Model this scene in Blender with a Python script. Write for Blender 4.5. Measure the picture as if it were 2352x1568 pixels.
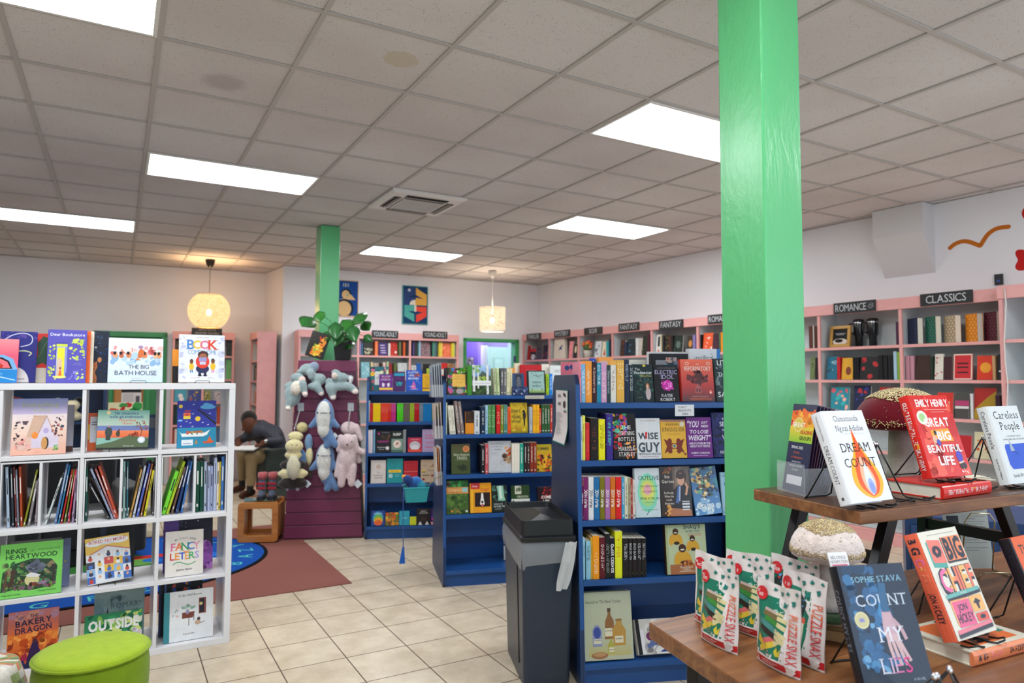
import bpy,bmesh,math,random
import numpy as np
from mathutils import Vector,Matrix,Euler
for o in list(bpy.data.objects):
 bpy.data.objects.remove(o)
SC=bpy.context.scene
COL=SC.collection
RND=random.Random(7)
PI=math.pi
# ------------------------------------------------------------------ camera, world, light, exposure
H=1.464
YAW,PITCH,ROLL,FPX=0.520537,0.0555825,0.0024897,1575.0
def _cam_axes():
 cy,sy,cp,sp=math.cos(YAW),math.sin(YAW),math.cos(PITCH),math.sin(PITCH)
 cr,sr=math.cos(ROLL),math.sin(ROLL)
 f=Vector((sy*cp,cy*cp,sp));r=Vector((cy,-sy,0));u=r.cross(f)
 return r*cr+u*sr,-r*sr+u*cr,f
CR,CU,CF=_cam_axes()
EYE=Vector((0,0,H))
cam_d=bpy.data.cameras.new('camera');cam=bpy.data.objects.new('camera',cam_d);COL.objects.link(cam)
cam_d.sensor_fit='HORIZONTAL';cam_d.sensor_width=36.0;cam_d.lens=FPX/2352*36
cam_d.clip_start=0.05;cam_d.clip_end=100
cam.matrix_world=Matrix(((CR.x,CU.x,-CF.x,0),(CR.y,CU.y,-CF.y,0),(CR.z,CU.z,-CF.z,H),(0,0,0,1)))
cam_d.dof.use_dof=True;cam_d.dof.focus_distance=2.3;cam_d.dof.aperture_fstop=3.6
SC.camera=cam
w=bpy.data.worlds.new('daylight');SC.world=w;w.use_nodes=True
_bg=w.node_tree.nodes['Background']
_bg.inputs[0].default_value=(0.74,0.87,1.0,1);_bg.inputs[1].default_value=2.1
LAMP=20.0
_al=bpy.data.lights.new('shop_window_daylight','AREA');_al.shape='RECTANGLE';_al.size=7.4;_al.size_y=2.1
_al.cycles.is_portal=True
_ao=bpy.data.objects.new('shop_window_daylight',_al);COL.objects.link(_ao)
_ao.location=(2.5,-1.76,1.6);_ao.rotation_euler=(PI/2,0,0)
SC.view_settings.view_transform='Standard';SC.view_settings.look='None'
SC.view_settings.exposure=0.18;SC.view_settings.gamma=1.0;SC.view_settings.use_curve_mapping=False
# ------------------------------------------------------------------ photograph -> place
def ray(u,v):
 return CR*((u-1176)/FPX)+CU*((784-v)/FPX)+CF
def onz(u,v,z):
 d=ray(u,v);return EYE+d*((z-H)/d.z)
def ony(u,v,y):
 d=ray(u,v);return EYE+d*(y/d.y)
def onx(u,v,x):
 d=ray(u,v);return EYE+d*(x/d.x)
def atd(u,v,dep):
 return EYE+ray(u,v)*dep
def onpl(u,v,p,n):
 d=ray(u,v);return EYE+d*((Vector(p)-EYE).dot(n)/d.dot(n))
class Fr:
 """a piece of furniture's own frame: s along its front, y away from the viewer, z up"""
 def __init__(s,x,y,ang,z=0.0):
  a=math.radians(ang)
  s.o=Vector((x,y,z));s.d=Vector((math.cos(a),math.sin(a),0));s.b=Vector((-s.d.y,s.d.x,0));s.ang=a
 def at(s,u,v,y=0.0):
  X=onpl(u,v,s.o+s.b*y,s.b)-s.o
  return X.dot(s.d),X.z
 def P(s,a,y,z):
  return s.o+s.d*a+s.b*y+Vector((0,0,z))
 def M(s,a,y,z):
  return Matrix.Translation(s.P(a,y,z))@Matrix.Rotation(s.ang,4,'Z')
# ------------------------------------------------------------------ colour
def lin(c):
 return c/12.92 if c<=0.04045 else((c+0.055)/1.055)**2.4
def C(c):
 if isinstance(c,str):
  c=c.lstrip('#');return tuple(lin(int(c[i:i+2],16)/255)for i in(0,2,4))+(1.0,)
 return tuple(c)if len(c)==4 else tuple(c)+(1.0,)
_NAMED=dict(white='f0f0ec',cream='e6dfc4',black='17171b',grey='8a8a8c',charcoal='3c3c42',navy='1d2f55',blue='2c64b4',teal='1f8d8d',green='3f8a3c',lime='9ad82a',olive='7c7a2c',yellow='f0d52a',gold='d8a02c',orange='ee7d2a',red='cf2229',maroon='5c1824',pink='ec94a8',magenta='b8287c',purple='6c2f80',lilac='b49ac8',brown='5a3c2c',tan='b49a78',silver='b4bcc4')
_NAMED['pale blue']='a8c8e0';_NAMED['dark green']='15503c';_NAMED['pale green']='bcd0a0'
_NAMED={k:C(v)for k,v in _NAMED.items()}
def cname(c):
 c=C(c);g=lambda q:[x**(1/2.2)for x in q[:3]]
 return min(_NAMED,key=lambda k:sum((a-b)**2 for a,b in zip(g(_NAMED[k]),g(c))))
# ------------------------------------------------------------------ materials (all node based; the paint colour is stored on the mesh faces)
def newmat(name):
 m=bpy.data.materials.new(name);m.use_nodes=True
 nt=m.node_tree;b=nt.nodes['Principled BSDF']
 return m,nt,b
def N(nt,t,**k):
 n=nt.nodes.new(t)
 for a,v in k.items():setattr(n,a,v)
 return n
def paintmat(name,rough=0.5,spec=0.5,metal=0.0,vary=0.06,scale=40.0,bump=0.0,bscale=200.0,coat=0.0,sheen=0.0,trans=0.0,sss=0.0):
 m,nt,b=newmat(name);L=nt.links
 at=N(nt,'ShaderNodeAttribute',attribute_name='Col')
 tc=N(nt,'ShaderNodeTexCoord')
 nz=N(nt,'ShaderNodeTexNoise');nz.inputs['Scale'].default_value=scale;nz.inputs['Detail'].default_value=3
 L.new(tc.outputs['Object'],nz.inputs['Vector'])
 mr=N(nt,'ShaderNodeMapRange');mr.inputs[1].default_value=.25;mr.inputs[2].default_value=.75
 mr.inputs[3].default_value=1-vary;mr.inputs[4].default_value=1+vary
 L.new(nz.outputs['Fac'],mr.inputs[0])
 vm=N(nt,'ShaderNodeVectorMath',operation='SCALE')
 L.new(at.outputs['Color'],vm.inputs[0]);L.new(mr.outputs[0],vm.inputs['Scale'])
 L.new(vm.outputs[0],b.inputs['Base Color'])
 b.inputs['Roughness'].default_value=rough;b.inputs['Metallic'].default_value=metal
 b.inputs['Specular IOR Level'].default_value=spec;b.inputs['Coat Weight'].default_value=coat;b.inputs['Coat Roughness'].default_value=.15
 b.inputs['Sheen Weight'].default_value=sheen
 if bump:
  n2=N(nt,'ShaderNodeTexNoise');n2.inputs['Scale'].default_value=bscale;n2.inputs['Detail'].default_value=4
  L.new(tc.outputs['Object'],n2.inputs['Vector'])
  bp=N(nt,'ShaderNodeBump');bp.inputs['Strength'].default_value=bump;bp.inputs['Distance'].default_value=.004
  L.new(n2.outputs['Fac'],bp.inputs['Height']);L.new(bp.outputs[0],b.inputs['Normal'])
 return m
MAT=dict(paper=paintmat('uncoated_paper',.75,.3,vary=.04,scale=60),cover=paintmat('printed_cover',.45,.3,vary=.05,scale=25),gloss=paintmat('glossy_jacket',.22,.5,vary=.03,scale=25),paint=paintmat('painted_wood',.38,.45,vary=.05,scale=9,bump=.12,bscale=35),lac=paintmat('white_laminate',.30,.45,vary=.015,scale=4),plas=paintmat('moulded_plastic',.36,.45,vary=.05,scale=30,bump=.05,bscale=300),
 fab=paintmat('woven_fabric',
 .85,
 .2,
 vary=.12,
 scale=120,
 bump=.4,
 bscale=500,
 sheen=.3),
 plush=paintmat('plush_fur',
 .95,
 .1,
 vary=.16,
 scale=60,
 bump=.9,
 bscale=160,
 sheen=.6),
 velvet=paintmat('velvet',
 .75,
 .1,
 vary=.08,
 scale=30,
 sheen=.15,
 bump=.1,
 bscale=400),
 skin=paintmat('skin_and_cloth',
 .6,
 .3,
 vary=.08,
 scale=40),
 wire=paintmat('black_wire',
 .35,
 .5,
 metal=.3,
 vary=.0),
 chrome=paintmat('chrome',
 .15,
 .5,
 metal=1.0,
 vary=.0),
 brass=paintmat('brass',
 .28,
 .5,
 metal=1.0,
 vary=.0),
 leaf=paintmat('waxy_leaf',
 .30,
 .5,
 vary=.25,
 scale=14),
 plaster=paintmat('painted_wall',
 .6,
 .3,
 vary=.02,
 scale=2.0,
 bump=.06,
 bscale=60),
 cer=paintmat('glazed_ceramic',
 .2,
 .5,
 vary=.05),
 carpet=paintmat('carpet_pile',
 .95,
 .1,
 vary=.22,
 scale=160,
 bump=.5,
 bscale=400),
 )
def glassmat(name,col=(1,1,1),alpha=.12,rough=.05):
 m,nt,b=newmat(name)
 b.inputs['Base Color'].default_value=C(col);b.inputs['Roughness'].default_value=rough
 b.inputs['Alpha'].default_value=alpha;b.inputs['Specular IOR Level'].default_value=.6
 return m
MAT['acrylic']=glassmat('clear_acrylic',(.9,.95,1),.14)
MAT['film']=glassmat('clear_plastic_film',(.86,.89,.93),.22,.16)
MAT['pane']=glassmat('window_glass',(1,1,1),.04)
def glow(name,col,strength,ribs=0):
 m,nt,b=newmat(name);L=nt.links
 b.inputs['Base Color'].default_value=C(col);b.inputs['Roughness'].default_value=.6
 b.inputs['Emission Color'].default_value=C(col);b.inputs['Emission Strength'].default_value=strength
 return m
MAT['panel']=glow('light_diffuser',(.93,.975,1.0),LAMP)
def ceilingmat():
 m,nt,b=newmat('mineral_ceiling_tile');L=nt.links
 tc=N(nt,'ShaderNodeTexCoord')
 vo=N(nt,'ShaderNodeTexVoronoi');vo.inputs['Scale'].default_value=95;vo.inputs['Randomness'].default_value=1
 L.new(tc.outputs['Object'],vo.inputs['Vector'])
 nz=N(nt,'ShaderNodeTexNoise');nz.inputs['Scale'].default_value=26;nz.inputs['Detail'].default_value=4
 L.new(tc.outputs['Object'],nz.inputs['Vector'])
 lt=N(nt,'ShaderNodeMath',operation='MULTIPLY_ADD');lt.inputs[1].default_value=.42;lt.inputs[2].default_value=-.055
 L.new(nz.outputs['Fac'],lt.inputs[0])
 cmp_=N(nt,'ShaderNodeMath',operation='LESS_THAN');L.new(vo.outputs['Distance'],cmp_.inputs[0]);L.new(lt.outputs[0],cmp_.inputs[1])
 n3=N(nt,'ShaderNodeTexNoise');n3.inputs['Scale'].default_value=.9;n3.inputs['Detail'].default_value=2
 L.new(tc.outputs['Object'],n3.inputs['Vector'])
 rp=N(nt,'ShaderNodeValToRGB');rp.color_ramp.elements[0].color=C('cbc4c1');rp.color_ramp.elements[1].color=C('d8d3d1')
 rp.color_ramp.elements[0].position=.35;rp.color_ramp.elements[1].position=.65
 L.new(n3.outputs['Fac'],rp.inputs[0])
 mx=N(nt,'ShaderNodeMixRGB');mx.inputs[2].default_value=C('8f8680')
 L.new(cmp_.outputs[0],mx.inputs[0]);L.new(rp.outputs[0],mx.inputs[1])
 sep=tc.outputs['Object']
 last=mx.outputs[0]
 for(cx,cy,r,col,rim)in((STAIN[0].x,STAIN[0].y,.085,'c4b8a4',.012),(STAIN[1].x,STAIN[1].y,.08,'b4aaa8',.05)):
  d=N(nt,'ShaderNodeVectorMath',operation='DISTANCE');d.inputs[1].default_value=(cx,cy,3.048)
  n4=N(nt,'ShaderNodeTexNoise');n4.inputs['Scale'].default_value=20
  L.new(sep,n4.inputs['Vector']);L.new(sep,d.inputs[0])
  ad=N(nt,'ShaderNodeMath',operation='MULTIPLY_ADD');ad.inputs[1].default_value=.05
  L.new(n4.outputs['Fac'],ad.inputs[0]);L.new(d.outputs['Value'],ad.inputs[2])
  mr=N(nt,'ShaderNodeMapRange');mr.inputs[1].default_value=r+.02;mr.inputs[2].default_value=r+.02+rim;mr.inputs[3].default_value=.8;mr.inputs[4].default_value=0
  L.new(ad.outputs[0],mr.inputs[0])
  m2=N(nt,'ShaderNodeMixRGB');m2.inputs[2].default_value=C(col)
  L.new(mr.outputs[0],m2.inputs[0]);L.new(last,m2.inputs[1]);last=m2.outputs[0]
 L.new(last,b.inputs['Base Color']);b.inputs['Roughness'].default_value=.9;b.inputs['Specular IOR Level'].default_value=.1
 bp=N(nt,'ShaderNodeBump');bp.inputs['Strength'].default_value=.5;bp.inputs['Distance'].default_value=.004;bp.invert=True
 L.new(cmp_.outputs[0],bp.inputs['Height']);L.new(bp.outputs[0],b.inputs['Normal'])
 return m
STAIN=(onz(920,139,3.048),onz(515,192,3.048))
MAT['ceil']=ceilingmat()
def tilemat():
 m,nt,b=newmat('beige_floor_tile');L=nt.links
 tc=N(nt,'ShaderNodeTexCoord');mp=N(nt,'ShaderNodeMapping')
 T=.3343
 mp.inputs['Location'].default_value=(-1.0868%T,-3.642%T,0)
 L.new(tc.outputs['Object'],mp.inputs['Vector'])
 br=N(nt,'ShaderNodeTexBrick');br.offset=0;br.squash=1
 br.inputs['Scale'].default_value=1;br.inputs['Brick Width'].default_value=T;br.inputs['Row Height'].default_value=T
 br.inputs['Mortar Size'].default_value=.0034;br.inputs['Mortar Smooth'].default_value=.1;br.inputs['Bias'].default_value=0
 br.inputs['Color1'].default_value=C('d3c3ac');br.inputs['Color2'].default_value=C('dacbb4');br.inputs['Mortar'].default_value=C('6b5a4a')
 L.new(mp.outputs[0],br.inputs['Vector'])
 nz=N(nt,'ShaderNodeTexNoise');nz.inputs['Scale'].default_value=7;nz.inputs['Detail'].default_value=6;nz.inputs['Roughness'].default_value=.65
 L.new(tc.outputs['Object'],nz.inputs['Vector'])
 rp=N(nt,'ShaderNodeValToRGB');rp.color_ramp.elements[0].color=C('bcaf9c');rp.color_ramp.elements[1].color=C('ffffff')
 rp.color_ramp.elements[0].position=.25;rp.color_ramp.elements[1].position=.62
 L.new(nz.outputs['Fac'],rp.inputs[0])
 mu=N(nt,'ShaderNodeMixRGB',blend_type='MULTIPLY');mu.inputs[0].default_value=.55
 L.new(br.outputs['Color'],mu.inputs[1]);L.new(rp.outputs[0],mu.inputs[2]);L.new(mu.outputs[0],b.inputs['Base Color'])
 mr=N(nt,'ShaderNodeMapRange');mr.inputs[3].default_value=.32;mr.inputs[4].default_value=.8
 L.new(br.outputs['Fac'],mr.inputs[0]);L.new(mr.outputs[0],b.inputs['Roughness'])
 bp=N(nt,'ShaderNodeBump');bp.inputs['Strength'].default_value=.5;bp.inputs['Distance'].default_value=.003;bp.invert=True
 L.new(br.outputs['Fac'],bp.inputs['Height']);L.new(bp.outputs[0],b.inputs['Normal'])
 return m
MAT['tile']=tilemat()
def woodmat(name,cols,axis=0,scale=1.0,rough=.45,plank=0.0):
 m,nt,b=newmat(name);L=nt.links
 tc=N(nt,'ShaderNodeTexCoord');mp=N(nt,'ShaderNodeMapping')
 s=[14*scale]*3;s[axis]=1.1*scale;mp.inputs['Scale'].default_value=s
 L.new(tc.outputs['Object'],mp.inputs['Vector'])
 nz=N(nt,'ShaderNodeTexNoise');nz.inputs['Scale'].default_value=1.6;nz.inputs['Detail'].default_value=7;nz.inputs['Roughness'].default_value=.6;nz.inputs['Distortion'].default_value=.7
 L.new(mp.outputs[0],nz.inputs['Vector'])
 rp=N(nt,'ShaderNodeValToRGB');e=rp.color_ramp.elements
 e[0].position=.3;e[0].color=C(cols[0]);e[1].position=.72;e[1].color=C(cols[2])
 x=e.new(.5);x.color=C(cols[1])
 L.new(nz.outputs['Fac'],rp.inputs[0]);out=rp.outputs[0]
 if plank:
  br=N(nt,'ShaderNodeTexBrick');br.offset=.37;br.inputs['Scale'].default_value=1
  br.inputs['Brick Width'].default_value=1.3 if axis==0 else plank;br.inputs['Row Height'].default_value=plank if axis==0 else 1.3
  br.inputs['Mortar Size'].default_value=.0012;br.inputs['Bias'].default_value=0
  br.inputs['Color1'].default_value=(1,1,1,1);br.inputs['Color2'].default_value=(.62,.55,.5,1);br.inputs['Mortar'].default_value=(.25,.2,.17,1)
  L.new(tc.outputs['Object'],br.inputs['Vector'])
  mu=N(nt,'ShaderNodeMixRGB',blend_type='MULTIPLY');mu.inputs[0].default_value=.85
  L.new(out,mu.inputs[1]);L.new(br.outputs['Color'],mu.inputs[2]);out=mu.outputs[0]
 L.new(out,b.inputs['Base Color']);b.inputs['Roughness'].default_value=rough
 bp=N(nt,'ShaderNodeBump');bp.inputs['Strength'].default_value=.25;bp.inputs['Distance'].default_value=.002
 L.new(nz.outputs['Fac'],bp.inputs['Height']);L.new(bp.outputs[0],b.inputs['Normal'])
 return m
MAT['table']=woodmat('reclaimed_table_wood',('54301a','80502c','9c6c40'),0,1.0,.42,.14)
MAT['tabledark']=woodmat('dark_stained_table_wood',('3f2a20','5e4132','7a583f'),0,1.0,.40,.13)
MAT['edge']=woodmat('table_edge_wood',('5a3720','7f4f2c','9c6a3e'),0,1.4,.4)
MAT['oak']=woodmat('honey_oak',('a8642c','bd7838','cc8a48'),0,1.2,.35)
def postmat():
 m,nt,b=newmat('green_gloss_post_paint');L=nt.links
 tc=N(nt,'ShaderNodeTexCoord')
 b.inputs['Base Color'].default_value=C('58b876');b.inputs['Roughness'].default_value=.3;b.inputs['Coat Weight'].default_value=.5;b.inputs['Coat Roughness'].default_value=.25
 n1=N(nt,'ShaderNodeTexNoise');n1.inputs['Scale'].default_value=9;n1.inputs['Detail'].default_value=8;n1.inputs['Roughness'].default_value=.62;n1.inputs['Distortion'].default_value=.6
 mp=N(nt,'ShaderNodeMapping');mp.inputs['Scale'].default_value=(1,1,.35)
 L.new(tc.outputs['Object'],mp.inputs['Vector']);L.new(mp.outputs[0],n1.inputs['Vector'])
 n2=N(nt,'ShaderNodeTexNoise');n2.inputs['Scale'].default_value=60;n2.inputs['Detail'].default_value=3
 L.new(mp.outputs[0],n2.inputs['Vector'])
 ad=N(nt,'ShaderNodeMath',operation='MULTIPLY_ADD');ad.inputs[1].default_value=.18
 L.new(n2.outputs['Fac'],ad.inputs[0]);L.new(n1.outputs['Fac'],ad.inputs[2])
 bp=N(nt,'ShaderNodeBump');bp.inputs['Strength'].default_value=.55;bp.inputs['Distance'].default_value=.010
 L.new(ad.outputs[0],bp.inputs['Height']);L.new(bp.outputs[0],b.inputs['Normal'])
 return m
MAT['post']=postmat()
def glittermat(name,a,bcol):
 m,nt,b=newmat(name);L=nt.links
 tc=N(nt,'ShaderNodeTexCoord');vo=N(nt,'ShaderNodeTexVoronoi');vo.inputs['Scale'].default_value=260
 L.new(tc.outputs['Object'],vo.inputs['Vector'])
 rp=N(nt,'ShaderNodeValToRGB');rp.color_ramp.elements[0].color=C(a);rp.color_ramp.elements[1].color=C(bcol)
 L.new(vo.outputs['Color'],rp.inputs[0]);L.new(rp.outputs[0],b.inputs['Base Color'])
 b.inputs['Metallic'].default_value=.85;b.inputs['Roughness'].default_value=.22
 return m
MAT['glit']=glittermat('gold_glitter','b89a68','f0e2bc')
# ------------------------------------------------------------------ mesh building
class MB:
 def __init__(s):s.v=[];s.f=[];s.c=[];s.sm=[];s.M=Matrix.Identity(4);s.flip=False
 def add(s,p):
  s.v.append(s.M@Vector(p));return len(s.v)-1
 def face(s,pts,col,smooth=False):
  i=[s.add(p)for p in pts];s.f.append(i);s.c.append(col);s.sm.append(smooth)
 def idx(s,ids,col,smooth=False):
  s.f.append(list(ids));s.c.append(col);s.sm.append(smooth)
 def box(s,a,b,col,top=None):
  x0,y0,z0=a;x1,y1,z1=b
  p=[s.add(q)for q in((x0,y0,z0),(x1,y0,z0),(x1,y1,z0),(x0,y1,z0),(x0,y0,z1),(x1,y0,z1),(x1,y1,z1),(x0,y1,z1))]
  for k,q in enumerate(((0,3,2,1),(4,5,6,7),(0,1,5,4),(1,2,6,5),(2,3,7,6),(3,0,4,7))):
   s.idx([p[i]for i in q],top if(top and k==1)else col)
 def rbox(s,a,b,r,col,n=3):
  """box with rounded vertical edges"""
  x0,y0,z0=a;x1,y1,z1=b;ring=[]
  for cx,cy,a0 in((x1-r,y1-r,0),(x0+r,y1-r,90),(x0+r,y0+r,180),(x1-r,y0+r,270)):
   for k in range(n+1):
    t=math.radians(a0+90*k/n);ring.append((cx+r*math.cos(t),cy+r*math.sin(t)))
  s.prism(ring,z0,z1,col)
 def prism(s,ring,z0,z1,col,side_smooth=False):
  n=len(ring)
  lo=[s.add((x,y,z0))for x,y in ring];hi=[s.add((x,y,z1))for x,y in ring]
  s.idx(lo[::-1],col);s.idx(hi,col)
  for k in range(n):s.idx((lo[k],lo[(k+1)%n],hi[(k+1)%n],hi[k]),col,side_smooth)
 def loft(s,rings,col,cap0=True,cap1=True,smooth=True):
  ids=[[s.add(p)for p in r]for r in rings];n=len(ids[0])
  for a,b in zip(ids,ids[1:]):
   for k in range(n):s.idx((a[k],a[(k+1)%n],b[(k+1)%n],b[k]),col,smooth)
  if cap0:s.idx(ids[0][::-1],col)
  if cap1:s.idx(ids[-1],col)
 def lathe(s,prof,col,n=24,cap=True,smooth=True,colf=None):
  rings=[[(r*math.cos(2*PI*k/n),r*math.sin(2*PI*k/n),z)for k in range(n)]for r,z in prof]
  ids=[[s.add(p)for p in r]for r in rings]
  for j,(a,b)in enumerate(zip(ids,ids[1:])):
   for k in range(n):s.idx((a[k],a[(k+1)%n],b[(k+1)%n],b[k]),colf(j,k)if colf else col,smooth)
  if cap:s.idx(ids[0][::-1],col);s.idx(ids[-1],colf(len(prof)-2,0)if colf else col)
 def tube(s,pts,r,col,n=8,closed=False,cap=True):
  P=[Vector(p)for p in pts];m=len(P);rings=[]
  up=Vector((0,0,1));prev=None
  for i,p in enumerate(P):
   if closed:t=P[(i+1)%m]-P[i-1]
   else:t=P[min(i+1,m-1)]-P[max(i-1,0)]
   t.normalize()
   if prev is None:
    a=up if abs(t.z)<.9 else Vector((1,0,0));x=t.cross(a).normalized()
   else:
    x=(prev-t*prev.dot(t)).normalized()
   prev=x;y=t.cross(x);rr=r[i]if isinstance(r,(list,tuple))else r
   rings.append([p+x*(rr*math.cos(2*PI*k/n))+y*(rr*math.sin(2*PI*k/n))for k in range(n)])
  if closed:rings.append(rings[0])
  s.loft(rings,col,cap and not closed,cap and not closed)
 def ellipsoid(s,c,r,col,nu=16,nv=10,M=None):
  old=s.M
  s.M=old@Matrix.Translation(c)@(M or Matrix.Identity(4))@Matrix.Diagonal((*r,1))if not isinstance(r,(int,float))else old@Matrix.Translation(c)@Matrix.Diagonal((r,r,r,1))
  prof=[(math.sin(PI*j/nv),-math.cos(PI*j/nv))for j in range(1,nv)]
  s.lathe(prof,col,nu);s.M=old
 def mesh(s,name):
  me=bpy.data.meshes.new(name)
  me.from_pydata([tuple(v)for v in s.v],[],s.f)
  ca=me.color_attributes.new('Col','FLOAT_COLOR','CORNER')
  buf=[]
  for f,c in zip(s.f,s.c):
   if isinstance(c,list):
    for q in c:buf.extend(C(q))
   else:
    buf.extend(C(c)*len(f))
  ca.data.foreach_set('color',buf)
  me.polygons.foreach_set('use_smooth',s.sm)
  me.update()
  return me
 def build(s,name,mat,parent=None,bevel=0.0,seg=2):
  o=bpy.data.objects.new(name,s.mesh(name));COL.objects.link(o)
  o.data.materials.append(MAT[mat]if isinstance(mat,str)else mat)
  if parent:o.parent=parent
  if bevel:
   b=o.modifiers.new('edge','BEVEL');b.width=bevel;b.segments=seg;b.limit_method='ANGLE';b.angle_limit=.7
  return o
def tag(o,label=None,cat=None,group=None,kind=None):
 if label:o['label']=label
 if cat:o['category']=cat
 if group:o['group']=group
 if kind:o['kind']=kind
 return o
def thing(name,label,cat,M=None,group=None):
 o=bpy.data.objects.new(name,None);COL.objects.link(o);o.empty_display_size=.05
 if M is not None:o.matrix_world=M
 return tag(o,label,cat,group)
def struct(o):
 o['kind']='structure';return o
def T(x,y,z):return Matrix.Translation((x,y,z))
def R(deg,ax):return Matrix.Rotation(math.radians(deg),4,ax)
# ------------------------------------------------------------------ lettering: outlines of the built-in font, kept per letter
_G={}
def _glyph(ch,bold):
 k=(ch,bold)
 if k in _G:return _G[k]
 cu=bpy.data.curves.new('g','FONT');cu.body=ch;cu.resolution_u=2;cu.offset=bold;cu.fill_mode='FRONT' if hasattr(cu,'fill_mode')else 'FRONT'
 ob=bpy.data.objects.new('g',cu);COL.objects.link(ob)
 dg=bpy.context.evaluated_depsgraph_get();ev=ob.evaluated_get(dg);me=ev.to_mesh()
 V=[(v.co.x,v.co.y)for v in me.vertices];Fc=[list(p.vertices)for p in me.polygons]
 ev.to_mesh_clear();bpy.data.objects.remove(ob);bpy.data.curves.remove(cu)
 _G[k]=(V,Fc);return _G[k]
_cap=max(y for x,y in _glyph('H',0.0)[0])
def _serifs(V,Fc):
 """horizontal stem ends at the foot and head of a letter get small bars"""
 from collections import Counter
 ec=Counter()
 for f in Fc:
  for a,b in zip(f,f[1:]+f[:1]):ec[(min(a,b),max(a,b))]+=1
 ys=[y for x,y in V];lo,hi=min(ys),max(ys);out=[]
 for y0 in(lo,hi):
  segs=[]
  for(a,b),n in ec.items():
   if n==1 and abs(V[a][1]-y0)<.004 and abs(V[b][1]-y0)<.004:
    segs.append(sorted((V[a][0],V[b][0])))
  segs.sort()
  for x0,x1 in segs:
   if x1-x0<.004:continue
   ext=.085 if x1-x0<.3 else.03
   t=.035*(1 if y0==lo else-1)
   out.append((x0-ext,x1+ext,y0,y0+t))
 return out
def textmesh(text,bold=0.0,serif=False,track=.09):
 """quads/triangles of a line of lettering, cap height 1, starting at x = 0"""
 x=0;V=[];F=[]
 for ch in text:
  if ch==' ':x+=.36;continue
  gv,gf=_glyph(ch,bold)
  if not gv:continue
  x0=min(p[0]for p in gv)/_cap;x1=max(p[0]for p in gv)/_cap;b=len(V)
  pad=.05 if serif else 0
  V+=[(p[0]/_cap-x0+x+pad,p[1]/_cap)for p in gv];F+=[[i+b for i in f]for f in gf]
  if serif and ch.isalnum():
   for a0,a1,b0,b1 in _serifs(gv,gf):
    b=len(V);q=lambda a:a/_cap-x0+x+pad
    V+=[(q(a0),b0/_cap),(q(a1),b0/_cap),(q(a1),b1/_cap),(q(a0),b1/_cap)];F.append([b,b+1,b+2,b+3])
  x+=x1-x0+track+2*pad
 return V,F,max(x-track,.01)
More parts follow.
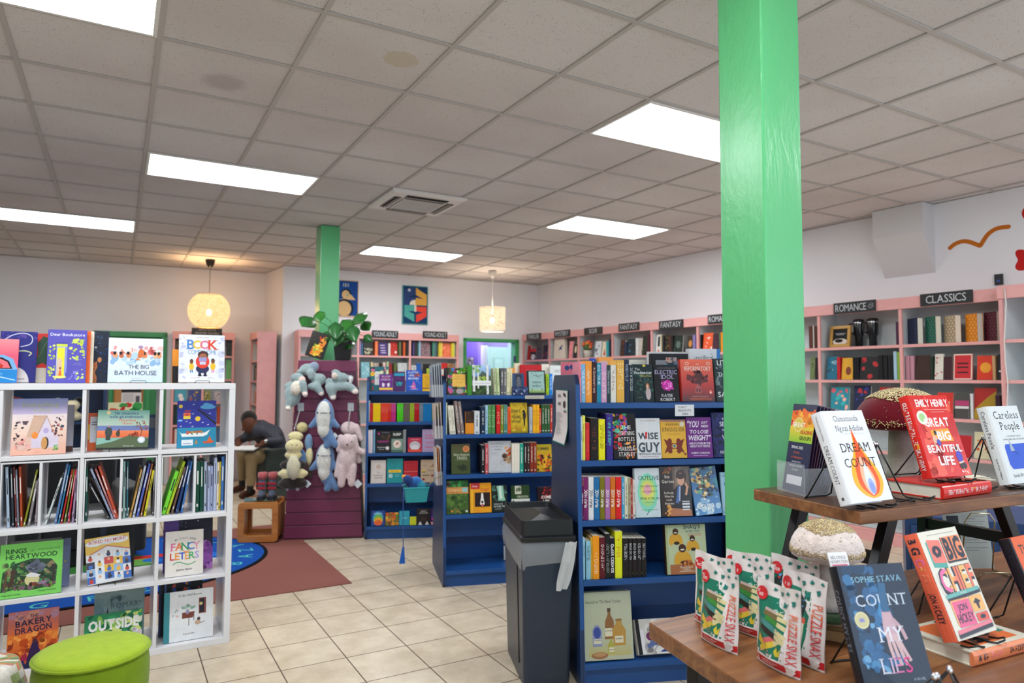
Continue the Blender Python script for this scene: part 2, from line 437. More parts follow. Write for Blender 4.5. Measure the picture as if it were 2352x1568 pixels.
# ------------------------------------------------------------------ printed artwork: ops in unit coordinates of a sheet W x H, put on a surface by a mapper
class Art:
 def __init__(s,mb,mapper,W,Hh,sub=1):
  s.mb,s.m,s.W,s.H,s.l,s.sub,s.cl=mb,mapper,W,Hh,0,sub,True
 def poly(s,pts,col):
  if s.cl:pts=[(min(max(x,0),1),min(max(y,0),1))for x,y in pts]
  if s.sub==1 or isinstance(col,list):
   s.mb.face([s.m(x,y,s.l)for x,y in pts],col);return
  nx,ny=s.sub if isinstance(s.sub,tuple)else(s.sub,s.sub)
  def cut(P,ax,v,sg):
   out=[]
   for p,q in zip(P,P[1:]+P[:1]):
    a,b=sg*(p[ax]-v),sg*(q[ax]-v)
    if a>=0:out.append(p)
    if a*b<0:t=a/(a-b);out.append((p[0]+(q[0]-p[0])*t,p[1]+(q[1]-p[1])*t))
   return out
  xs=[p[0]for p in pts]
  for i in range(math.floor(min(xs)*nx),math.ceil(max(xs)*nx)):
   A=cut(cut(pts,0,i/nx,1),0,(i+1)/nx,-1)
   if len(A)<3:continue
   ys=[p[1]for p in A]
   for j in range(math.floor(min(ys)*ny),math.ceil(max(ys)*ny)):
    B=cut(cut(A,1,j/ny,1),1,(j+1)/ny,-1)
    if len(B)>=3:s.mb.face([s.m(x,y,s.l)for x,y in B],col)
 def run(s,ops):
  for op in ops:
   s.l+=1;k=op[0]
   if k=='r':
    _,x0,y0,x1,y1,col=op;s.poly([(x0,y0),(x1,y0),(x1,y1),(x0,y1)],col)
   elif k=='v':
    _,x0,y0,x1,y1,ca,cb=op;n=4
    A,B=C(ca),C(cb)
    for j in range(n):
     c,d=y0+(y1-y0)*j/n,y0+(y1-y0)*(j+1)/n
     lo=tuple(A[i]+(B[i]-A[i])*j/n for i in range(4));hi=tuple(A[i]+(B[i]-A[i])*(j+1)/n for i in range(4))
     s.poly([(x0,c),(x1,c),(x1,d),(x0,d)],[lo,lo,hi,hi])
   elif k=='e':
    _,cx,cy,rx,ry,col=op[:6];a0,a1=(op[6],op[7])if len(op)>7 else(0,360)
    n=20;pts=[(cx+rx*math.cos(math.radians(a0+(a1-a0)*i/n)),cy+ry*math.sin(math.radians(a0+(a1-a0)*i/n)))for i in range(n+(1 if a1-a0<360 else 0))]
    s.poly(pts,col)
   elif k=='c':
    _,cx,cy,r,col=op;n=18
    s.poly([(cx+r*math.cos(2*PI*i/n),cy+r*s.W/s.H*math.sin(2*PI*i/n))for i in range(n)],col)
   elif k=='p':s.poly(op[1],op[2])
   elif k=='l':
    _,pts,wd,col=op;P=[Vector((x*s.W,y*s.H))for x,y in pts];hw=wd*s.W/2;Lf=[];Rt=[]
    for i in range(len(P)):
     t=(P[min(i+1,len(P)-1)]-P[max(i-1,0)]).normalized();nn=Vector((-t.y,t.x))*hw
     Lf.append(P[i]+nn);Rt.append(P[i]-nn)
    for i in range(len(P)-1):
     s.poly([(q.x/s.W,q.y/s.H)for q in(Rt[i],Rt[i+1],Lf[i+1],Lf[i])],col)
   elif k=='n':
    _,x0,y0,x1,y1,n,cols,r0,r1,seed=op;rr=random.Random(seed)
    for i in range(n):
     if i%6==5:s.l+=.02
     cx,cy,r=rr.uniform(x0,x1),rr.uniform(y0,y1),rr.uniform(r0,r1);q=rr.uniform(.5,1.4);a=rr.uniform(0,PI)
     pts=[]
     for t in range(7):
      e=rr.uniform(.75,1.2);px,py=r*e*math.cos(2*PI*t/7),r*e*q*math.sin(2*PI*t/7)
      pts.append((min(max(cx+px*math.cos(a)-py*math.sin(a),0.0),1.0),min(max(cy+(px*math.sin(a)+py*math.cos(a))*s.W/s.H,0.0),1.0)))
     s.poly(pts,rr.choice(cols))
   elif k=='t':
    _,text,cx,cy,h,col=op[:6];o=op[6]if len(op)>6 else{}
    V,F,wd=textmesh(text,o.get('b',0.0),o.get('sf',False),o.get('tr',.09))
    ph=h*(s.W if abs(o.get('r',0))==90 and h>.139 else s.H);sx=ph*o.get('sx',1.0);a=math.radians(o.get('r',0));along=s.W if abs(math.cos(a))>.5 else s.H
    if wd*sx>o.get('w',.94)*along:sx=o.get('w',.94)*along/wd
    al=o.get('a','c');off={'c':-.5,'l':0,'r':-1}[al]*wd*sx;ca,sa=math.cos(a),math.sin(a);sk=o.get('sk',0)
    def pos(p):
     X,Y=p[0]*sx+off+sk*(p[1]-.5)*ph,(p[1]-.5)*ph
     return(cx+(X*ca-Y*sa)/s.W,cy+(X*sa+Y*ca)/s.H)
    cols=col if isinstance(col,list)else None
    base=len(s.mb.v)
    for p in V:
     q=pos(p);s.mb.add(s.m(q[0],q[1],s.l+.5))
    for f in F:
     cc=col
     if cols:
      t=sum(V[i][0]for i in f)/len(f)/wd;cc=cols[min(int(t*len(cols)),len(cols)-1)]
     s.mb.idx([base+i for i in f],cc)
EPS=.00005
# ------------------------------------------------------------------ books. local frame: x across, y away from the viewer, z up; foot of the front face at the origin
NB=[0]
def book_meshes(W,D,Hh,cover,pages='#e9e2d2',hard=True,front=None,spine=None,back=None,spine_side='y0',art=None,spine_art=None,mat='cover'):
 """spine_side 'y0': spine faces the viewer (W = thickness, D = depth);  'x0': front cover faces the viewer, spine on the left (D = thickness)"""
 mb=MB();t=.0022 if hard else.0007;ov=.0028 if hard else.0;spine=spine or cover;back=back or cover
 front=front or cover
 if spine_side=='y0':
  mb.box((0,0,0),(t,D,Hh),front);mb.box((W-t,0,0),(W,D,Hh),back)
  n=5;ring=[(t*.5,t*1.5)]+[(W*.5-W*.5*math.cos(PI*i/n),-min(.0035,W*.12)*math.sin(PI*i/n))for i in range(n+1)]+[(W-t*.5,t*1.5)]
  mb.prism(ring,0,Hh,spine)
  if spine_art:Art(mb,lambda x,y,l:(x*W,-min(.0035,W*.12)*math.sin(PI*min(max(x,0),1))-.0003-l*EPS,y*Hh),W,Hh).run(spine_art)
  pg=MB();pg.box((t,t*1.2,ov),(W-t,D-ov,Hh-ov),pages)
 else:
  mb.box((0,0,0),(W,t,Hh),front);mb.box((0,D-t,0),(W,D,Hh),back)
  n=5;ring=[(t*1.5,t*.5)]+[(-min(.004,D*.14)*math.sin(PI*i/n),D*.5-D*.5*math.cos(PI*i/n))for i in range(n+1)]+[(t*1.5,D-t*.5)]
  mb.prism(ring,0,Hh,spine)
  if art:Art(mb,lambda x,y,l:(x*W,-.0003-l*EPS,y*Hh),W,Hh).run(art)
  if spine_art:Art(mb,lambda x,y,l:(-min(.004,D*.14)*math.sin(PI*min(max(x,0),1))-.0003-l*EPS,(1-x)*D,y*Hh),D,Hh).run(spine_art)
  pg=MB();pg.box((t*1.2,t,ov),(W-ov,D-t,Hh-ov),pages)
 return mb,pg
def book(name,label,M,W,D,Hh,cover,group=None,cat='book',mat='cover',parts=True,**k):
 mb,pg=book_meshes(W,D,Hh,cover,**k)
 if not parts:
  mb.v,base=mb.v,len(mb.v)
  for q in pg.v:mb.v.append(q)
  for f,c,sm in zip(pg.f,pg.c,pg.sm):mb.f.append([i+base for i in f]);mb.c.append(c);mb.sm.append(sm)
  o=mb.build(name,mat);o.matrix_world=M;NB[0]+=1
  return tag(o,label,cat,group)
 t=thing(name,label,cat,M,group)
 mb.build('cover',mat,t);pg.build('pages','paper',t);NB[0]+=1
 return t
ORD=('first second third fourth fifth sixth seventh eighth ninth tenth eleventh twelfth thirteenth fourteenth fifteenth sixteenth ' 'seventeenth eighteenth nineteenth twentieth twenty-first twenty-second twenty-third twenty-fourth twenty-fifth twenty-sixth twenty-seventh twenty-eighth twenty-ninth thirtieth ' 'thirty-first thirty-second thirty-third thirty-fourth thirty-fifth thirty-sixth thirty-seventh thirty-eighth thirty-ninth fortieth '+' '.join('forty-'+x for x in 'first second third fourth fifth sixth seventh eighth ninth'.split())).split()
def lum(c):
 c=C(c);return.3*c[0]+.6*c[1]+.1*c[2]
def row(fr,zb,plane,crop,where,items,group,parts=True,lo=-9,hi=9,zmax=9):
 """one shelf of books. plane: y of the spines in the fixture's frame; crop: (x0, y0, scale) of the view the pixel numbers were read in.
    ('s', u0, u1, vtop, colour, {opts}) stands spine out; ('f', u0, u1, vtop, colour, description, art, {opts}) shows its cover"""
 ox,oy,sc=crop;n=0;lastx=None
 bow={}
 for it in items:
  k,u0,u1,vt,col=it[:5]
  U0,U1,V=ox+u0*sc,ox+u1*sc,oy+vt*sc
  o=it[-1]if isinstance(it[-1],dict)else{}
  y=plane+o.get('d',0.0)
  s0,zt=fr.at(U0,V,y);s1,zt2=fr.at(U1,V,y)
  vb=oy+o.get('vb',vt+200)*sc
  hh=min(max((zt+zt2)/2-zb,.04),zmax-zb-.002);wd=max(s1-s0,.006)
  if s0<lo:s1=max(s1,lo+.008);s0=lo;wd=s1-s0
  if s1>hi:s1=hi;s0=min(s0,hi-.01);wd=s1-s0
  n+=1
  if k=='s':
   if o.get('gap',True)and lastx is not None and s0<lastx+.0006 and o.get('d',0)==0:
    s0=lastx+.0006;wd=max(s1-s0,.007)
   dep=o.get('dep',min(.6*hh+.02,.20));lean=o.get('lean',0)
   ops=[]
   tc=o.get('tc','#f4f2ea' if lum(col)<.3 else '#20202a')
   for(y0,y1,c2)in o.get('bands',()):ops.append(('r',.02,y0,.98,y1,c2))
   if o.get('t'):
    ops.append(('t',o['t'],.5,o.get('ty',.55),min(.55*wd/hh,.11)*o.get('ts',1),tc,dict(r=-90,w=o.get('tw',.62),b=o.get('b',.012),sf=o.get('sf',False))))
   elif parts and wd>.010 and not o.get('plain'):
    rr=random.Random(n*7+int(u0));yy=.86
    while yy>.34:
     ln=rr.uniform(.018,.04)
     if rr.random()<.8:ops.append(('r',.38,yy-ln*.6,.62,yy,tc))
     yy-=ln
    ops.append(('r',.35,.06,.65,.10,tc))
   M=fr.M(s0,y,zb+.0006+max(0,math.sin(math.radians(lean)))*wd)@R(lean,'Y')
   desc=o.get('desc')or f'{cname(col)} book'
   book(o.get('name','book'),f'{desc} spine, {ORD[n-1]} from left on {where}',M,wd,dep,hh,col,group=group,mat=o.get('mat','cover'),parts=parts,hard=o.get('hard',False),spine_art=ops,pages=o.get('pages','#e9e2d2'),spine_side='y0')
   lastx=s1 if not lean else None
  else:
   desc,art=it[5],it[6]
   th=o.get('th',.022);yaw=o.get('yaw',0);tl=o.get('tilt',8);roll=o.get('roll',0)
   if lastx is not None and s0<lastx+.0055 and o.get('d',0)==0 and o.get('gap',True):s0=lastx+.0055;wd=s1-s0
   if s0<lo+.0045:s0=lo+.0045;wd=s1-s0
   hh=min(hh/math.cos(math.radians(tl)),(zmax-zb-.008-2*th*math.sin(math.radians(tl))-abs(roll)*.0175*wd)/math.cos(math.radians(tl)))
   M=fr.M(s0,y,zb+th*math.sin(math.radians(tl))+max(roll,0)*.0175*wd+.0008)@R(yaw,'Z')@R(roll,'Y')@R(-tl,'X')
   book(o.get('name','book'),f'{desc}, on {where}',M,wd,th,hh,col,group=group,mat=o.get('mat','cover'),parts=parts,hard=o.get('hard',True),art=art,spine_art=o.get('sa'),spine=o.get('spine'),pages=o.get('pages','#e9e2d2'),spine_side='x0')
   if o.get('d',0)==0:lastx=s1
# ------------------------------------------------------------------ soft bodies: overlapping rounded lumps fused into one skin
def blob(name,prims,mat,parent=None,voxel=.012,smooth=6,bump=None):
 """prims: ('e', centre, radii, colour[, Matrix]) or ('c', p0, p1, r0, r1, colour)"""
 mb=MB();q=[]
 for p in prims:
  if p[0]=='e':
   M=p[4]if len(p)>4 else Matrix.Identity(4)
   mb.ellipsoid(p[1],p[2],'#ffffff',20,12,M)
   q.append(('e',(Matrix.Translation(p[1])@M@Matrix.Diagonal((*p[2],1))).inverted(),min(p[2]),C(p[3])))
  else:
   a,b,r0,r1,col=Vector(p[1]),Vector(p[2]),p[3],p[4],p[5]
   d=(b-a);n=5
   mb.tube([a+d*i/n for i in range(n+1)],[r0+(r1-r0)*i/n for i in range(n+1)],'#ffffff',14)
   mb.ellipsoid(a,(r0,r0,r0),'#ffffff',14,10);mb.ellipsoid(b,(r1,r1,r1),'#ffffff',14,10)
   q.append(('c',a,b,r0,r1,C(col)))
 o=mb.build(name,mat)
 m=o.modifiers.new('r','REMESH');m.mode='VOXEL';m.voxel_size=voxel
 if smooth:
  m=o.modifiers.new('s','SMOOTH');m.iterations=smooth;m.factor=.5
 dg=bpy.context.evaluated_depsgraph_get();dg.update()
 me=bpy.data.meshes.new_from_object(o.evaluated_get(dg));me.name=name
 old=o.data;o.modifiers.clear();o.data=me;bpy.data.meshes.remove(old)
 while me.color_attributes:me.color_attributes.remove(me.color_attributes[0])
 co=np.empty(len(me.vertices)*3,np.float32);me.vertices.foreach_get('co',co);co=co.reshape(-1,3).astype(float)
 best=np.full(len(co),1e9);colr=np.zeros((len(co),4))
 for p in q:
  if p[0]=='e':
   Mi=np.array(p[1]);l=co@Mi[:3,:3].T+Mi[:3,3];d=(np.linalg.norm(l,axis=1)-1)*p[2];c=p[3]
  else:
   a,b=np.array(p[1]),np.array(p[2]);ab=b-a;t=np.clip(((co-a)@ab)/max(ab@ab,1e-9),0,1)
   d=np.linalg.norm(co-a-t[:,None]*ab,axis=1)-(p[3]+(p[4]-p[3])*t);c=p[5]
  k=d<best;best[k]=d[k];colr[k]=c
 ca=me.color_attributes.new('Col','FLOAT_COLOR','POINT');ca.data.foreach_set('color',colr.ravel().astype(np.float32))
 me.polygons.foreach_set('use_smooth',[True]*len(me.polygons));me.update()
 if not me.materials:me.materials.append(MAT[mat])
 if parent:o.parent=parent
 return o
# ------------------------------------------------------------------ the room
ZC=3.048
RW=Fr(6.07,9.725,-87.7)
BW=Fr(1.98,9.843,-1.65)
BL=Fr(-1.369,10.887,-2.73)
WHITE='#ecebee'
def wallbox(name,fr,s0,s1,z0,z1,col=WHITE,th=.12):
 mb=MB();mb.box((s0,0,z0),(s1,th,z1),col);o=mb.build(name,'plaster');o.matrix_world=fr.M(0,0,0);return struct(o)
f=MB();f.face([(-6,-2,0),(9,-2,0),(9,12.5,0),(-6,12.5,0)],'#ffffff');fl=struct(f.build('floor','tile'))
c=MB();c.face([(-6,-2,ZC+.006),(-6,12.5,ZC+.006),(9,12.5,ZC+.006),(9,-2,ZC+.006)],'#ffffff');struct(c.build('ceiling','ceil'))
wallbox('wall_right',RW,-.2,12.0,0,ZC)
ds0,_=BW.at(1064,800);ds1,dz=BW.at(1191,777)
_,dz0=BW.at(1066,779)
DZ=(dz+dz0)/2
mb=MB();mb.box((-.02,0,0),(ds0+.05,.12,ZC),WHITE);mb.box((ds1-.05,0,0),(4.3,.12,ZC),WHITE);mb.box((ds0+.05,0,DZ-.05),(ds1-.05,.12,ZC),WHITE)
o=mb.build('wall_back','plaster');o.matrix_world=BW.M(0,0,0);struct(o)
gs0,_=BL.at(214,800);gs1,gz=BL.at(385,764)
mb=MB();mb.box((-4,0,0),(gs0+.06,.12,ZC),WHITE);mb.box((gs1-.06,0,0),(3.25,.12,ZC),WHITE);mb.box((gs0+.06,0,gz-.06),(gs1-.06,.12,ZC),WHITE)
o=mb.build('wall_back','plaster');o.matrix_world=BL.M(0,0,0);struct(o)
ret=MB();ret.prism([(1.876,10.732),(1.876,10.85),(2.02,10.85),(2.12,9.96),(1.98,9.843)],0,ZC,WHITE);struct(ret.build('wall_return','plaster'))
mb=MB();mb.box((-5.1,-2,0),(-5.0,11.2,ZC),WHITE);struct(mb.build('wall_left','plaster'))
# shop front behind the viewer: two big panes
mb=MB()
for a,b in(((-5.1,-1.75,0),(7.2,-1.63,.55)),((-5.1,-1.75,2.65),(7.2,-1.63,ZC)),((-5.1,-1.75,.55),(-1.2,-1.63,2.65)),((1.2,-1.75,.55),(1.4,-1.63,2.65)),((6.2,-1.75,.55),(7.2,-1.63,2.65))):
 mb.box(a,b,WHITE)
struct(mb.build('wall_front','plaster'))
for k_,(a,b)in enumerate(((-1.2,1.2),(1.4,6.2))):
 mb=MB();mb.box((a,-1.70,.55),(b,-1.69,2.65),'#ffffff');struct(mb.build(f'window_{k_+1}','pane'))
# suspended grid
mb=MB();GX=[.1208+.61*i for i in range(-9,11)];GY=[2.907+.61*j for j in range(-8,14)]
for x in GX:mb.box((x-.012,-1.7,ZC-.002),(x+.012,11.0,ZC+.005),'#b9b3ae')
for y in GY:mb.box((-5,y-.012,ZC-.0015),(6.6,y+.012,ZC+.0045),'#b9b3ae')
struct(mb.build('trim_1','plaster'))
# recessed light panels two tiles long
def ceiling_light(i,j,label):
 x0,y0=.1208+.61*i+.012,2.907+.61*j+.012;x1,y1=x0+1.196,y0+.586
 t=thing('ceiling_light',label,'ceiling light',T(x0,y0,ZC-.004),'recessed ceiling lights')
 w,d=x1-x0,y1-y0;fr=MB()
 for a,b in(((0,0),(w,.018)),((0,d-.018),(w,d)),((0,.018),(.018,d-.018)),((w-.018,.018),(w,d-.018))):
  fr.box((a[0],a[1],-.004),(b[0],b[1],.004),'#e8e6e2')
 fr.build('frame','lac',t)
 p=MB();p.face([(.016,.016,.001),(.016,d-.016,.001),(w-.016,d-.016,.001),(w-.016,.016,.001)],'#ffffff');p.build('diffuser','panel',t)
ceiling_light(-2,0,'bright rectangular ceiling light cut by the top left corner of the picture')
ceiling_light(0,4,'long glowing ceiling light above the white cube shelf')
ceiling_light(4,0,'glowing ceiling light half hidden behind the big green post')
ceiling_light(6,4,'glowing ceiling light between the air conditioner and the right wall')
ceiling_light(4,8,'glowing ceiling light farthest back, between the thin green post and the drum lamp')
ceiling_light(-2,8,'narrow looking ceiling light at the left edge near the globe lamp')
ceiling_light(0,-4,'ceiling light over the shop entrance behind the viewer')
ceiling_light(6,-4,'ceiling light near the shop window behind the viewer')
# air conditioner cassette
t=thing('air_conditioner','square white ceiling air conditioner with slatted grille and four louvres','air conditioner',T(.1208+.61*3.5+.01,2.907+.61*4.5+.02,ZC))
mb=MB();h=.34
mb.loft([[(-h,-h,-.002),(h,-h,-.002),(h,h,-.002),(-h,h,-.002)],[(-h,-h,-.018),(h,-h,-.018),(h,h,-.018),(-h,h,-.018)],[(-h+.03,-h+.03,-.032),(h-.03,-h+.03,-.032),(h-.03,h-.03,-.032),(-h+.03,h-.03,-.032)]],'#dedad4',True,True,False)
mb.build('panel','lac',t)
mb=MB();mb.box((-.185,-.185,-.040),(.185,.185,-.031),'#6f675e')
for k in range(9):mb.box((-.18,-.172+k*.041,-.046),(.18,-.158+k*.041,-.038),'#d5d0c8')
for k in(-.18,.18):mb.box((k-.006,-.185,-.046),(k+.006,.185,-.036),'#dedad4')
mb.build('grille','lac',t)
for a in range(4):
 mb=MB();mb.M=R(90*a,'Z');mb.box((-.19,-.275,-.037),(.19,-.215,-.0315),'#2b2724');mb.M=R(90*a,'Z')@T(0,-.235,-.037)@R(28,'X');mb.box((-.185,-.02,-.002),(.185,.02,.002),'#8d857c')
 mb.build('louvre','lac',t)
# posts
def pillar(name,x,y,s):
 mb=MB();n=24
 rings=[]
 for k in range(n+1):
  z=ZC*k/n
  rings.append([(0,0,z),(s,0,z),(s,s,z),(0,s,z)])
 mb.loft(rings,'#ffffff',True,True,False);o=mb.build(name,'post',bevel=.006);o.matrix_world=T(x,y,0);struct(o)
pillar('pillar_1',1.765,1.468,.185)
pillar('pillar_2',1.762,7.02,.198)
# boxed-in duct on the right wall
s0,zb=RW.at(2033,640);s1,_=RW.at(2149,625)
zf=RW.at(1995,553,-.19)[1]
mb=MB();q=[(s0,.0,ZC),(s0,-.19,ZC),(s0,-.19,zf),(s0,0,zb)];q2=[(s1,y,z)for _,y,z in q]
mb.loft([q,q2],'#d6d4d6',True,True,False);o=mb.build('trim_2','plaster');o.matrix_world=RW.M(0,0,0);struct(o)
# painted bird and flower on the right wall
def mural(name,label,pts,wpx,col,closed=False):
 mb=MB();P=[RW.at(u,v,0)for u,v in pts]
 P=[Vector((a,b))for a,b in P];hw=wpx
 if closed:mb.face([(p.x,-.0015,p.y)for p in P],col)
 else:
  L_,R_=[],[]
  for i in range(len(P)):
   tt=(P[min(i+1,len(P)-1)]-P[max(i-1,0)]).normalized();nn=Vector((-tt.y,tt.x))*hw;L_.append(P[i]+nn);R_.append(P[i]-nn)
  for i in range(len(P)-1):mb.face([(q.x,-.0015,q.y)for q in(R_[i],R_[i+1],L_[i+1],L_[i])],col)
  for e in(0,-1):mb.face([(P[e].x+hw*math.cos(a*PI/6),-.0017,P[e].y+hw*math.sin(a*PI/6))for a in range(12)],col)
 o=mb.build(name,'plaster');o.matrix_world=RW.M(0,0,0);tag(o,label,'wall painting');return o
k=.4464
def spl(pts,n=4):
 out=[]
 for i in range(len(pts)-1):
  p0,p1,p2,p3=(Vector(pts[max(i-1,0)]),Vector(pts[i]),Vector(pts[i+1]),Vector(pts[min(i+2,len(pts)-1)]))
  for j in range(n):
   tt=j/n;out.append(.5*((2*p1)+(p2-p0)*tt+(2*p0-5*p1+4*p2-p3)*tt*tt+(3*p1-p0-3*p2+p3)*tt**3))
 out.append(Vector(pts[-1]));return[tuple(x)for x in out]
mural('painted_bird','orange gull shape of two curved strokes painted on the white wall',[(1640+k*x,k*y)for x,y in spl([(1215,1275),(1240,1255),(1275,1242),(1310,1243),(1345,1255),(1368,1264)])+spl([(1372,1262),(1385,1240),(1410,1205),(1445,1180),(1480,1170),(1515,1166)])],.018,'#c46a08')
pts=[(2352+14+34*math.cos(a*PI/20)*(1+.18*math.cos(a*PI/20*5)),597+30*math.sin(a*PI/20)*(1+.18*math.cos(a*PI/20*5)))for a in range(40)]
mural('painted_flower','red scalloped flower painted on the wall at the right edge',pts,0,'#c3100c',True)
pts=[(2352+10+15*math.cos(a*PI/12),490+16*math.sin(a*PI/12))for a in range(24)]
mural('painted_flower','small red dot painted on the wall above the scalloped flower',pts,0,'#c3100c',True)
s,z=RW.at(2296,642)
t=thing('thermostat','small black thermostat with a blue digit above the classics sign','thermostat',RW.M(s,0,z))
mb=MB();mb.box((-.035,-.006,-.065),(.035,-.001,.06),'#e6e4e4');mb.build('backplate','lac',t)
mb=MB();mb.box((-.03,-.022,-.045),(.03,-.006,.045),'#0c0d12');mb.build('body','plas',t)
mb=MB();Art(mb,lambda x,y,l:(x*.06-.03,-.0223-l*EPS,y*.09-.045),.06,.09).run([('t','68',.5,.38,.16,'#4a6cff',dict(b=.01))]);mb.build('display','lac',t)
# ------------------------------------------------------------------ doors in the back walls
GREEN='#3f9a5c'
mb=MB()
for a,b in(((ds0,-.02,0),(ds0+.05,.13,DZ)),((ds1-.07,-.02,0),(ds1,.13,DZ)),((ds0,-.02,DZ-.05),(ds1,.13,DZ))):mb.box(a,b,'#4aa866')
o=mb.build('trim_3','paint');o.matrix_world=BW.M(0,0,0);struct(o)
# the room seen through the doorway
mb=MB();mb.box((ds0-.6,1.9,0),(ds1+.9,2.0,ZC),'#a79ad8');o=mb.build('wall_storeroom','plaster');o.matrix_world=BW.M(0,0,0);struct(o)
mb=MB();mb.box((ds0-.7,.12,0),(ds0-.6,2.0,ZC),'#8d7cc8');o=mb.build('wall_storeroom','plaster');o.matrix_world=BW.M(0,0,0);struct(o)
mb=MB();mb.box((ds1+.8,.12,0),(ds1+.9,2.0,ZC),'#c9e4e2');o=mb.build('wall_storeroom','plaster');o.matrix_world=BW.M(0,0,0);struct(o)
def u_at(u,y):return BW.at(u,800,y)[0]
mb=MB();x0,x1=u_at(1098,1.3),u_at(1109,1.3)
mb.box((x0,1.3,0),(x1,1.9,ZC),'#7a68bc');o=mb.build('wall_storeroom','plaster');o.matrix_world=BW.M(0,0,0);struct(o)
dx0,dx1=u_at(1121,.75),u_at(1170,.75)
mb=MB();Wd=dx1-dx0
mb.box((0,0,.01),(Wd,.04,2.03),'#b4ded6')
for a,b in((.12,.95),(1.05,1.85)):
 mb.box((.1,-.006,a),(Wd-.1,0,b),'#a2cfc8');mb.box((.13,-.010,a+.03),(Wd-.13,-.004,b-.03),'#b9e2da')
o=mb.build('door_1','paint');o.matrix_world=BW.M(dx0,.75,0);struct(o)
mb=MB();a,b=u_at(1110,.85),u_at(1120,.85);mb.box((a,.85,0),(b,.95,2.06),'#dcdce4');o=mb.build('trim_4','paint');o.matrix_world=BW.M(0,0,0);struct(o)
a,b=u_at(1071,1.25),u_at(1088,1.25)
t=thing('wall_poster','dark patterned poster on the purple wall seen through the green doorway','poster',BW.M(a,1.25,1.50))
mb=MB();mb.box((0,0,0),(b-a,.6,.36),'#a79ad8');mb.build('panel','plaster',t)
mb=MB();Art(mb,lambda x,y,l:(x*(b-a),-.002-l*EPS,y*.36),b-a,.36).run([('r',0,0,1,1,'#5e5866'),('n',.08,.05,.92,.95,24,['#2a2730','#8a8494','#b8a8b8','#40384c'],.06,.16,3)]);mb.build('print','paper',t)
for z in(1.75,.3):
 mb=MB();mb.box((ds1-.085,-.03,z),(ds1-.07,.02,z+.1),'#5a5a5e');o=mb.build('trim_5','chrome');o.matrix_world=BW.M(0,0,0);struct(o)
pl=bpy.data.lights.new('storeroom_ceiling_lamp','POINT');pl.energy=75;pl.shadow_soft_size=.15;po=bpy.data.objects.new('storeroom_ceiling_lamp',pl);COL.objects.link(po);po.location=BW.P((ds0+ds1)/2+.1,.9,2.75)
# green panelled door on the left
mb=MB();Wd=gs1-gs0
mb.box((0,-.03,0),(.07,.1,gz),GREEN);mb.box((Wd-.07,-.03,0),(Wd,.1,gz),GREEN);mb.box((0,-.03,gz-.07),(Wd,.1,gz),GREEN)
o=mb.build('trim_6','paint',bevel=.004);o.matrix_world=BL.M(gs0,0,0);struct(o)
mb=MB();mb.box((.07,.02,.01),(Wd-.07,.06,gz-.07),'#358a50')
for a,b in((.15,.88),(1.0,gz-.22)):
 mb.box((.2,.006,a),(Wd-.2,.02,b),'#3f9a5c');mb.box((.24,.0,a+.05),(Wd-.24,.012,b-.05),'#358a50')
o=mb.build('door_2','paint',bevel=.003);o.matrix_world=BL.M(gs0,0,0);struct(o)
x0,z1=BL.at(262,890,-.01);x1,z0=BL.at(328,925,-.01)
t=thing('notice_board','small cork board with printed notice on the green door','notice board',BL.M(x0,-.01,z0-.02))
w_,h_=x1-x0,.34
mb=MB();mb.box((0,-.012,0),(w_,0,h_),'#a86a34');mb.box((.015,-.0135,.015),(w_-.015,-.010,h_-.015),'#b98550');mb.build('cork','paper',t)
mb=MB();Art(mb,lambda x,y,l:(.09+x*.24,-.016-l*EPS,-.03+y*.27),.24,.27).run([('r',0,0,1,1,'#dcdadc'),('r',.0,.72,1,1,'#2b2a2e')]+[('r',.08,.62-.07*i,.62,.645-.07*i,'#9a9aa0')for i in range(7)]+[('r',.72,.2,.92,.55,'#5a5a60')]);mb.build('notice','paper',t)
# ------------------------------------------------------------------ pink built-in bookcases
PINK='#e2a3a0';INSIDE='#cfd3d4'
def pinkcase(name,label,fr,y0,xs,zs,Ht,dep=.29,fasc=.10,right_panel=True,group=None,thick=.03):
 """y0: front plane in the wall's frame; xs: centre lines of the uprights; zs: tops of the shelves"""
 t=thing(name,label,'bookcase',fr.M(0,y0,0),group)
 mb=MB()
 for x in xs:mb.box((x-.009,.02,0),(x+.009,dep,Ht-.02),INSIDE)
 mb.box((xs[0],dep-.012,0),(xs[-1],dep,Ht-.01),INSIDE);mb.box((xs[0],.02,Ht-.03),(xs[-1],dep,Ht-.005),PINK)
 mb.build('carcase','paint',t)
 mb=MB()
 for i,x in enumerate(xs):
  mb.box((x-thick/2,0,0),(x+thick/2,.022,Ht-fasc),PINK)
 mb.box((xs[0]-thick/2-.004,-.012,Ht-fasc),(xs[-1]+thick/2+.004,.022,Ht),PINK)
 mb.box((xs[0],0,0),(xs[-1],.02,.12),PINK)
 mb.build('face_frame','paint',t,bevel=.002)
 for x,sx in((xs[0],-1),(xs[-1],1)):
  mb=MB();a,b=sorted((x+sx*.009,x+sx*thick/2));mb.box((a,.022,0),(b,dep,Ht),PINK);mb.build('side_panel','paint',t)
 for a,b in zip(xs,xs[1:]):
  for z in zs:
   mb=MB();mb.box((a+.009,.02,z-.022),(b-.009,dep-.012,z),INSIDE);mb.box((a+thick/2,-.002,z-.026),(b-thick/2,.02,z),PINK);mb.build('shelf','paint',t)
 return t
ZS=[1.783,1.470,1.150,.83,.47,.12]
RX=[.02,.752,1.494,2.252,3.015,3.789,4.57,5.363,6.16,6.955]
pinkcase('bookcase','long pink built-in bookcase along the right wall under chalkboard signs',RW,-.30,RX,ZS,2.20)
t=pinkcase('bookcase','pink bookcase side standing forward at the right edge beside the classics bay',RW,-.42,[7.0,7.9],ZS,2.20,dep=.41)
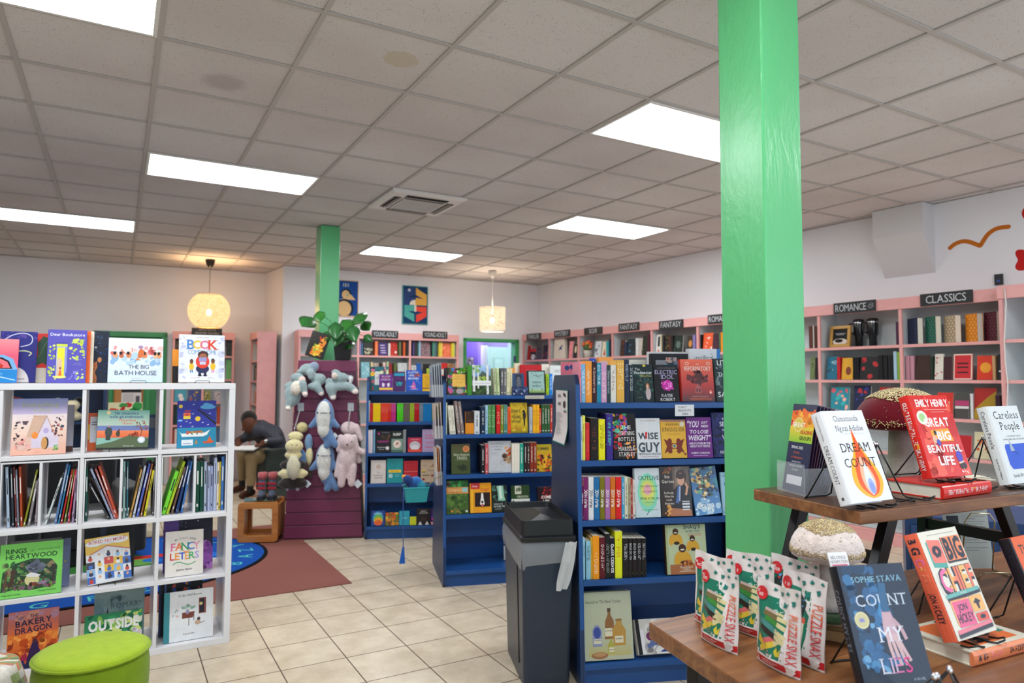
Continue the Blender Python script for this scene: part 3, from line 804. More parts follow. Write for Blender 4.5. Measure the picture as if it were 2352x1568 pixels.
BX=[BW.at(u,800,-.30)[0]for u in(688,823,942,1051)]
pinkcase('bookcase','pink bookcase against the back wall left of the green doorway',BW,-.30,BX,[1.805,1.48,1.16,.83,.47,.12],2.14)
LX=[BL.at(u,800,-.28)[0]for u in(399,468,536)]
pinkcase('bookcase','pink bookcase beside the green door under the globe lamp',BL,-.28,LX,[1.79,1.46,1.14,.83,.47,.12],2.12,dep=.27)
RT=Fr(1.645,10.42,-90)
pinkcase('bookcase','pink bookcase whose plain end panel faces the room near the corner',RT,0,[0,.52],[1.72,1.44,1.12,.80,.47,.12],2.12,dep=.25)
# chalk signs on the fascias
def sign(fr,y,u0,v0,u1,v1,text,label,extra=None):
 a,za=fr.at(u0,v0,y);b,zb_=fr.at(u1,v1,y);w_=b-a;h_=.105;zc=(za+zb_)/2
 t=thing('chalkboard_sign',label,'sign',fr.M(a,y,zc-h_/2),'chalk lettered section signs')
 mb=MB();mb.box((0,-.012,0),(w_,0,h_),'#1b1b1e');mb.build('board','plas',t)
 mb=MB();A=Art(mb,lambda x,yy,l:(x*w_,-.0125-l*EPS,yy*h_),w_,h_)
 A.run([('t',text,.5 if not extra else.42,.5,.62,'#cfd2d6',dict(w=.9 if not extra else.74,b=-.004 if not extra else-.006,sx=.85))])
 if extra:A.run([('l',[(.84,.45),(.88,.6),(.92,.5),(.95,.68)],.008,'#c4c7cb'),('l',[(.84,.45),(.87,.28),(.92,.36),(.96,.5)],.008,'#c4c7cb'),('l',[(.86,.62),(.9,.75),(.94,.7)],.006,'#c4c7cb')])
 mb.build('lettering','paper',t)
S='black chalk sign reading '
for(u0,v0,u1,v1,tx,lb,ex)in((1211,775,1243,771,'THRILLER','black chalk sign reading thriller, first above the far end of the long pink bookcase',0),(1274,768,1310,764,'MYSTERY','black chalk sign reading mystery, between the thriller and sci-fi signs',0),(1343,763,1384,757,'SCI-FI','black chalk sign reading sci-fi above the flower pot',0),(1422,754,1469,747,'FANTASY','black chalk sign reading fantasy, the one nearer the sci-fi sign',
 0),
 (1515,
 748,
 1570,
 742,
 'FANTASY',
 'black chalk sign reading fantasy, the one nearer the big green post',
 0),
 (1627,
 735,
 1684,
 728,
 'ROMANCE',
 'black chalk sign reading romance, partly hidden by the big green post',
 0),
 (1916,
 710,
 2012,
 700,
 'ROMANCE',
 'black chalk sign reading romance with a chalk flower',
 1),
 (2115,
 691,
 2235,
 678,
 'CLASSICS',
 'black chalk sign reading classics above the patterned cloth hardbacks',
 0)):
 sign(RW,-.313,u0,v0,u1,v1,tx,lb,ex)
sign(BW,-.313,854,767,914,768,'YOUNG ADULT','black chalk sign reading young adult, left one on the back bookcase')
sign(BW,-.313,971,769,1027,769,'YOUNG ADULT','black chalk sign reading young adult, right one on the back bookcase')
a,z=BL.at(440,764,-.32);b,_=BL.at(510,764,-.32)
t=thing('chalkboard_sign','black two line sign under the globe lamp behind the white book','sign',BL.M(a,-.32,z-.03))
mb=MB();mb.box((0,-.012,0),(b-a,0,.10),'#1b1b1e');mb.build('board','plas',t)
mb=MB();Art(mb,lambda x,y,l:(x*(b-a),-.0125-l*EPS,y*.10),b-a,.10).run([('t','MIDDLE GRADE',.5,.74,.24,'#8f9298',dict(w=.7)),('t','GRAPHIC NOVELS',.5,.3,.28,'#a4a7ad',dict(w=.8))]);mb.build('lettering','paper',t)
# framed prints on the back wall
def print_(name,label,quad,ops,edge):
 (a,z1),(b,z0)=BW.at(*quad[0]),BW.at(*quad[1]);w_,h_=b-a,z1-z0
 t=thing(name,label,'picture',BW.M(a,-.025,z0))
 mb=MB();mb.box((0,0,0),(w_,.024,h_),edge);mb.build('frame','paint',t)
 mb=MB();Art(mb,lambda x,y,l:(.012+x*(w_-.024),-.0006-l*EPS,.012+y*(h_-.024)),w_-.024,h_-.024).run(ops);mb.build('print','paper',t)
NV,YE,TE,RE,CRM='#0c3a66','#e3ac4c','#52aea4','#ec4a3a','#e6dccc'
print_('framed_print','navy print of yellow, teal and red angular shapes on the back wall',((924,655),(981,746)),[('r',0,0,1,1,NV),('p',[(.0,.88),(.28,.98),(.48,.98),(.48,.50),(.0,.50)],'#2b4478'),('p',[(.52,.96),(.98,.80),(.98,.50),(.52,.50)],YE),('p',[(.52,.98),(.52,.84),(.98,.70),(.98,.78)],YE),('p',[(.20,.70),(.46,.80),(.82,.68),(.50,.70)],NV),('c',.24,.90,.06,'#c9cfdf'),('e',
 .46,
 .50,
 .20,
 .14,
 CRM,
 0,
 180),
 ('p',
 [(.5,
 .64),
 (.8,
 .64),
 (.8,
 .5),
 (.5,
 .5)],
 YE),
 ('p',
 [(.04,
 .49),
 (.46,
 .49),
 (.46,
 .02),
 (.04,
 .18)],
 TE),
 ('p',
 [(.54,
 .46),
 (.97,
 .46),
 (.97,
 .2),
 (.54,
 .02)],
 RE),
 ('p',
 [(.2,
 .32),
 (.55,
 .24),
 (.82,
 .31),
 (.5,
 .34)],
 NV),
 ('r',
 .46,
 .32,
 .54,
 .5,
 CRM),
 ('p',
 [(.04,
 .19),
 (.46,
 .04),
 (.46,
 .0),
 (.04,
 .0)],
 NV),
 ('p',
 [(.54,
 .03),
 (.97,
 .18),
 (.97,
 .0),
 (.54,
 .0)],
 NV)],
 '#2f8f8a')
print_('framed_print','blue print with tan shapes half hidden behind the thin green post',((760,641),(822,728)),[('r',0,0,1,1,'#0d4792'),('r',.42,.83,.46,.93,'#9fb8c8'),('r',.5,.83,.55,.93,'#c8c0a0'),('r',.6,.83,.64,.93,'#9fb8c8'),('e',.55,.62,.2,.16,'#15233c'),('e',.53,.60,.15,.13,'#dcb882'),('p',[(.3,.46),(.92,.46),(.72,.62),(.62,.6),(.62,.70),(.56,.7),(.5,.5)],'#dcb882'),('e',
 .5,
 .22,
 .34,
 .26,
 '#15233c'),
 ('e',
 .47,
 .2,
 .28,
 .22,
 '#dcb882'),
 ('p',
 [(.55,
 .56),
 (.62,
 .66),
 (.62,
 .56)],
 '#52aea4')],
 '#d8b478')
# baseboard along the right wall
mb=MB();mb.box((-.1,-.015,0),(12,0,.1),WHITE);o=mb.build('baseboard_right','paint');o.matrix_world=RW.M(0,0,0);struct(o)
# ------------------------------------------------------------------ wire easels
def easel(label,M,h=.13,w=.10,lip=.03,group='black wire book easels'):
 t=thing('book_easel',label,'book easel',M,group)
 r=.0019;K='#141416'
 top=(0,.055,h)
 mb=MB()
 for sx in(-1,1):
  mb.tube([(sx*.006,.053,h),(sx*w*.16,.02,h*.35),(sx*w*.22,.002,.006),(sx*w*.22,-.006,.0025),(sx*w*.28,-lip*.7,.003),(sx*w*.46,-lip,.006),(sx*w*.5,-lip+.002,.013),(sx*w*.48,-lip*.5,.010),(sx*w*.4,0,.004)],r,K,6)
 mb.build('front_lip','wire',t)
 mb=MB();mb.tube([(-.006,.055,h),(-w*.42,.115,.008),(-w*.42,.125,.0025),(-w*.2,.128,.0025),(w*.2,.128,.0025),(w*.42,.125,.0025),(w*.42,.115,.008),(.006,.055,h)],r,K,6);mb.build('back_leg','wire',t)
 mb=MB();mb.ellipsoid((-.004,.053,h),(.006,.005,.006),'#d8d8dc',10,6);mb.ellipsoid((.005,.055,h-.001),(.005,.005,.006),'#c8c8cc',10,6);mb.build('hinge_cap','chrome',t)
 return t
def lip(label,M,w=.075):
 """small easel of which only the bent front wire shows"""
 t=thing('book_easel',label,'book easel',M,'black wire book easels')
 mb=MB();K='#141416';r=.0016
 mb.tube([(-w/2,.024,.002),(-w/2,-.026,.002),(-w/2+.003,-.028,.014),(w/2-.003,-.028,.014),(w/2,-.026,.002),(w/2,.024,.002)],r,K,6);mb.build('front_lip','wire',t)
 mb=MB();mb.tube([(-w/2,.024,.002),(-w*.3,.046,.11),(w*.3,.046,.11),(w/2,.024,.002)],r,K,6)
 mb.tube([(-w*.3,.046,.11),(-w*.3,.085,.002),(w*.3,.085,.002),(w*.3,.046,.11)],r,K,6);mb.build('back_leg','wire',t)
 return t
# ------------------------------------------------------------------ white cube shelf
KA=Fr(0,4.17,0)
t=thing('cube_shelf','white open-backed cube shelf of four rows standing across the left of the shop','shelf',KA.M(0,0,0))
XR,XL,KD,WL=.581,-.875,.385,'#e4e4e8'
def kbox(nm,a,b):mb=MB();mb.box(a,b,WL);mb.build(nm,'lac',t,bevel=.0015)
kbox('top_panel',(XL,0,1.407),(XR,KD,1.439));kbox('bottom_panel',(XL,0,.0),(XR,KD,.033))
kbox('side_panel',(XL,.0005,.033),(XL+.032,KD,1.407));kbox('side_panel',(XR-.032,.0005,.033),(XR,KD,1.407))
KX=[.207,-.148,-.496];KZ=[1.068,.708,.374]
for z in KZ:kbox('shelf',(XL+.032,.002,z-.011),(XR-.032,KD-.002,z+.011))
zz=[.033]+[z for z in sorted(KZ)]+[1.407]
for x in KX:
 for a,b in zip(zz,zz[1:]):kbox('divider',(x-.009,.003,a+(.011 if a>.1 else 0)),(x+.009,KD-.003,b-(.011 if b<1.4 else 0)))
KXX=[XL+.032+.009]+sorted(KX)+[XR-.032+.0]
ins_lab=['','in the left visible column','in the middle column','at the right end']
for i,(a,b)in enumerate(zip([XL+.032]+[x+.009 for x in sorted(KX)],[x-.009 for x in sorted(KX)]+[XR-.032])):
 if i==0:continue
 tt=thing('shelf_insert',f'white two-slot insert of thin picture books, {ins_lab[i]} of the cube shelf','shelf insert',KA.M(0,0,.7192),'two-slot inserts')
 m_=(a+b)/2
 for nm,p,q in(('bottom_panel',(a+.002,.006,0),(b-.002,KD-.02,.008)),('top_panel',(a+.002,.006,.324),(b-.002,KD-.02,.332)),('divider',(m_-.006,.007,.008),(m_+.006,KD-.02,.324)),('side_panel',(a+.002,.007,.008),(a+.008,KD-.02,.324)),('side_panel',(b-.008,.007,.008),(b-.002,KD-.02,.324))):
  mb=MB();mb.box(p,q,WL);mb.build(nm,'lac',tt)
# picture-book covers
DK='#20222a'
def fig(cx,y0,s,top,bot,skin,hair,asp=1.0):
 """small printed figure: legs, body, head, hair (unit coords)"""
 return[('r',cx-.04*s,y0,cx-.01*s,y0+.10*s*asp,bot),('r',cx+.01*s,y0,cx+.04*s,y0+.10*s*asp,bot),('e',cx,y0+.17*s*asp,.07*s,.10*s*asp,top),('e',cx,y0+.31*s*asp,.052*s,.07*s*asp,hair),('e',cx,y0+.295*s*asp,.042*s,.052*s*asp,skin)]
A_dear=[('r',0,0,1,1,'#5b55b4'),('t','Dear Bookstore',.5,.91,.055,'#e4e2f4',dict(b=.01)),('n',.04,.06,.24,.78,26,['#c4d65a','#b4c850','#dbe67a'],.02,.045,1),('n',.58,.38,.95,.84,34,['#c4d65a','#b4c850','#dbe67a'],.02,.045,2),('n',.76,.06,.95,.26,8,['#c4d65a','#dbe67a'],.02,.05,4),('n',.56,.08,.8,.24,10,['#7a78d0','#8a88da'],.02,.05,5),('c',.70,.79,.075,'#d0e060'),('r',.20,.12,.50,
 .76,
 '#4a48a0'),
 ('r',
 .225,
 .12,
 .475,
 .72,
 '#a8b0e0'),
 ('r',
 .25,
 .12,
 .45,
 .66,
 '#e6dc3c'),
 ('p',
 [(.25,
 .12),
 (.38,
 .12),
 (.38,
 .42),
 (.30,
 .48),
 (.25,
 .40)],
 '#d8bca0'),
 ('p',
 [(.44,
 .66),
 (.50,
 .70),
 (.50,
 .2),
 (.44,
 .14)],
 '#8c94d4'),
 ('r',
 .22,
 .68,
 .50,
 .73,
 '#ccd84a'),
 ('p',
 [(.29,
 .12),
 (.39,
 .12),
 (.35,
 .25),
 (.33,
 .25)],
 '#e86a2a'),
 ('c',
 .34,
 .275,
 .03,
 '#8a4a30'),
 ('e',
 .33,
 .11,
 .17,
 .025,
 '#e6e27a'),
 ('t',
 'Emily Arrow',
 .78,
 .44,
 .018,
 '#b8b8e8'),
 ('t',
 'Illustrated by',
 .78,
 .37,
 .014,
 '#b8b8e8'),
 ('t',
 'Genevieve Godbout',
 .78,
 .34,
 .014,
 '#b8b8e8')]
A_bath=[('v',0,0,1,1,'#cfdff0','#eef2fa'),('n',.02,.42,.98,.60,26,['#8fb6dc','#b6d2ec','#a4c4e4','#d4e4f4'],.03,.09,11),('n',.03,.62,.98,.78,26,['#e8a0a0','#f0c4c4','#e06a6a','#f4dcdc'],.02,.06,12)]
for cx,cc in((.12,'#e8a070'),(.23,'#c86a4a'),(.36,'#d88a5a'),(.57,'#dc7440'),(.66,'#e08a5a'),(.86,'#ecb48a'),(.93,'#e49a6a')):
 A_bath+=[('e',cx,.60,.045,.055,cc),('c',cx+.01,.67,.022,cc),('e',cx-.012,.655,.028,.04,'#241a1e')]
A_bath+=[('e',.59,.66,.055,.10,'#dc7440'),('e',.58,.80,.045,.04,'#b48ab0'),('l',[(.22,.74),(.28,.66),(.34,.62)],.018,'#d8703a'),('l',[(.42,.78),(.42,.68)],.012,'#d8703a'),('p',[(.48,.5),(.53,.56),(.58,.5)],'#e08a50'),('t','THE BIG',.55,.35,.085,'#3a4a64',dict(b=-.004)),('t','BATH HOUSE',.5,.21,.10,'#3a4a64',dict(b=-.004,w=.88)),('t','Kyo Maclear',.5,.09,.02,'#c09aa0')]
A_book=[('r',0,0,1,1,'#e8eaf0'),('n',.0,.1,.14,.95,14,['#d0d4ec','#c4c8e8','#dcdff0'],.03,.08,21),('n',.86,.1,1.0,.95,14,['#d0d4ec','#c4c8e8','#dcdff0'],.03,.08,22),('t','A LIBRARIAN\'S JOURNEY',.5,.94,.016,'#c08a8a'),('t','B',.25,.79,.19,'#4a86cc',dict(b=.02,sf=True)),('t','O',.40,.79,.17,'#eac23c',dict(b=.02)),('t','O',.56,.79,.17,'#e0709a',dict(b=.02)),('t','K',.74,.79,.19,'#e0452c',
 dict(b=.02,
 sf=True)),
 ('t',
 'COMES HOME',
 .5,
 .63,
 .09,
 '#5a9ad0',
 dict(w=.62,
 b=-.004))]
A_book+=fig(.27,.20,.75,'#f0c02a','#3a78c0','#7a4a30','#3a2220')+fig(.74,.20,.8,'#ecc02c','#e88ab0','#7a4a2c','#22201f')+[('e',.51,.28,.145,.09,'#272c58'),('r',.42,.145,.48,.21,'#272c58'),('r',.54,.145,.6,.21,'#272c58'),('e',.455,.14,.045,.015,'#181820'),('e',.57,.14,.045,.015,'#181820'),('e',.51,.43,.15,.14,'#e4402c'),('e',.52,.57,.115,.09,'#4a2a20'),('e',.52,.54,.085,.065,'#a8684a'),
 ('r',
 .43,
 .44,
 .60,
 .52,
 '#9a9ad0'),
 ('r',
 .45,
 .37,
 .58,
 .43,
 '#c8d0e8'),
 ('t',
 'Pat Zietlow Miller',
 .35,
 .095,
 .018,
 '#d08a8a'),
 ('t',
 'illustrated',
 .7,
 .095,
 .018,
 '#d08a8a')]
A_car=[('v',0,.62,1,1,'#e0607a','#ee9098'),('r',0,0,1,.30,'#2a86cc'),('p',[(0,.3),(1,.3),(.86,.55),(.6,.64),(0,.62)],'#7aaee0'),('p',[(.05,.32),(.86,.32),(.75,.5),(.55,.58),(.05,.58)],'#2a2026'),('p',[(.1,.34),(.8,.34),(.7,.48),(.5,.55),(.1,.55)],'#e8707a'),('e',.4,.42,.12,.08,'#1e1a1e'),('e',.5,.38,.1,.05,'#c43a2a'),('e',.3,.7,.14,.05,'#e86a3a'),('l',[(0,.1),(.5,.14),(.95,.06)],
 .03,
 '#bfe0f4'),
 ('t',
 'GO',
 .5,
 .2,
 .05,
 '#9ad0f0')]
A_navy=[('v',0,0,1,1,'#2a2c74','#343684'),('n',0,.85,1,1,14,['#5a4a9a','#443c8c'],.03,.08,31),('l',spl([(.05,.8),(.3,.92),(.62,.97),(.85,.9),(.82,.76),(.55,.7)]),.03,'#c8cce0'),('l',spl([(.4,.6),(.65,.62),(.85,.58),(.78,.52)]),.035,'#c4cc9a'),('e',.42,0,.4,.3,'#cfcaca',0,180),('n',.15,.2,.5,.34,10,['#c47a4a','#7a4a30'],.02,.05,32),('r',.25,.06,.7,.075,'#6a6a78')]
A_redgreen=[('r',0,0,1,1,'#c8322c'),('p',[(.1,.3),(.35,.55),(.3,.8),(.6,.95),(.95,.9),(.9,.35),(.6,.4)],'#2f4c3c'),('l',[(.2,.3),(.6,.7),(.9,.9)],.03,'#54785a'),('r',0,0,1,.30,'#cfc8b8')]
A_fox=[('r',0,0,1,1,'#1c2436'),('n',.0,.6,.55,1,40,['#2c3c5c','#38506f','#263048'],.03,.07,41),('n',.4,.2,1,.7,14,['#22407a','#1b3360'],.05,.1,42),('p',[(0,.34),(.3,.42),(.34,.3),(.2,.2),(.32,.1),(.3,0),(0,0)],'#b4683a'),('e',.45,.44,.12,.05,'#d08850'),('n',.05,.02,.3,.4,18,['#8a4a2a','#d8905a','#3a2420'],.02,.05,43),('t','THE',.1,.68,.04,'#d8d8d8')]
A_fine=[('v',0,.0,1,.45,'#ecb09a','#f0d4c4'),('v',0,.45,1,.72,'#f0d4c4','#e6d8dc'),('v',0,.72,1,1,'#c8b8d8','#8e9ad0'),('t','Everything',.5,.89,.075,'#b4c87c',dict(sf=True,w=.7)),('t','is Fine!',.54,.795,.065,'#b8c684',dict(sf=True,w=.48)),('p',[(.26,.28),(.54,.28),(.62,.68),(.38,.70)],'#d4b09a'),('p',[(.46,.29),(.78,.31),(.62,.66)],'#dcd0e4'),('l',[(.38,.70),(.40,.68),(.62,.69),
 (.79,
 .32)],
 .012,
 '#b08a7c'),
 ('l',
 [(.62,
 .68),
 (.45,
 .3)],
 .010,
 '#a48a90'),
 ('e',
 .62,
 .42,
 .05,
 .05,
 '#b8a8d4'),
 ('r',
 .36,
 .12,
 .86,
 .32,
 '#d8cce0'),
 ('e',
 .615,
 .2,
 .065,
 .11,
 '#3a3436'),
 ('e',
 .595,
 .2,
 .055,
 .11,
 '#d0985c'),
 ('e',
 .42,
 .34,
 .06,
 .06,
 '#f09040'),
 ('n',
 .03,
 .1,
 .36,
 .28,
 16,
 ['#f0a098',
 '#ecb4ac',
 '#e8c0b4'],
 .03,
 .07,
 51),
 ('n',
 .05,
 .25,
 .2,
 .65,
 14,
 ['#4a3a44',
 '#8a6a7a',
 '#3a2c34'],
 .012,
 .03,
 52),
 ('n',
 .72,
 .3,
 .94,
 .68,
 24,
 ['#6a3a5a',
 '#4a2a3a',
 '#c06a5a',
 '#3a4a6a'],
 .012,
 .03,
 53),
 ('p',
 [(.18,
 .6),
 (.3,
 .6),
 (.26,
 .53),
 (.2,
 .54)],
 '#5a4a50'),
 ('n',
 .74,
 .08,
 .84,
 .16,
 6,
 ['#6aa860',
 '#8cc070'],
 .02,
 .04,
 54),
 ('t',
 'Mike Shaw',
 .5,
 .045,
 .016,
 '#d07a6a'),
 ('l',
 [(.3,
 .08),
 (.36,
 .1)],
 .012,
 '#3a3030')]
A_ngi=[('r',0,0,1,1,'#8cb8ac'),('v',0,.58,1,1,'#b8c8b8','#6fa69a'),('t','Nii maandxa',.55,.92,.07,'#3c5a84',dict(b=.02,w=.5)),('t','ezhi-gkendmaanh',.55,.83,.07,'#3c5a84',dict(b=.02,w=.7)),('t','This is How',.57,.74,.055,'#e0643c',dict(b=.015,w=.42)),('t','I Know',.57,.66,.05,'#e0643c',dict(b=.015,w=.3)),('r',0,.48,1,.60,'#6f7fb4'),('v',0,.30,1,.48,'#e4663e','#f08858'),('p',[(0,
 .12),
 (.3,
 .2),
 (.62,
 .36),
 (1,
 .28),
 (1,
 .0),
 (0,
 .0)],
 '#5a6a4c'),
 ('e',
 .22,
 .44,
 .07,
 .14,
 '#3e4a48'),
 ('c',
 .22,
 .59,
 .026,
 '#b08aa0'),
 ('r',
 .17,
 .24,
 .26,
 .36,
 '#39423e'),
 ('e',
 .40,
 .40,
 .04,
 .08,
 '#4c4438'),
 ('c',
 .42,
 .49,
 .02,
 '#6a3a2a'),
 ('l',
 [(.84,
 .3),
 (.86,
 .5),
 (.8,
 .68)],
 .014,
 '#7a4436'),
 ('l',
 [(.86,
 .46),
 (.94,
 .66)],
 .01,
 '#8a5040'),
 ('n',
 .74,
 .52,
 .98,
 .72,
 16,
 ['#a8584a',
 '#8a4a3a'],
 .01,
 .022,
 62),
 ('n',
 .6,
 .34,
 .8,
 .44,
 6,
 ['#8c3a26',
 '#b04a30'],
 .02,
 .05,
 63),
 ('c',
 .86,
 .24,
 .075,
 '#c8d8e4'),
 ('c',
 .86,
 .24,
 .05,
 '#f0f2f4'),
 ('r',
 0,
 0,
 1,
 .05,
 '#2c2e2c'),
 ('t',
 'Brittany Luby',
 .62,
 .09,
 .03,
 '#e8e8e0',
 dict(w=.4)),
 ('c',
 .2,
 .93,
 .04,
 '#d4c494')]
A_harb=[('r',0,.42,1,1,'#2a349c'),('r',0,0,1,.42,'#2488ac'),('c',.08,.88,.05,'#ecd048'),('c',.52,.61,.068,'#ecc832'),('e',.78,.86,.2,.05,'#5aa8e0'),('e',.74,.90,.09,.05,'#5aa8e0'),('e',.84,.89,.07,.04,'#5aa8e0'),('e',.07,.58,.06,.02,'#7ab8e0'),('p',[(.5,.81),(.53,.82),(1,.52),(1,.46)],'#15151c'),('l',[(.53,.8),(1,.6)],.022,'#15151c'),('l',[(.52,.8),(.52,.66)],.008,'#15151c'),('r',
 .16,
 .72,
 .33,
 .74,
 '#a8a8d8'),
 ('r',
 .18,
 .76,
 .33,
 .80,
 '#a0305a'),
 ('r',
 .15,
 .61,
 .33,
 .74,
 '#e07040'),
 ('r',
 .15,
 .61,
 .33,
 .67,
 '#e8d040'),
 ('e',
 .24,
 .70,
 .05,
 .025,
 '#c83a3a')]+[('l',
 [(x,
 y),
 (x+.03,
 y-.012),
 (x+.05,
 y+.01)],
 .012,
 '#dfe6f4')for x,
 y in((.38,
 .92),
 (.36,
 .72),
 (.3,
 .53),
 (.36,
 .45),
 (.62,
 .53),
 (.76,
 .48),
 (.06,
 .46),
 (.8,
 .72),
 (.2,
 .56))]+[('p',
 [(.06,
 .35),
 (.1,
 .30),
 (.7,
 .31),
 (.84,
 .37),
 (.76,
 .26),
 (.66,
 .23),
 (.12,
 .23)],
 '#e8ecec'),
 ('p',
 [(.2,
 .30),
 (.28,
 .34),
 (.62,
 .36),
 (.66,
 .31)],
 '#b4683c'),
 ('n',
 .22,
 .29,
 .64,
 .35,
 12,
 ['#7a9a4a',
 '#d09a4a',
 '#c8543a',
 '#4a7a6a'],
 .02,
 .04,
 71),
 ('p',
 [(.64,
 .12),
 (.96,
 .13),
 (.9,
 .08),
 (.68,
 .08)],
 '#d4552c'),
 ('p',
 [(.76,
 .12),
 (.9,
 .12),
 (.82,
 .24),
 (.8,
 .18)],
 '#e0662c'),
 ('r',
 .11,
 .05,
 .40,
 .17,
 '#dfe6ec'),
 ('r',
 .14,
 .08,
 .36,
 .095,
 '#8a94a4'),
 ('p',
 [(.44,
 .08),
 (.52,
 .08),
 (.49,
 .18)],
 '#b8843c')]
A_rings=[('r',0,0,1,1,'#7cd060'),('t','RINGS',.25,.86,.085,'#1f3a26',dict(b=.012,w=.40)),('t','OF',.5,.845,.035,'#2f5a3a'),('t','poems on growing',.77,.865,.035,'#3c7a44',dict(w=.36)),('t','HEARTWOOD',.5,.755,.085,'#1f3a26',dict(b=.012,w=.88)),('p',[(.03,.12),(.05,.48),(.2,.62),(.5,.70),(.82,.66),(.92,.52),(.9,.17),(.7,.13),(.5,.11),(.25,.15)],'#2c4a34'),('n',.07,.3,.9,.64,90,['#3a6a3c',
 '#26402c',
 '#548c4a',
 '#1c2e22',
 '#7a9a5c',
 '#8a7a5a'],
 .02,
 .05,
 81),
 ('n',
 .08,
 .15,
 .88,
 .3,
 60,
 ['#3f6c34',
 '#274a2a',
 '#6c8c44',
 '#5a3a34',
 '#7a5a6a'],
 .02,
 .05,
 82),
 ('p',
 [(.14,
 .2),
 (.2,
 .52),
 (.26,
 .52),
 (.22,
 .2)],
 '#4a382e'),
 ('p',
 [(.06,
 .2),
 (.1,
 .5),
 (.13,
 .5),
 (.12,
 .2)],
 '#5a4636'),
 ('p',
 [(.84,
 .22),
 (.82,
 .56),
 (.9,
 .54),
 (.88,
 .22)],
 '#3a3a34'),
 ('n',
 .42,
 .45,
 .72,
 .6,
 16,
 ['#5c6274',
 '#4c5264',
 '#6a7082'],
 .04,
 .08,
 83),
 ('e',
 .52,
 .30,
 .12,
 .11,
 '#cfc890'),
 ('p',
 [(.42,
 .40),
 (.5,
 .44),
 (.66,
 .38),
 (.6,
 .34),
 (.44,
 .36)],
 '#dcdcdc'),
 ('n',
 .5,
 .19,
 .62,
 .24,
 6,
 ['#8a3a34',
 '#3a2a2a'],
 .02,
 .04,
 84),
 ('n',
 .62,
 .22,
 .8,
 .3,
 10,
 ['#9a7a9a',
 '#4a8a5a'],
 .02,
 .05,
 85),
 ('t',
 'Molly Beth Griffin',
 .2,
 .06,
 .03,
 '#2a5a30',
 dict(w=.3)),
 ('t',
 'Claudia McGehee',
 .77,
 .085,
 .03,
 '#2a5a30',
 dict(w=.3))]
_cl=['#3a6ac0','#e8b830','#c83a34','#e6e8ec','#20284a','#8ab8e4']
A_bored=[('r',0,0,1,1,'#ecc040'),('p',[(0,.62),(.48,.80),(1,.66),(1,0),(0,0)],'#c23a34'),('p',[(0,.60),(.48,.78),(1,.64),(1,0),(0,0)],'#e4e6ea')]
for i in range(5):
 for j in range(4):
  x0,x1=.21*i-.02,.21*i+.185;y0=.015+.16*j+.06*min(i,4-i)*.5;A_bored.append(('r',max(x0,.0),y0,min(x1,1),y0+.15,_cl[(i*3+j*5+i*j)%6]))
  cx=(max(x0,0)+min(x1,1))/2;A_bored+=[('e',cx,y0+.05,.05,.045,_cl[(i+j*2+2)%6]),('e',cx,y0+.105,.03,.028,['#7a4a34','#e0a880','#3a241e'][(i+j)%3])]
A_bored+=[('e',.5,.90,.46,.075,'#f0f0f0'),('e',.2,.87,.2,.06,'#f0f0f0'),('e',.78,.88,.2,.065,'#f0f0f0'),('t','BORED NO MORE!',.5,.905,.07,['#c83a34','#e0526a','#c83a34'],dict(w=.84,b=.012)),('t','The ABCs of what to do',.5,.85,.018,'#5a8ac0')]
_fc=['#e06a9a','#e8703a','#3a9a5a','#3a70c0','#e49ab8']
A_fancy=[('r',0,0,1,1,'#e6e0da')]+[('t',c_,.26+.044*i,.80+.035*math.sin(PI*i/11),.034,'#3a3050',dict(b=.006,r=20-3.6*i))for i,c_ in enumerate('MY FIRST BOOK')if c_!=' ']+[('t',c_,.20+.155*i,.65,.16,_fc[i],dict(b=.016,sf=i%2==0))for i,c_ in enumerate('FANCY')]+[('t',c_,.18+.13*i,.44,.15,['#cf3434','#e8943a','#3a58c0','#f0a85a','#46a86a','#b0a4dc'][i],dict(b=.016,sf=i%2==1))for i,
 c_ in enumerate('LETTERS'[:3]+'ERS')]+[('l',
 spl([(.2,
 .27),
 (.35,
 .31),
 (.6,
 .24),
 (.8,
 .29)]),
 .022,
 '#46a86a'),
 ('l',
 spl([(.45,
 .56),
 (.55,
 .53),
 (.65,
 .56)]),
 .02,
 '#e8943a'),
 ('c',
 .34,
 .22,
 .008,
 '#cf3434'),
 ('c',
 .45,
 .205,
 .008,
 '#3a58c0'),
 ('t',
 'Jessica Hische',
 .5,
 .14,
 .042,
 '#2e2a4a',
 dict(w=.55,
 b=.006))]
A_dragon=[('v',0,0,1,.18,'#2a2c5a','#3a3a6a'),('v',0,.18,1,.6,'#c4562a','#e07a36'),('v',0,.6,1,1,'#d4683a','#c07880'),('n',0,.18,1,.6,60,['#e8883a','#b8481e','#d0602a','#f09a4c','#a83e1c','#8a3420'],.04,.10,91),('n',0,.02,1,.2,26,['#2a3266','#1f2850','#c4562a','#3a3a6e'],.04,.10,92),('n',.0,.88,1,.98,12,['#b888a0','#d09080'],.05,.1,93),('t','THE',.5,.905,.05,'#3a2a4c',dict(b=.016)),
 ('t',
 'BAKERY',
 .5,
 .80,
 .10,
 '#2e2648',
 dict(b=.022,
 w=.72,
 r=4)),
 ('t',
 'DRAGON',
 .5,
 .67,
 .10,
 '#2e2648',
 dict(b=.022,
 w=.72,
 r=4)),
 ('p',
 [(.38,
 .12),
 (.46,
 .36),
 (.5,
 .46),
 (.58,
 .46),
 (.62,
 .34),
 (.74,
 .12)],
 '#33204e'),
 ('c',
 .53,
 .46,
 .045,
 '#4a2a3c'),
 ('p',
 [(.22,
 .14),
 (.38,
 .30),
 (.4,
 .14)],
 '#a02a4a'),
 ('p',
 [(.68,
 .16),
 (.72,
 .3),
 (.86,
 .26),
 (.8,
 .14)],
 '#8a2440')]
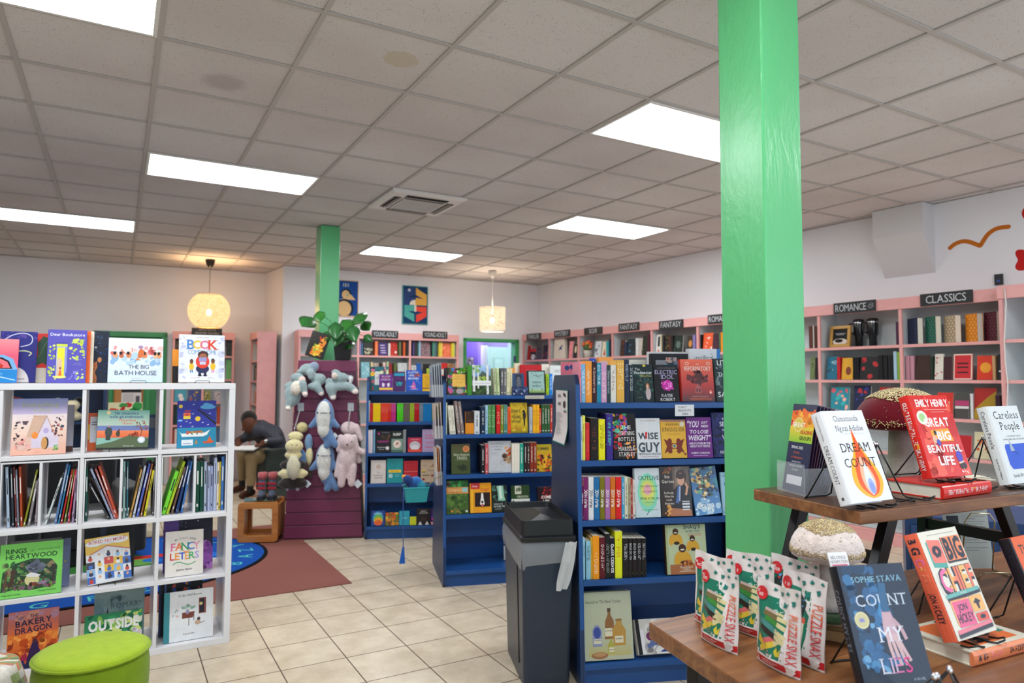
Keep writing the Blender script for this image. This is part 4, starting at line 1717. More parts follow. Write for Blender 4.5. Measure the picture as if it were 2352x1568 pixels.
A_out=[('r',0,0,1,1,'#2f8a5c'),('n',0,.2,1,1,70,['#1e6a4c','#3aa46c','#8cc45a','#d0e080','#e8ecd8','#186048'],.04,.1,101),('t','OUTSIDE',.5,.72,.24,'#f0f2ee',dict(b=.045,w=.88)),('n',.05,.0,.95,.4,30,['#4c8a34','#c8b88a','#2a5a3a','#e8e0c8'],.03,.07,102),('n',.8,.1,1,.6,12,['#ecebf0','#d8c8d8'],.04,.08,103)]
A_half=[('r',0,0,1,1,'#e6e8ec'),('t','In the Half Room',.52,.91,.04,'#22262e',dict(sk=.35,sf=True,w=.74,b=.008)),('p',[(.36,.44),(.36,.56),(.62,.56),(.58,.44)],'#7a4034'),('l',[(.5,.44),(.5,.28)],.014,'#5a3a44'),('l',[(.6,.5),(.6,.38)],.014,'#5a3a44'),('r',.7,.50,.85,.82,'#8a4a40'),('r',.715,.52,.81,.80,'#262633'),('c',.745,.70,.035,'#d8cc8a'),('e',.47,.57,.035,.05,'#9a94b8'),('n',
 .36,
 .62,
 .6,
 .70,
 12,
 ['#8ab0a0',
 '#a8c8b8',
 '#c8d8d0'],
 .02,
 .04,
 111),
 ('n',
 .14,
 .5,
 .3,
 .64,
 8,
 ['#e8b8b4',
 '#b8c8c4',
 '#e09a9a'],
 .012,
 .03,
 112),
 ('e',
 .68,
 .33,
 .06,
 .05,
 '#c8a890'),
 ('c',
 .70,
 .40,
 .035,
 '#4a4044'),
 ('l',
 [(.74,
 .31),
 (.82,
 .33)],
 .012,
 '#4a4044'),
 ('t',
 'Carson Ellis',
 .5,
 .13,
 .03,
 '#3a3f4a',
 dict(sf=True,
 w=.45))]
W_='the top of the white cube shelf'
def bk(label,u0,v0,u1,v1,zb,y,col,art=None,th=.014,tilt=8,yaw=0,roll=0,mat='cover',sa=None,spine=None,hard=True,fr=KA,crop=(0,0,1),name='picture_book',group=None,cat='book',lean0=0.0,pages='#e9e2d2',dz=0):
 """a book standing face out: pixel corners of its cover, the shelf level, the depth of its foot"""
 ox,oy,sc=crop
 s0,z1=fr.at(ox+u0*sc,oy+v0*sc,y+.0);s1,z2=fr.at(ox+u1*sc,oy+v0*sc,y)
 hh=((z1+z2)/2-zb)/math.cos(math.radians(tilt));wd=(s1-s0)/math.cos(math.radians(yaw))
 M=fr.M(s0,y,zb+.0008+dz+th*math.sin(math.radians(tilt))+max(roll,0)*.0175*wd)@R(yaw,'Z')@R(roll,'Y')@R(-tilt,'X')
 return book(name,label,M,wd,th,hh,col,group=group,cat=cat,mat=mat,hard=hard,art=art,spine_art=sa,spine=spine,spine_side='x0',pages=pages)
c1=(0,740,.24232)
Z1=1.439
bk('picture book with a blue car on pink at left end of the cube shelf top',-170,160,175,565,Z1,.05,'#e0607a',A_car,crop=c1,mat='gloss')
bk('navy picture book with swirling ribbon and white moon behind the blue car book',0,92,352,560,Z1,.10,'#2f317c',A_navy,crop=c1,dz=.002,mat='gloss')
bk('red picture book with dark green leaf shape behind the swirling ribbon book',300,108,480,560,Z1,.15,'#c8322c',A_redgreen,crop=c1)
bk('purple picture book with a yellow doorway and lime leaves on top of the cube shelf',455,72,826,565,Z1,.045,'#5b55b4',A_dear,crop=c1,th=.012)
bk('orange-backed picture book standing right behind the purple doorway book',500,80,862,560,Z1,.075,'#e8622c',[('r',0,0,1,1,'#e8622c')],crop=c1)
bk('cream-edged picture book third back behind the purple doorway book',560,82,893,560,Z1,.10,'#e4dcc8',[('r',0,0,1,1,'#e4dcc8')],crop=c1)
bk('dark navy picture book with fox shapes between the doorway book and bath house book',880,84,1040,560,Z1,.16,'#1c2436',A_fox,crop=c1)
bk('wide pale picture book of bathers with blue water on top of the cube shelf',1035,160,1552,563,Z1,.05,'#d8e4f2',A_bath,crop=c1,dz=.0034)
bk('orange and black picture book half hidden behind the white reader book',1640,260,1780,555,Z1,.16,'#e8902c',[('r',0,.5,1,1,'#e8902c'),('r',0,0,1,.5,'#1c1a1e')],crop=c1)
bk('white picture book of three readers, multicolour title, on top of the cube shelf',1706,126,2138,562,Z1,.05,'#e8eaf0',A_book,crop=c1,dz=.0034)
def lipat(label,u,y,zb,fr=KA):s,_=fr.at(u,870,y);lip(label,fr.M(s,y-.003,zb+.0005))
lipat('small black wire easel under the wide bather book',318,.05,Z1);lipat('small black wire easel under the white reader book',464,.05,Z1)
Z2=1.0795
bk('peach and lavender picture book with a tall pointed house in the top row of cubes',118,728,640,1255,Z2,.03,'#ecb8a8',A_fine,crop=c1,th=.012)
bk('grey-backed picture book standing open behind the pointed house book',560,790,705,1200,Z2,.12,'#8f8e98',[('r',0,0,1,1,'#9a9aa6'),('r',0,0,1,.12,'#4a2c24')],crop=c1)
bk('orange and white back cover leaning at the left of the sunset hill book',840,866,990,1195,Z2,.11,'#d8622c',[('r',0,0,1,1,'#cf5a28'),('r',.12,.22,1,.9,'#d4d4dc'),('r',.2,.74,.8,.76,'#5a5a68'),('r',.2,.68,.8,.70,'#5a5a68'),('r',0,.3,.1,.7,'#e0b040')],crop=c1)
bk('teal picture book with two walkers on orange sunset hill in the top row of cubes',920,850,1412,1222,Z2,.045,'#5a6a5c',A_ngi,crop=c1,dz=.0034,roll=1.5)
lipat('small black wire easel under the sunset hill book',275,.045,Z2)
bk('dark blue picture book on edge behind the right side of the sunset hill book',1372,880,1478,1180,Z2,.14,'#2c4668',[('r',0,.0,1,1,'#30486c'),('r',0,.6,1,.9,'#6a6a74')],crop=c1)
bk('deep blue harbour picture book with a crane and white cargo boat, right-hand cube',1690,747,2058,1165,Z2,.055,'#2a349c',A_harb,crop=c1,th=.010)
Z4=.3857
c3,c4=(0,1200,.23470),(270,1180,.24744)
bk('bright green picture book with a grey creature in a forest, third row of cubes',0,212,615,760,Z4,.02,'#7cd060',A_rings,crop=c3,th=.011)
bk('grey-blue picture book behind the right side of the bright green forest book',560,172,692,560,Z4,.13,'#7a86b0',[('r',0,0,1,1,'#8490b8'),('n',.2,.3,.9,.6,6,['#6a9a6a','#d0c040'],.04,.08,5)],crop=c3)
bk('grey paperback top showing just behind the bright green forest book',90,186,600,700,Z4,.045,'#6a6a62',[('r',0,0,1,1,'#72726a')],crop=c3)
bk('tilted yellow picture book with a grid of small cartoon squares, third row of cubes',205,1238,306,1340,Z4,.06,'#ecc040',A_bored,roll=-5,th=.010,mat='gloss',dz=.0034)
lipat('small black wire easel under the tilted cartoon grid book',262,.06,Z4)
bk('tall black picture book standing behind the tilted cartoon grid book',222,1196,311,1330,Z4,.17,'#1a1a20',[('r',0,0,1,1,'#1a1a20'),('r',.1,.0,.25,1,'#3a3e54')])
bk('cream picture book of colourful fancy letters in the third row of cubes',452,168,803,578,Z4,.04,'#e6e0da',A_fancy,crop=c4,th=.010)
bk('purple and black galaxy picture book behind the fancy letters book',436,52,892,450,Z4,.14,'#3a2a5c',[('r',0,0,1,1,'#1c1830'),('r',0,0,.3,1,'#6a4a9c'),('n',.6,.0,1,.5,26,['#8a4aa8','#a85ac0','#5a2a7a','#c07ad0'],.06,.14,9),('n',.2,.6,.9,.95,10,['#b8a8d8','#6a5a9c'],.008,.02,8)],crop=c4,th=.01)
Z5=.0337
bk('orange picture book with a cloaked figure in a glowing valley, bottom cube row',78,880,575,1430,Z5,.03,'#c4562a',A_dragon,crop=c3,th=.012,mat='gloss')
bk('green leafy picture book with white title lettering behind the green stool',195,1411,327,1500,Z5,.05,'#2f8a5c',A_out,th=.010)
bk('grey-green picture book with a steeple behind the green leafy book',218,1359,333,1470,Z5,.13,'#8fa8a8',[('r',0,0,1,1,'#8fa8a8'),('n',0,.3,1,.9,20,['#9ab4b0','#86a0a4','#7a949c'],.06,.14,4),('p',[(.22,.5),(.26,.72),(.3,.5)],'#4a3a44'),('t','ROMAR!',.62,.72,.09,'#5a6a70',dict(w=.6,sf=True)),('r',.1,.55,.9,.56,'#4a5a60')])
bk('white picture book with a brown piano and teal spine strip, bottom right cube',440,728,896,1172,Z5,.045,'#e6e8ec',A_half+[('r',0,0,.11,1,'#3c8a94')],crop=c4,th=.012,spine='#3c8a94')
bk('black picture book with small bright blots behind the white piano book',395,622,795,1060,Z5,.16,'#14161c',[('r',0,0,1,1,'#14161c'),('n',.3,.6,.95,.98,26,['#2a4ac0','#c04a3a','#3a6a5a','#d8803a'],.02,.05,7),('r',.0,0,.04,1,'#2a3a6a'),('r',.12,0,.16,1,'#5a6ab0')],crop=c4)
# thin picture books standing spine out in the insert row
def thin(u0,u1,vt,wpx,col,crop,zb=.7276):
 ox,oy,sc=crop;ub,ut,V=ox+u0*sc,ox+u1*sc,oy+vt*sc
 y=.03;s0,_=KA.at(ub,1190,y);s1,z1=KA.at(ut,V,y);w_=max(wpx*sc/FPX*3.72*1.0,.006)
 lean=math.degrees(math.atan2(s1-s0,z1-zb));L_=math.hypot(s1-s0,z1-zb)
 return s0,lean,L_,w_
_sx=sorted(KX);CELL=[(p_+.009,q_-.009)for p_,q_ in zip(_sx,_sx[1:]+[XR-.032+.009])]
SLOTS=[]
for p_,q_ in CELL:SLOTS+=[(p_+.0085,(p_+q_)/2-.0065),((p_+q_)/2+.0065,q_-.0085)]
def thinrow(items,crop,where,slot):
 lo,hi=SLOTS[slot]
 q=[]
 for u0,u1,vt,wpx,col in items:
  s0,lean,L_,w_=thin(u0,u1,vt,wpx,col,crop);q.append([s0,math.tan(math.radians(lean)),L_*math.cos(math.radians(lean)),w_,col])
 for sc_ in(1,.9,.8,.7,.6,.5):
  pos=[];prev=None
  for s0,tn,hz,w_,col in q:
   w2=w_*sc_/2*math.sqrt(1+tn*tn)
   b0=max(s0,lo+w2);t0=max(b0+tn*hz,lo+w2)
   if prev:
    b0=max(b0,prev[0]+prev[3]+w2+.0012);hm=min(hz,prev[2]);xp=prev[0]+prev[1]*hm+prev[3]
    x=b0+(t0-b0)*hm/hz
    if x<xp+w2+.0012:t0=b0+(xp+w2+.0012-b0)*hz/hm
   t0=min(t0,hi-w2);b0=min(b0,hi-w2);tn2=(t0-b0)/hz;prev=(b0,tn2,hz,w2);pos.append((b0,tn2,hz,w_*sc_,col))
  e=pos[-1]
  ok=all(p[0]+p[3]*.6<hi for p in pos)
  for(p,r_)in zip(pos,pos[1:]):
   hm=min(p[2],r_[2])
   if p[0]+p[1]*hm+p[3]/2>r_[0]+r_[1]*hm-r_[3]/2+.0005:ok=False
  if ok:break
 n=0
 for b0,tn,hz,w_,col in pos:
  n+=1;lean=math.degrees(math.atan(tn));L_=hz/math.cos(math.radians(lean))
  M=KA.M(b0,.03+.004*(n%3),.7290+abs(math.sin(math.radians(lean)))*w_/2)@R(lean,'Y')@T(-w_/2,0,0)
  tc='#e8e8e8' if lum(col)<.3 else '#303038'
  ops=[('r',.3,.55,.7,.82,tc),('r',.3,.1,.7,.16,tc)]if n%2 else[('r',.35,.5,.6,.9,tc),('r',.2,.04,.8,.07,tc)]
  book('picture_book',f'thin {cname(col)} picture book, {ORD[n-1]} from left in the {where} insert slot',M,w_,.24,L_,col,group='thin picture books in the slotted row',hard=True,spine_art=ops,mat='cover')
ca,cb=(0,860,.24242),(270,860,.24227)
thinrow([(82,62,880,36,'#a9bcd2'),(125,104,890,34,'#2c3640'),(158,132,880,20,'#6d3030'),(176,152,905,24,'#7a7f92'),(206,186,875,32,'#b04a28'),(205,352,905,26,'#8c8f2a'),(272,345,1010,36,'#8d868a'),(340,368,985,24,'#b7a9b4')],ca,'first visible',0)
thinrow([(430,582,985,28,'#cfd8d8'),(525,640,850,35,'#5c7fb0'),(556,662,860,22,'#2f78a8'),(582,686,905,22,'#c0302c'),(612,700,900,22,'#7a8430'),(650,716,905,22,'#d02a48'),(690,740,893,28,'#a892b4'),(728,752,1000,24,'#26262e')],ca,'second visible',1)
thinrow([(815,820,880,32,'#0f4a44'),(1032,846,1040,35,'#3a3a3e'),(1068,862,900,30,'#9aa4c0'),(1092,905,900,28,'#b06a70'),(1116,938,875,36,'#c8553a')],ca,'third visible',2)
thinrow([(60,66,825,30,'#8fb8b4'),(90,98,825,25,'#2f6a78'),(118,228,905,26,'#c49a58'),(150,264,870,32,'#c8cfdf'),(186,306,850,34,'#5a6ac0'),(222,330,850,22,'#a8683a'),(256,342,910,36,'#d8d030'),(335,352,870,26,'#5a5560')],cb,'fourth visible',3)
thinrow([(425,560,925,44,'#78d83a'),(470,635,832,30,'#b8d030'),(512,622,880,24,'#6a5048'),(558,672,820,34,'#1f3a70'),(606,697,825,26,'#3f74b8')],cb,'fifth visible',4)
thinrow([(752,765,830,34,'#0d4a38'),(795,792,830,34,'#0d4a3a'),(828,831,825,22,'#a8b4cc'),(862,868,870,24,'#a9b3d4'),(888,893,870,24,'#a0aacd'),(918,932,790,26,'#b4c0de'),(944,954,835,20,'#e8d8c0'),(963,968,830,15,'#e8c832'),(985,992,780,24,'#3f74b8')],cb,'sixth visible',5)
# ------------------------------------------------------------------ blue A-frame bookcases
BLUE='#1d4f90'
ZB=[1.35,1.067,.780,.500,.115]
BWD,BHT=.91,1.49
def yfront(z):return.09*z/BHT
def yback(z):return.70-.10*z/BHT
def bluecase(label,fr,BWD=.91,group='blue double-sided bookcases'):
 t=thing('bookcase',label,'bookcase',fr.M(0,0,0),group)
 for s in(0.0,BWD-.02):
  mb=MB()
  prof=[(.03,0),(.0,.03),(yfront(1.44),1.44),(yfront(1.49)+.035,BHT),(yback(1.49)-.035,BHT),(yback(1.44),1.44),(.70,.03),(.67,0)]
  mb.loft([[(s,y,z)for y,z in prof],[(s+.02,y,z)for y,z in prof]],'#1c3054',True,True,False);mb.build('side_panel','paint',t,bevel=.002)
 mb=MB();mb.box((.02,.345,.02),(BWD-.02,.357,1.35),BLUE);mb.build('back_panel','paint',t)
 for z in ZB:
  h=.028
  mb=MB();mb.box((.0202,yfront(z)-.004,z-h),(BWD-.0202,.345,z),BLUE);mb.build('shelf','paint',t,bevel=.002)
  mb=MB();mb.box((.0202,.357,z-h),(BWD-.0202,yback(z)+.004,z),BLUE);mb.build('shelf','paint',t)
 for s in(-.0005,BWD-.0205):
  mb=MB();mb.loft([[(s,yfront(z)-.0015,z),(s+.021,yfront(z)-.0015,z),(s+.021,yfront(z)+.004,z),(s,yfront(z)+.004,z)]for z in(.03,1.44)],BLUE,True,True,False);mb.build('front_edge','paint',t)
 mb=MB();mb.box((.0202,.03,.0),(BWD-.0202,.045,.087),BLUE);mb.box((.0202,.655,0),(BWD-.0202,.67,.087),BLUE);mb.build('kick_board','paint',t)
 mb=MB();mb.box((.0202,.23,.30),(BWD-.0202,.245,.472),BLUE);mb.build('apron','paint',t)
 return t
NE,MI,LE=Fr(1.941,2.72,-20.5),Fr(2.022,4.492,-17),Fr(1.989,6.175,-22)
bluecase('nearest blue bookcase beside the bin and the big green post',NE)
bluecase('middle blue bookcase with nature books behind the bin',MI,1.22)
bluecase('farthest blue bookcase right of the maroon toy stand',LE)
def pl(z):return yfront(z)+.012
def BR(fr,k,crop,where,items,group):row(fr,ZB[k]+.0005,pl(ZB[k]),crop,where,items,group,lo=.0215,hi=(1.22 if fr is MI else BWD)-.0215,zmax=ZB[k-1]-.029 if k else 9)
# --- nearest bookcase
cN,cN2=(1260,800,.25507),(1260,1160,.26020)
A_head=[('r',0,0,1,1,'#16282c'),('n',.05,.2,.95,.75,40,['#1f3c3c','#274a44','#12201f','#30584e'],.04,.1,201),('n',.2,.55,.6,.75,14,['#6a7a70','#3a5a50'],.02,.05,202),('t','The',.22,.87,.06,'#eeeeea',dict(sf=True)),('t','Headmaster',.5,.78,.075,'#e6efee',dict(sf=True,b=.01,w=.9)),('t','Tiffany Reisz',.62,.69,.045,'#d8c86a',dict(w=.6)),('r',.5,.94,.64,.99,'#d8c050'),('e',.72,.22,.13,
 .17,
 '#b8a8ac'),
 ('e',
 .7,
 .42,
 .10,
 .09,
 '#8a5a34'),
 ('e',
 .69,
 .40,
 .06,
 .065,
 '#d8b098'),
 ('t',
 'a novel of',
 .3,
 .12,
 .025,
 '#8ab070',
 dict(w=.4))]
A_elec=[('r',0,0,1,1,'#141218'),('r',.15,.93,.9,.935,'#8a8a98'),('r',.15,.90,.9,.905,'#8a8a98'),('t','ELECTRIC',.5,.80,.11,'#b9aed8',dict(sf=True,w=.92)),('t','IDOL',.55,.67,.11,'#b9aed8',dict(sf=True,w=.55)),('p',[(.28,.40),(.38,.54),(.55,.60),(.74,.52),(.76,.38),(.62,.29),(.40,.31)],'#c02a9c'),('n',.32,.33,.72,.55,30,['#e04ac0','#f07ad8','#a01a80','#d838b0','#f4a8e4'],.03,.07,
 203),
 ('t',
 'KATEE',
 .5,
 .165,
 .075,
 '#d8d8de',
 dict(w=.7)),
 ('t',
 'ROBERT',
 .52,
 .055,
 .08,
 '#d8d8de',
 dict(w=.88))]
A_ref=[('v',0,.4,1,1,'#b82a24','#e86a50'),('v',0,0,1,.4,'#34101a','#b82a24'),('t','THE',.52,.88,.03,'#f4d8c8'),('t','REFORMATORY',.52,.78,.10,'#f2e4da',dict(sf=True,w=.82)),('n',.2,.45,.85,.62,50,['#5a1418','#4a1014','#701c1c'],.03,.07,204),('p',[(.46,.2),(.5,.5),(.56,.72),(.6,.5),(.58,.2)],'#4a1014'),('n',.42,.6,.66,.74,8,['#3a0c10'],.03,.06,205),('p',[(.4,.2),(.4,.33),(.5,.42),
 (.6,
 .33),
 (.6,
 .2)],
 '#a84a4a'),
 ('r',
 .44,
 .22,
 .49,
 .30,
 '#5a1820'),
 ('r',
 .52,
 .22,
 .57,
 .30,
 '#5a1820'),
 ('c',
 .88,
 .22,
 .06,
 '#d83c30'),
 ('p',
 [(.85,
 .19),
 (.88,
 .26),
 (.91,
 .19)],
 '#f2e4da'),
 ('t',
 'TANANARIVE DUE',
 .55,
 .06,
 .045,
 '#e8602c',
 dict(w=.75,
 b=.01)),
 ('r',
 .3,
 .115,
 .8,
 .12,
 '#d8a898'),
 ('e',
 .2,
 .9,
 .06,
 .04,
 '#f0b8a0'),
 ('e',
 .2,
 .9,
 .035,
 .024,
 '#e05a44'),
 ('e',
 .86,
 .9,
 .06,
 .04,
 '#f0b8a0'),
 ('e',
 .86,
 .9,
 .035,
 .024,
 '#e05a44')]
A_lit=[('r',0,0,1,1,'#26343a'),('n',0,.3,1,.85,50,['#3a4c52','#54686e','#1c282c','#6c8084'],.04,.12,206),('t','LITTLE',.5,.9,.12,'#e6ecec',dict(w=.9)),('t','THIEVES',.5,.62,.1,'#c8d4d4',dict(w=.8)),('t','SARAH',.5,.16,.12,'#e6ecec',dict(w=.9))]
NN='nearest blue bookcase\'s '
GN='books on the nearest blue bookcase'
BR(NE,0,cN,NN+'top shelf',[('s',258,284,120,'#e88ca2',dict(t='TALIA HIBBERT',tc='#b04060',ty=.7,tw=.5)),('s',284,330,140,'#7db3dc',dict(t='THE SEVEN YEAR',tc='#eef4f8',ty=.55)),('s',322,388,113,'#f09a3c',dict(t='A Spoonful Imaginable Fire',tc='#f6e2c4',ty=.5)),('s',388,432,122,'#3a1a1e',dict(t='My Grandmother\'s Hands',tc='#d8b0a8',ty=.55)),('s',430,472,130,'#1f86a8',dict(t='BEND IT FOR ME',
 tc='#d8eef4',
 ty=.7,
 tw=.5,
 bands=((0,
 .15,
 '#e4e0d4'),
 (.15,
 .25,
 '#d8302c')))),
 ('s',
 473,
 522,
 125,
 '#cf9cc4',
 dict(t='ONE LAST STOP',
 tc='#f0dcd8',
 b=.02,
 ts=1.3,
 tw=.66,
 ty=.42,
 bands=((0,
 .3,
 '#9a5aa0'),
 (.3,
 .34,
 '#e0a070'),
 (.34,
 .69,
 '#a86a98')))),
 ('s',
 522,
 557,
 150,
 '#2d3f46',
 dict(t='Dinners with Ruth',
 tc='#a8b8bc',
 bands=((.78,
 1,
 '#dce4ea'),
 ))),
 ('s',
 558,
 606,
 150,
 '#dddbd4',
 dict(t='THE LONG HAUL',
 tc='#8a4040',
 ty=.6)),
 ('s',
 611,
 680,
 106,
 '#e2ac4c',
 dict(t='EVERYTHING',
 tc='#f2dca4',
 ty=.62,
 b=.02,
 ts=1.1,
 bands=((0,
 .06,
 '#d8b040'),
 (.06,
 .075,
 '#3a9a8a'),
 (.9,
 .95,
 '#e8b060'),
 (.95,
 .965,
 '#4a9a5a'),
 (.97,
 1,
 '#e07a3a')))),
 ('s',
 682,
 724,
 103,
 '#1c2a48',
 dict(t='ROSENFELD',
 tc='#aab4cc',
 ty=.7,
 tw=.4)),
 ('s',
 724,
 762,
 150,
 '#20323c',
 dict(t='DEW & DECADES',
 tc='#c8d0d0',
 ty=.62,
 sf=True)),
 ('f',
 762,
 950,
 148,
 '#16282c',
 'dark green novel with a pale seated woman on the cover',
 A_head,
 dict(th=.02,
 d=.0)),
 ('f',
 952,
 1178,
 154,
 '#141218',
 'black novel with a magenta crystal on the cover',
 A_elec,
 dict(th=.026)),
 ('f',
 1205,
 1495,
 105,
 '#b82a24',
 'red novel with a dark tree and small house',
 A_ref,
 dict(th=.03,
 mat='gloss')),
 ('f',
 1512,
 1790,
 98,
 '#26343a',
 'dark misty novel half hidden by the big green post',
 A_lit,
 dict(th=.028))],
 GN)
A_bottle=[('r',0,0,1,1,'#1a161c'),('n',.0,.55,.6,.98,46,['#e0541c','#3a9a5c','#3a6ac0','#e8c020','#8a3a9a','#d83a6a','#5ac0a0'],.04,.1,211),('n',.0,.25,.35,.55,20,['#a02020','#e0302a','#3a2a5a','#2a7a4a'],.04,.09,212),('n',.6,.0,1,.35,24,['#e0702a','#f0a040','#8a2a2a','#3a2a4a'],.04,.09,213),('e',.42,.85,.09,.03,'#2a1a1a')]+[('t',x_,.58,y_,.085,'#eeeae6',dict(sf=True,w=.72))for x_,
 y_ in(('THE',
 .69),
 ('LIGHTNING',
 .56),
 ('BOTTLES',
 .43),
 ('MARISSA',
 .22),
 ('STAPLEY',
 .10))]+[('t',
 'novel',
 .58,
 .33,
 .04,
 '#d8d0d0')]
A_wise=[('r',0,0,1,1,'#d6d9de'),('t','WISE',.48,.56,.155,'#3c4650',dict(b=.03,w=.86)),('t','GUY',.5,.28,.22,'#46525c',dict(b=.04,w=.92)),('p',[(.38,.50),(.42,.68),(.40,.50)],'#d62a2c'),('e',.40,.62,.05,.045,'#d62a2c'),('r',.37,.49,.43,.62,'#d62a2c'),('t','New York Times BESTSELLER',.5,.94,.022,'#a03050',dict(w=.9)),('t','NICHOLAS PILEGGI',.5,.12,.05,'#3c4650',dict(w=.92,b=.01)),
 ('t',
 'Introduction by MARTIN SCORSESE',
 .5,
 .055,
 .022,
 '#a03050',
 dict(w=.9))]
A_king=[('r',0,0,1,1,'#ddaa3c'),('r',0,.94,1,1,'#a87a6a'),('t','BARBARA',.5,.87,.06,'#5a4020',dict(sf=True,w=.6)),('t','KINGSOLVER',.5,.74,.10,'#3a2c20',dict(sf=True,w=.92)),('t','THE LACUNA',.5,.62,.045,'#c4882c',dict(w=.8)),('p',[(.08,.5),(.5,.36),(.92,.5),(.8,.28),(.92,.12),(.5,.26),(.08,.12),(.2,.3)],'#7a3024'),('e',.32,.44,.09,.07,'#7a3024'),('e',.68,.44,.09,.07,'#7a3024'),
 ('e',
 .32,
 .18,
 .09,
 .06,
 '#7a3024'),
 ('e',
 .68,
 .18,
 .09,
 .06,
 '#7a3024'),
 ('e',
 .5,
 .31,
 .15,
 .075,
 '#8a4030'),
 ('e',
 .5,
 .31,
 .09,
 .055,
 '#e8c468'),
 ('c',
 .5,
 .31,
 .055,
 '#2a7a9a'),
 ('c',
 .86,
 .88,
 .1,
 '#d8d0b8'),
 ('e',
 .93,
 .1,
 .05,
 .03,
 '#8a4030')]
A_you=[('r',0,0,1,1,'#6c2a80')]+[('t',x_,cx,y_,h_,'#eee6f2',dict(sk=.18,b=.012,w=w_))for x_,cx,y_,h_,w_ in(('"YOU',.27,.83,.15,.46),('JUST',.74,.87,.055,.36),('NEED',.74,.78,.055,.36),('TO LOSE',.5,.64,.085,.8),('WEIGHT"',.5,.49,.12,.9))]+[('t','AND 19 OTHER MYTHS',.5,.355,.05,'#eee6f2',dict(w=.86,b=.012)),('t','ABOUT FAT PEOPLE',.5,.285,.05,'#eee6f2',dict(w=.8,b=.012)),('t','AUBREY GORDON',
 .5,
 .12,
 .042,
 '#eee6f2',
 dict(w=.74,
 b=.008)),
 ('r',
 .2,
 .05,
 .8,
 .065,
 '#c8a0d8')]
A_ser=[('r',0,0,1,1,'#1e2460'),('n',0,0,.4,1,40,['#14183c','#2a3270','#101430'],.03,.07,221),('e',.9,.5,.4,.5,'#2c30a0'),('t','THE',.42,.85,.055,'#e8e8f0'),('t','SERPENT',.62,.74,.1,'#e8e8f0',dict(w=.9)),('t','AND THE',.5,.61,.045,'#e8e8f0'),('t','WOLF',.6,.44,.11,'#e8e8f0',dict(w=.6)),('t','REBECCA',.45,.11,.06,'#d8d8e8',dict(w=.6)),('e',.92,.93,.1,.07,'#e0e0ea')]
BR(NE,1,cN,NN+'second shelf',[('s',262,292,615,'#bcd2e6',dict(t='JOHN LIGHTMAN',tc='#5a6a8a')),('s',293,329,605,'#e6df5c',dict(t='How to Change E',tc='#7a7a30',ty=.6,sf=True)),('s',332,368,670,'#cf262e',dict(t='THE DARWIN CODE',tc='#e05a50')),('s',374,446,628,'#1e1a1b',dict(t='THE BEST MINDS',tc='#7a3a34',ty=.55,sf=True,ts=1.1,tw=.6)),('s',450,507,638,'#efe41e',dict(t="THE COPYWRITER'S HANDBOOK",
 tc='#6a6410',
 ty=.58,
 bands=((.9,
 1,
 '#2a8ac8'),
 (0.03,
 .1,
 '#3a3a10')))),
 ('s',
 520,
 577,
 590,
 '#3c2c8c',
 dict(t='A Novel Love Story',
 tc='#58d0c8',
 ty=.62,
 ts=1.2,
 bands=((.08,
 .16,
 '#1c1840'),
 ))),
 ('f',
 580,
 793,
 596,
 '#1a161c',
 'black novel with a rainbow-splashed face on the cover',
 A_bottle,
 dict(th=.026)),
 ('f',
 800,
 1016,
 636,
 '#d6d9de',
 'white paperback with a tiny red figure as letter',
 A_wise,
 dict(th=.014,
 hard=False)),
 ('f',
 1024,
 1246,
 650,
 '#ddaa3c',
 'golden paperback with a maroon aztec bow shape',
 A_king,
 dict(th=.024,
 hard=False)),
 ('f',
 1250,
 1478,
 628,
 '#6c2a80',
 'purple paperback with white slanted capitals',
 A_you,
 dict(th=.018,
 hard=False)),
 ('f',
 1490,
 1760,
 588,
 '#1e2460',
 'midnight blue novel cut by the big green post',
 A_ser,
 dict(th=.03))],
 GN)
DORK=['#6e2459','#7a2266','#e4e4ea','#1f6ca8','#7c7418','#a868ac','#d8701f','#de2026']
du=[(272,303),(307,355),(359,405),(409,458),(462,504),(508,552),(556,600),(604,654)]
A_outl=[('v',0,0,1,1,'#c8d8e0','#d4dce4'),('e',.5,.5,.42,.40,'#8adac0'),('e',.5,.52,.34,.3,'#a8dc90'),('e',.5,.54,.26,.2,'#dcdc70'),('e',.5,.56,.16,.11,'#ecacb8'),('t','OUTLIVE',.56,.80,.085,'#1f4a54',dict(w=.86)),('t','THE SCIENCE & ART',.58,.63,.035,'#2a5a60',dict(w=.76)),('t','OF LONGEVITY',.58,.52,.035,'#2a5a60',dict(w=.6)),('t','PETER ATTIA, MD',.58,.38,.04,'#1a2c30',dict(w=.78)),
 ('t',
 'WITH BILL GIFFORD',
 .58,
 .30,
 .018,
 '#3a6a60'),
 ('r',
 .2,
 .15,
 .48,
 .155,
 '#3a5a60'),
 ('r',
 .56,
 .15,
 .9,
 .155,
 '#3a5a60'),
 ('l',
 [(.54,
 .16),
 (.5,
 .1),
 (.42,
 .05)],
 .02,
 '#1a2c30')]
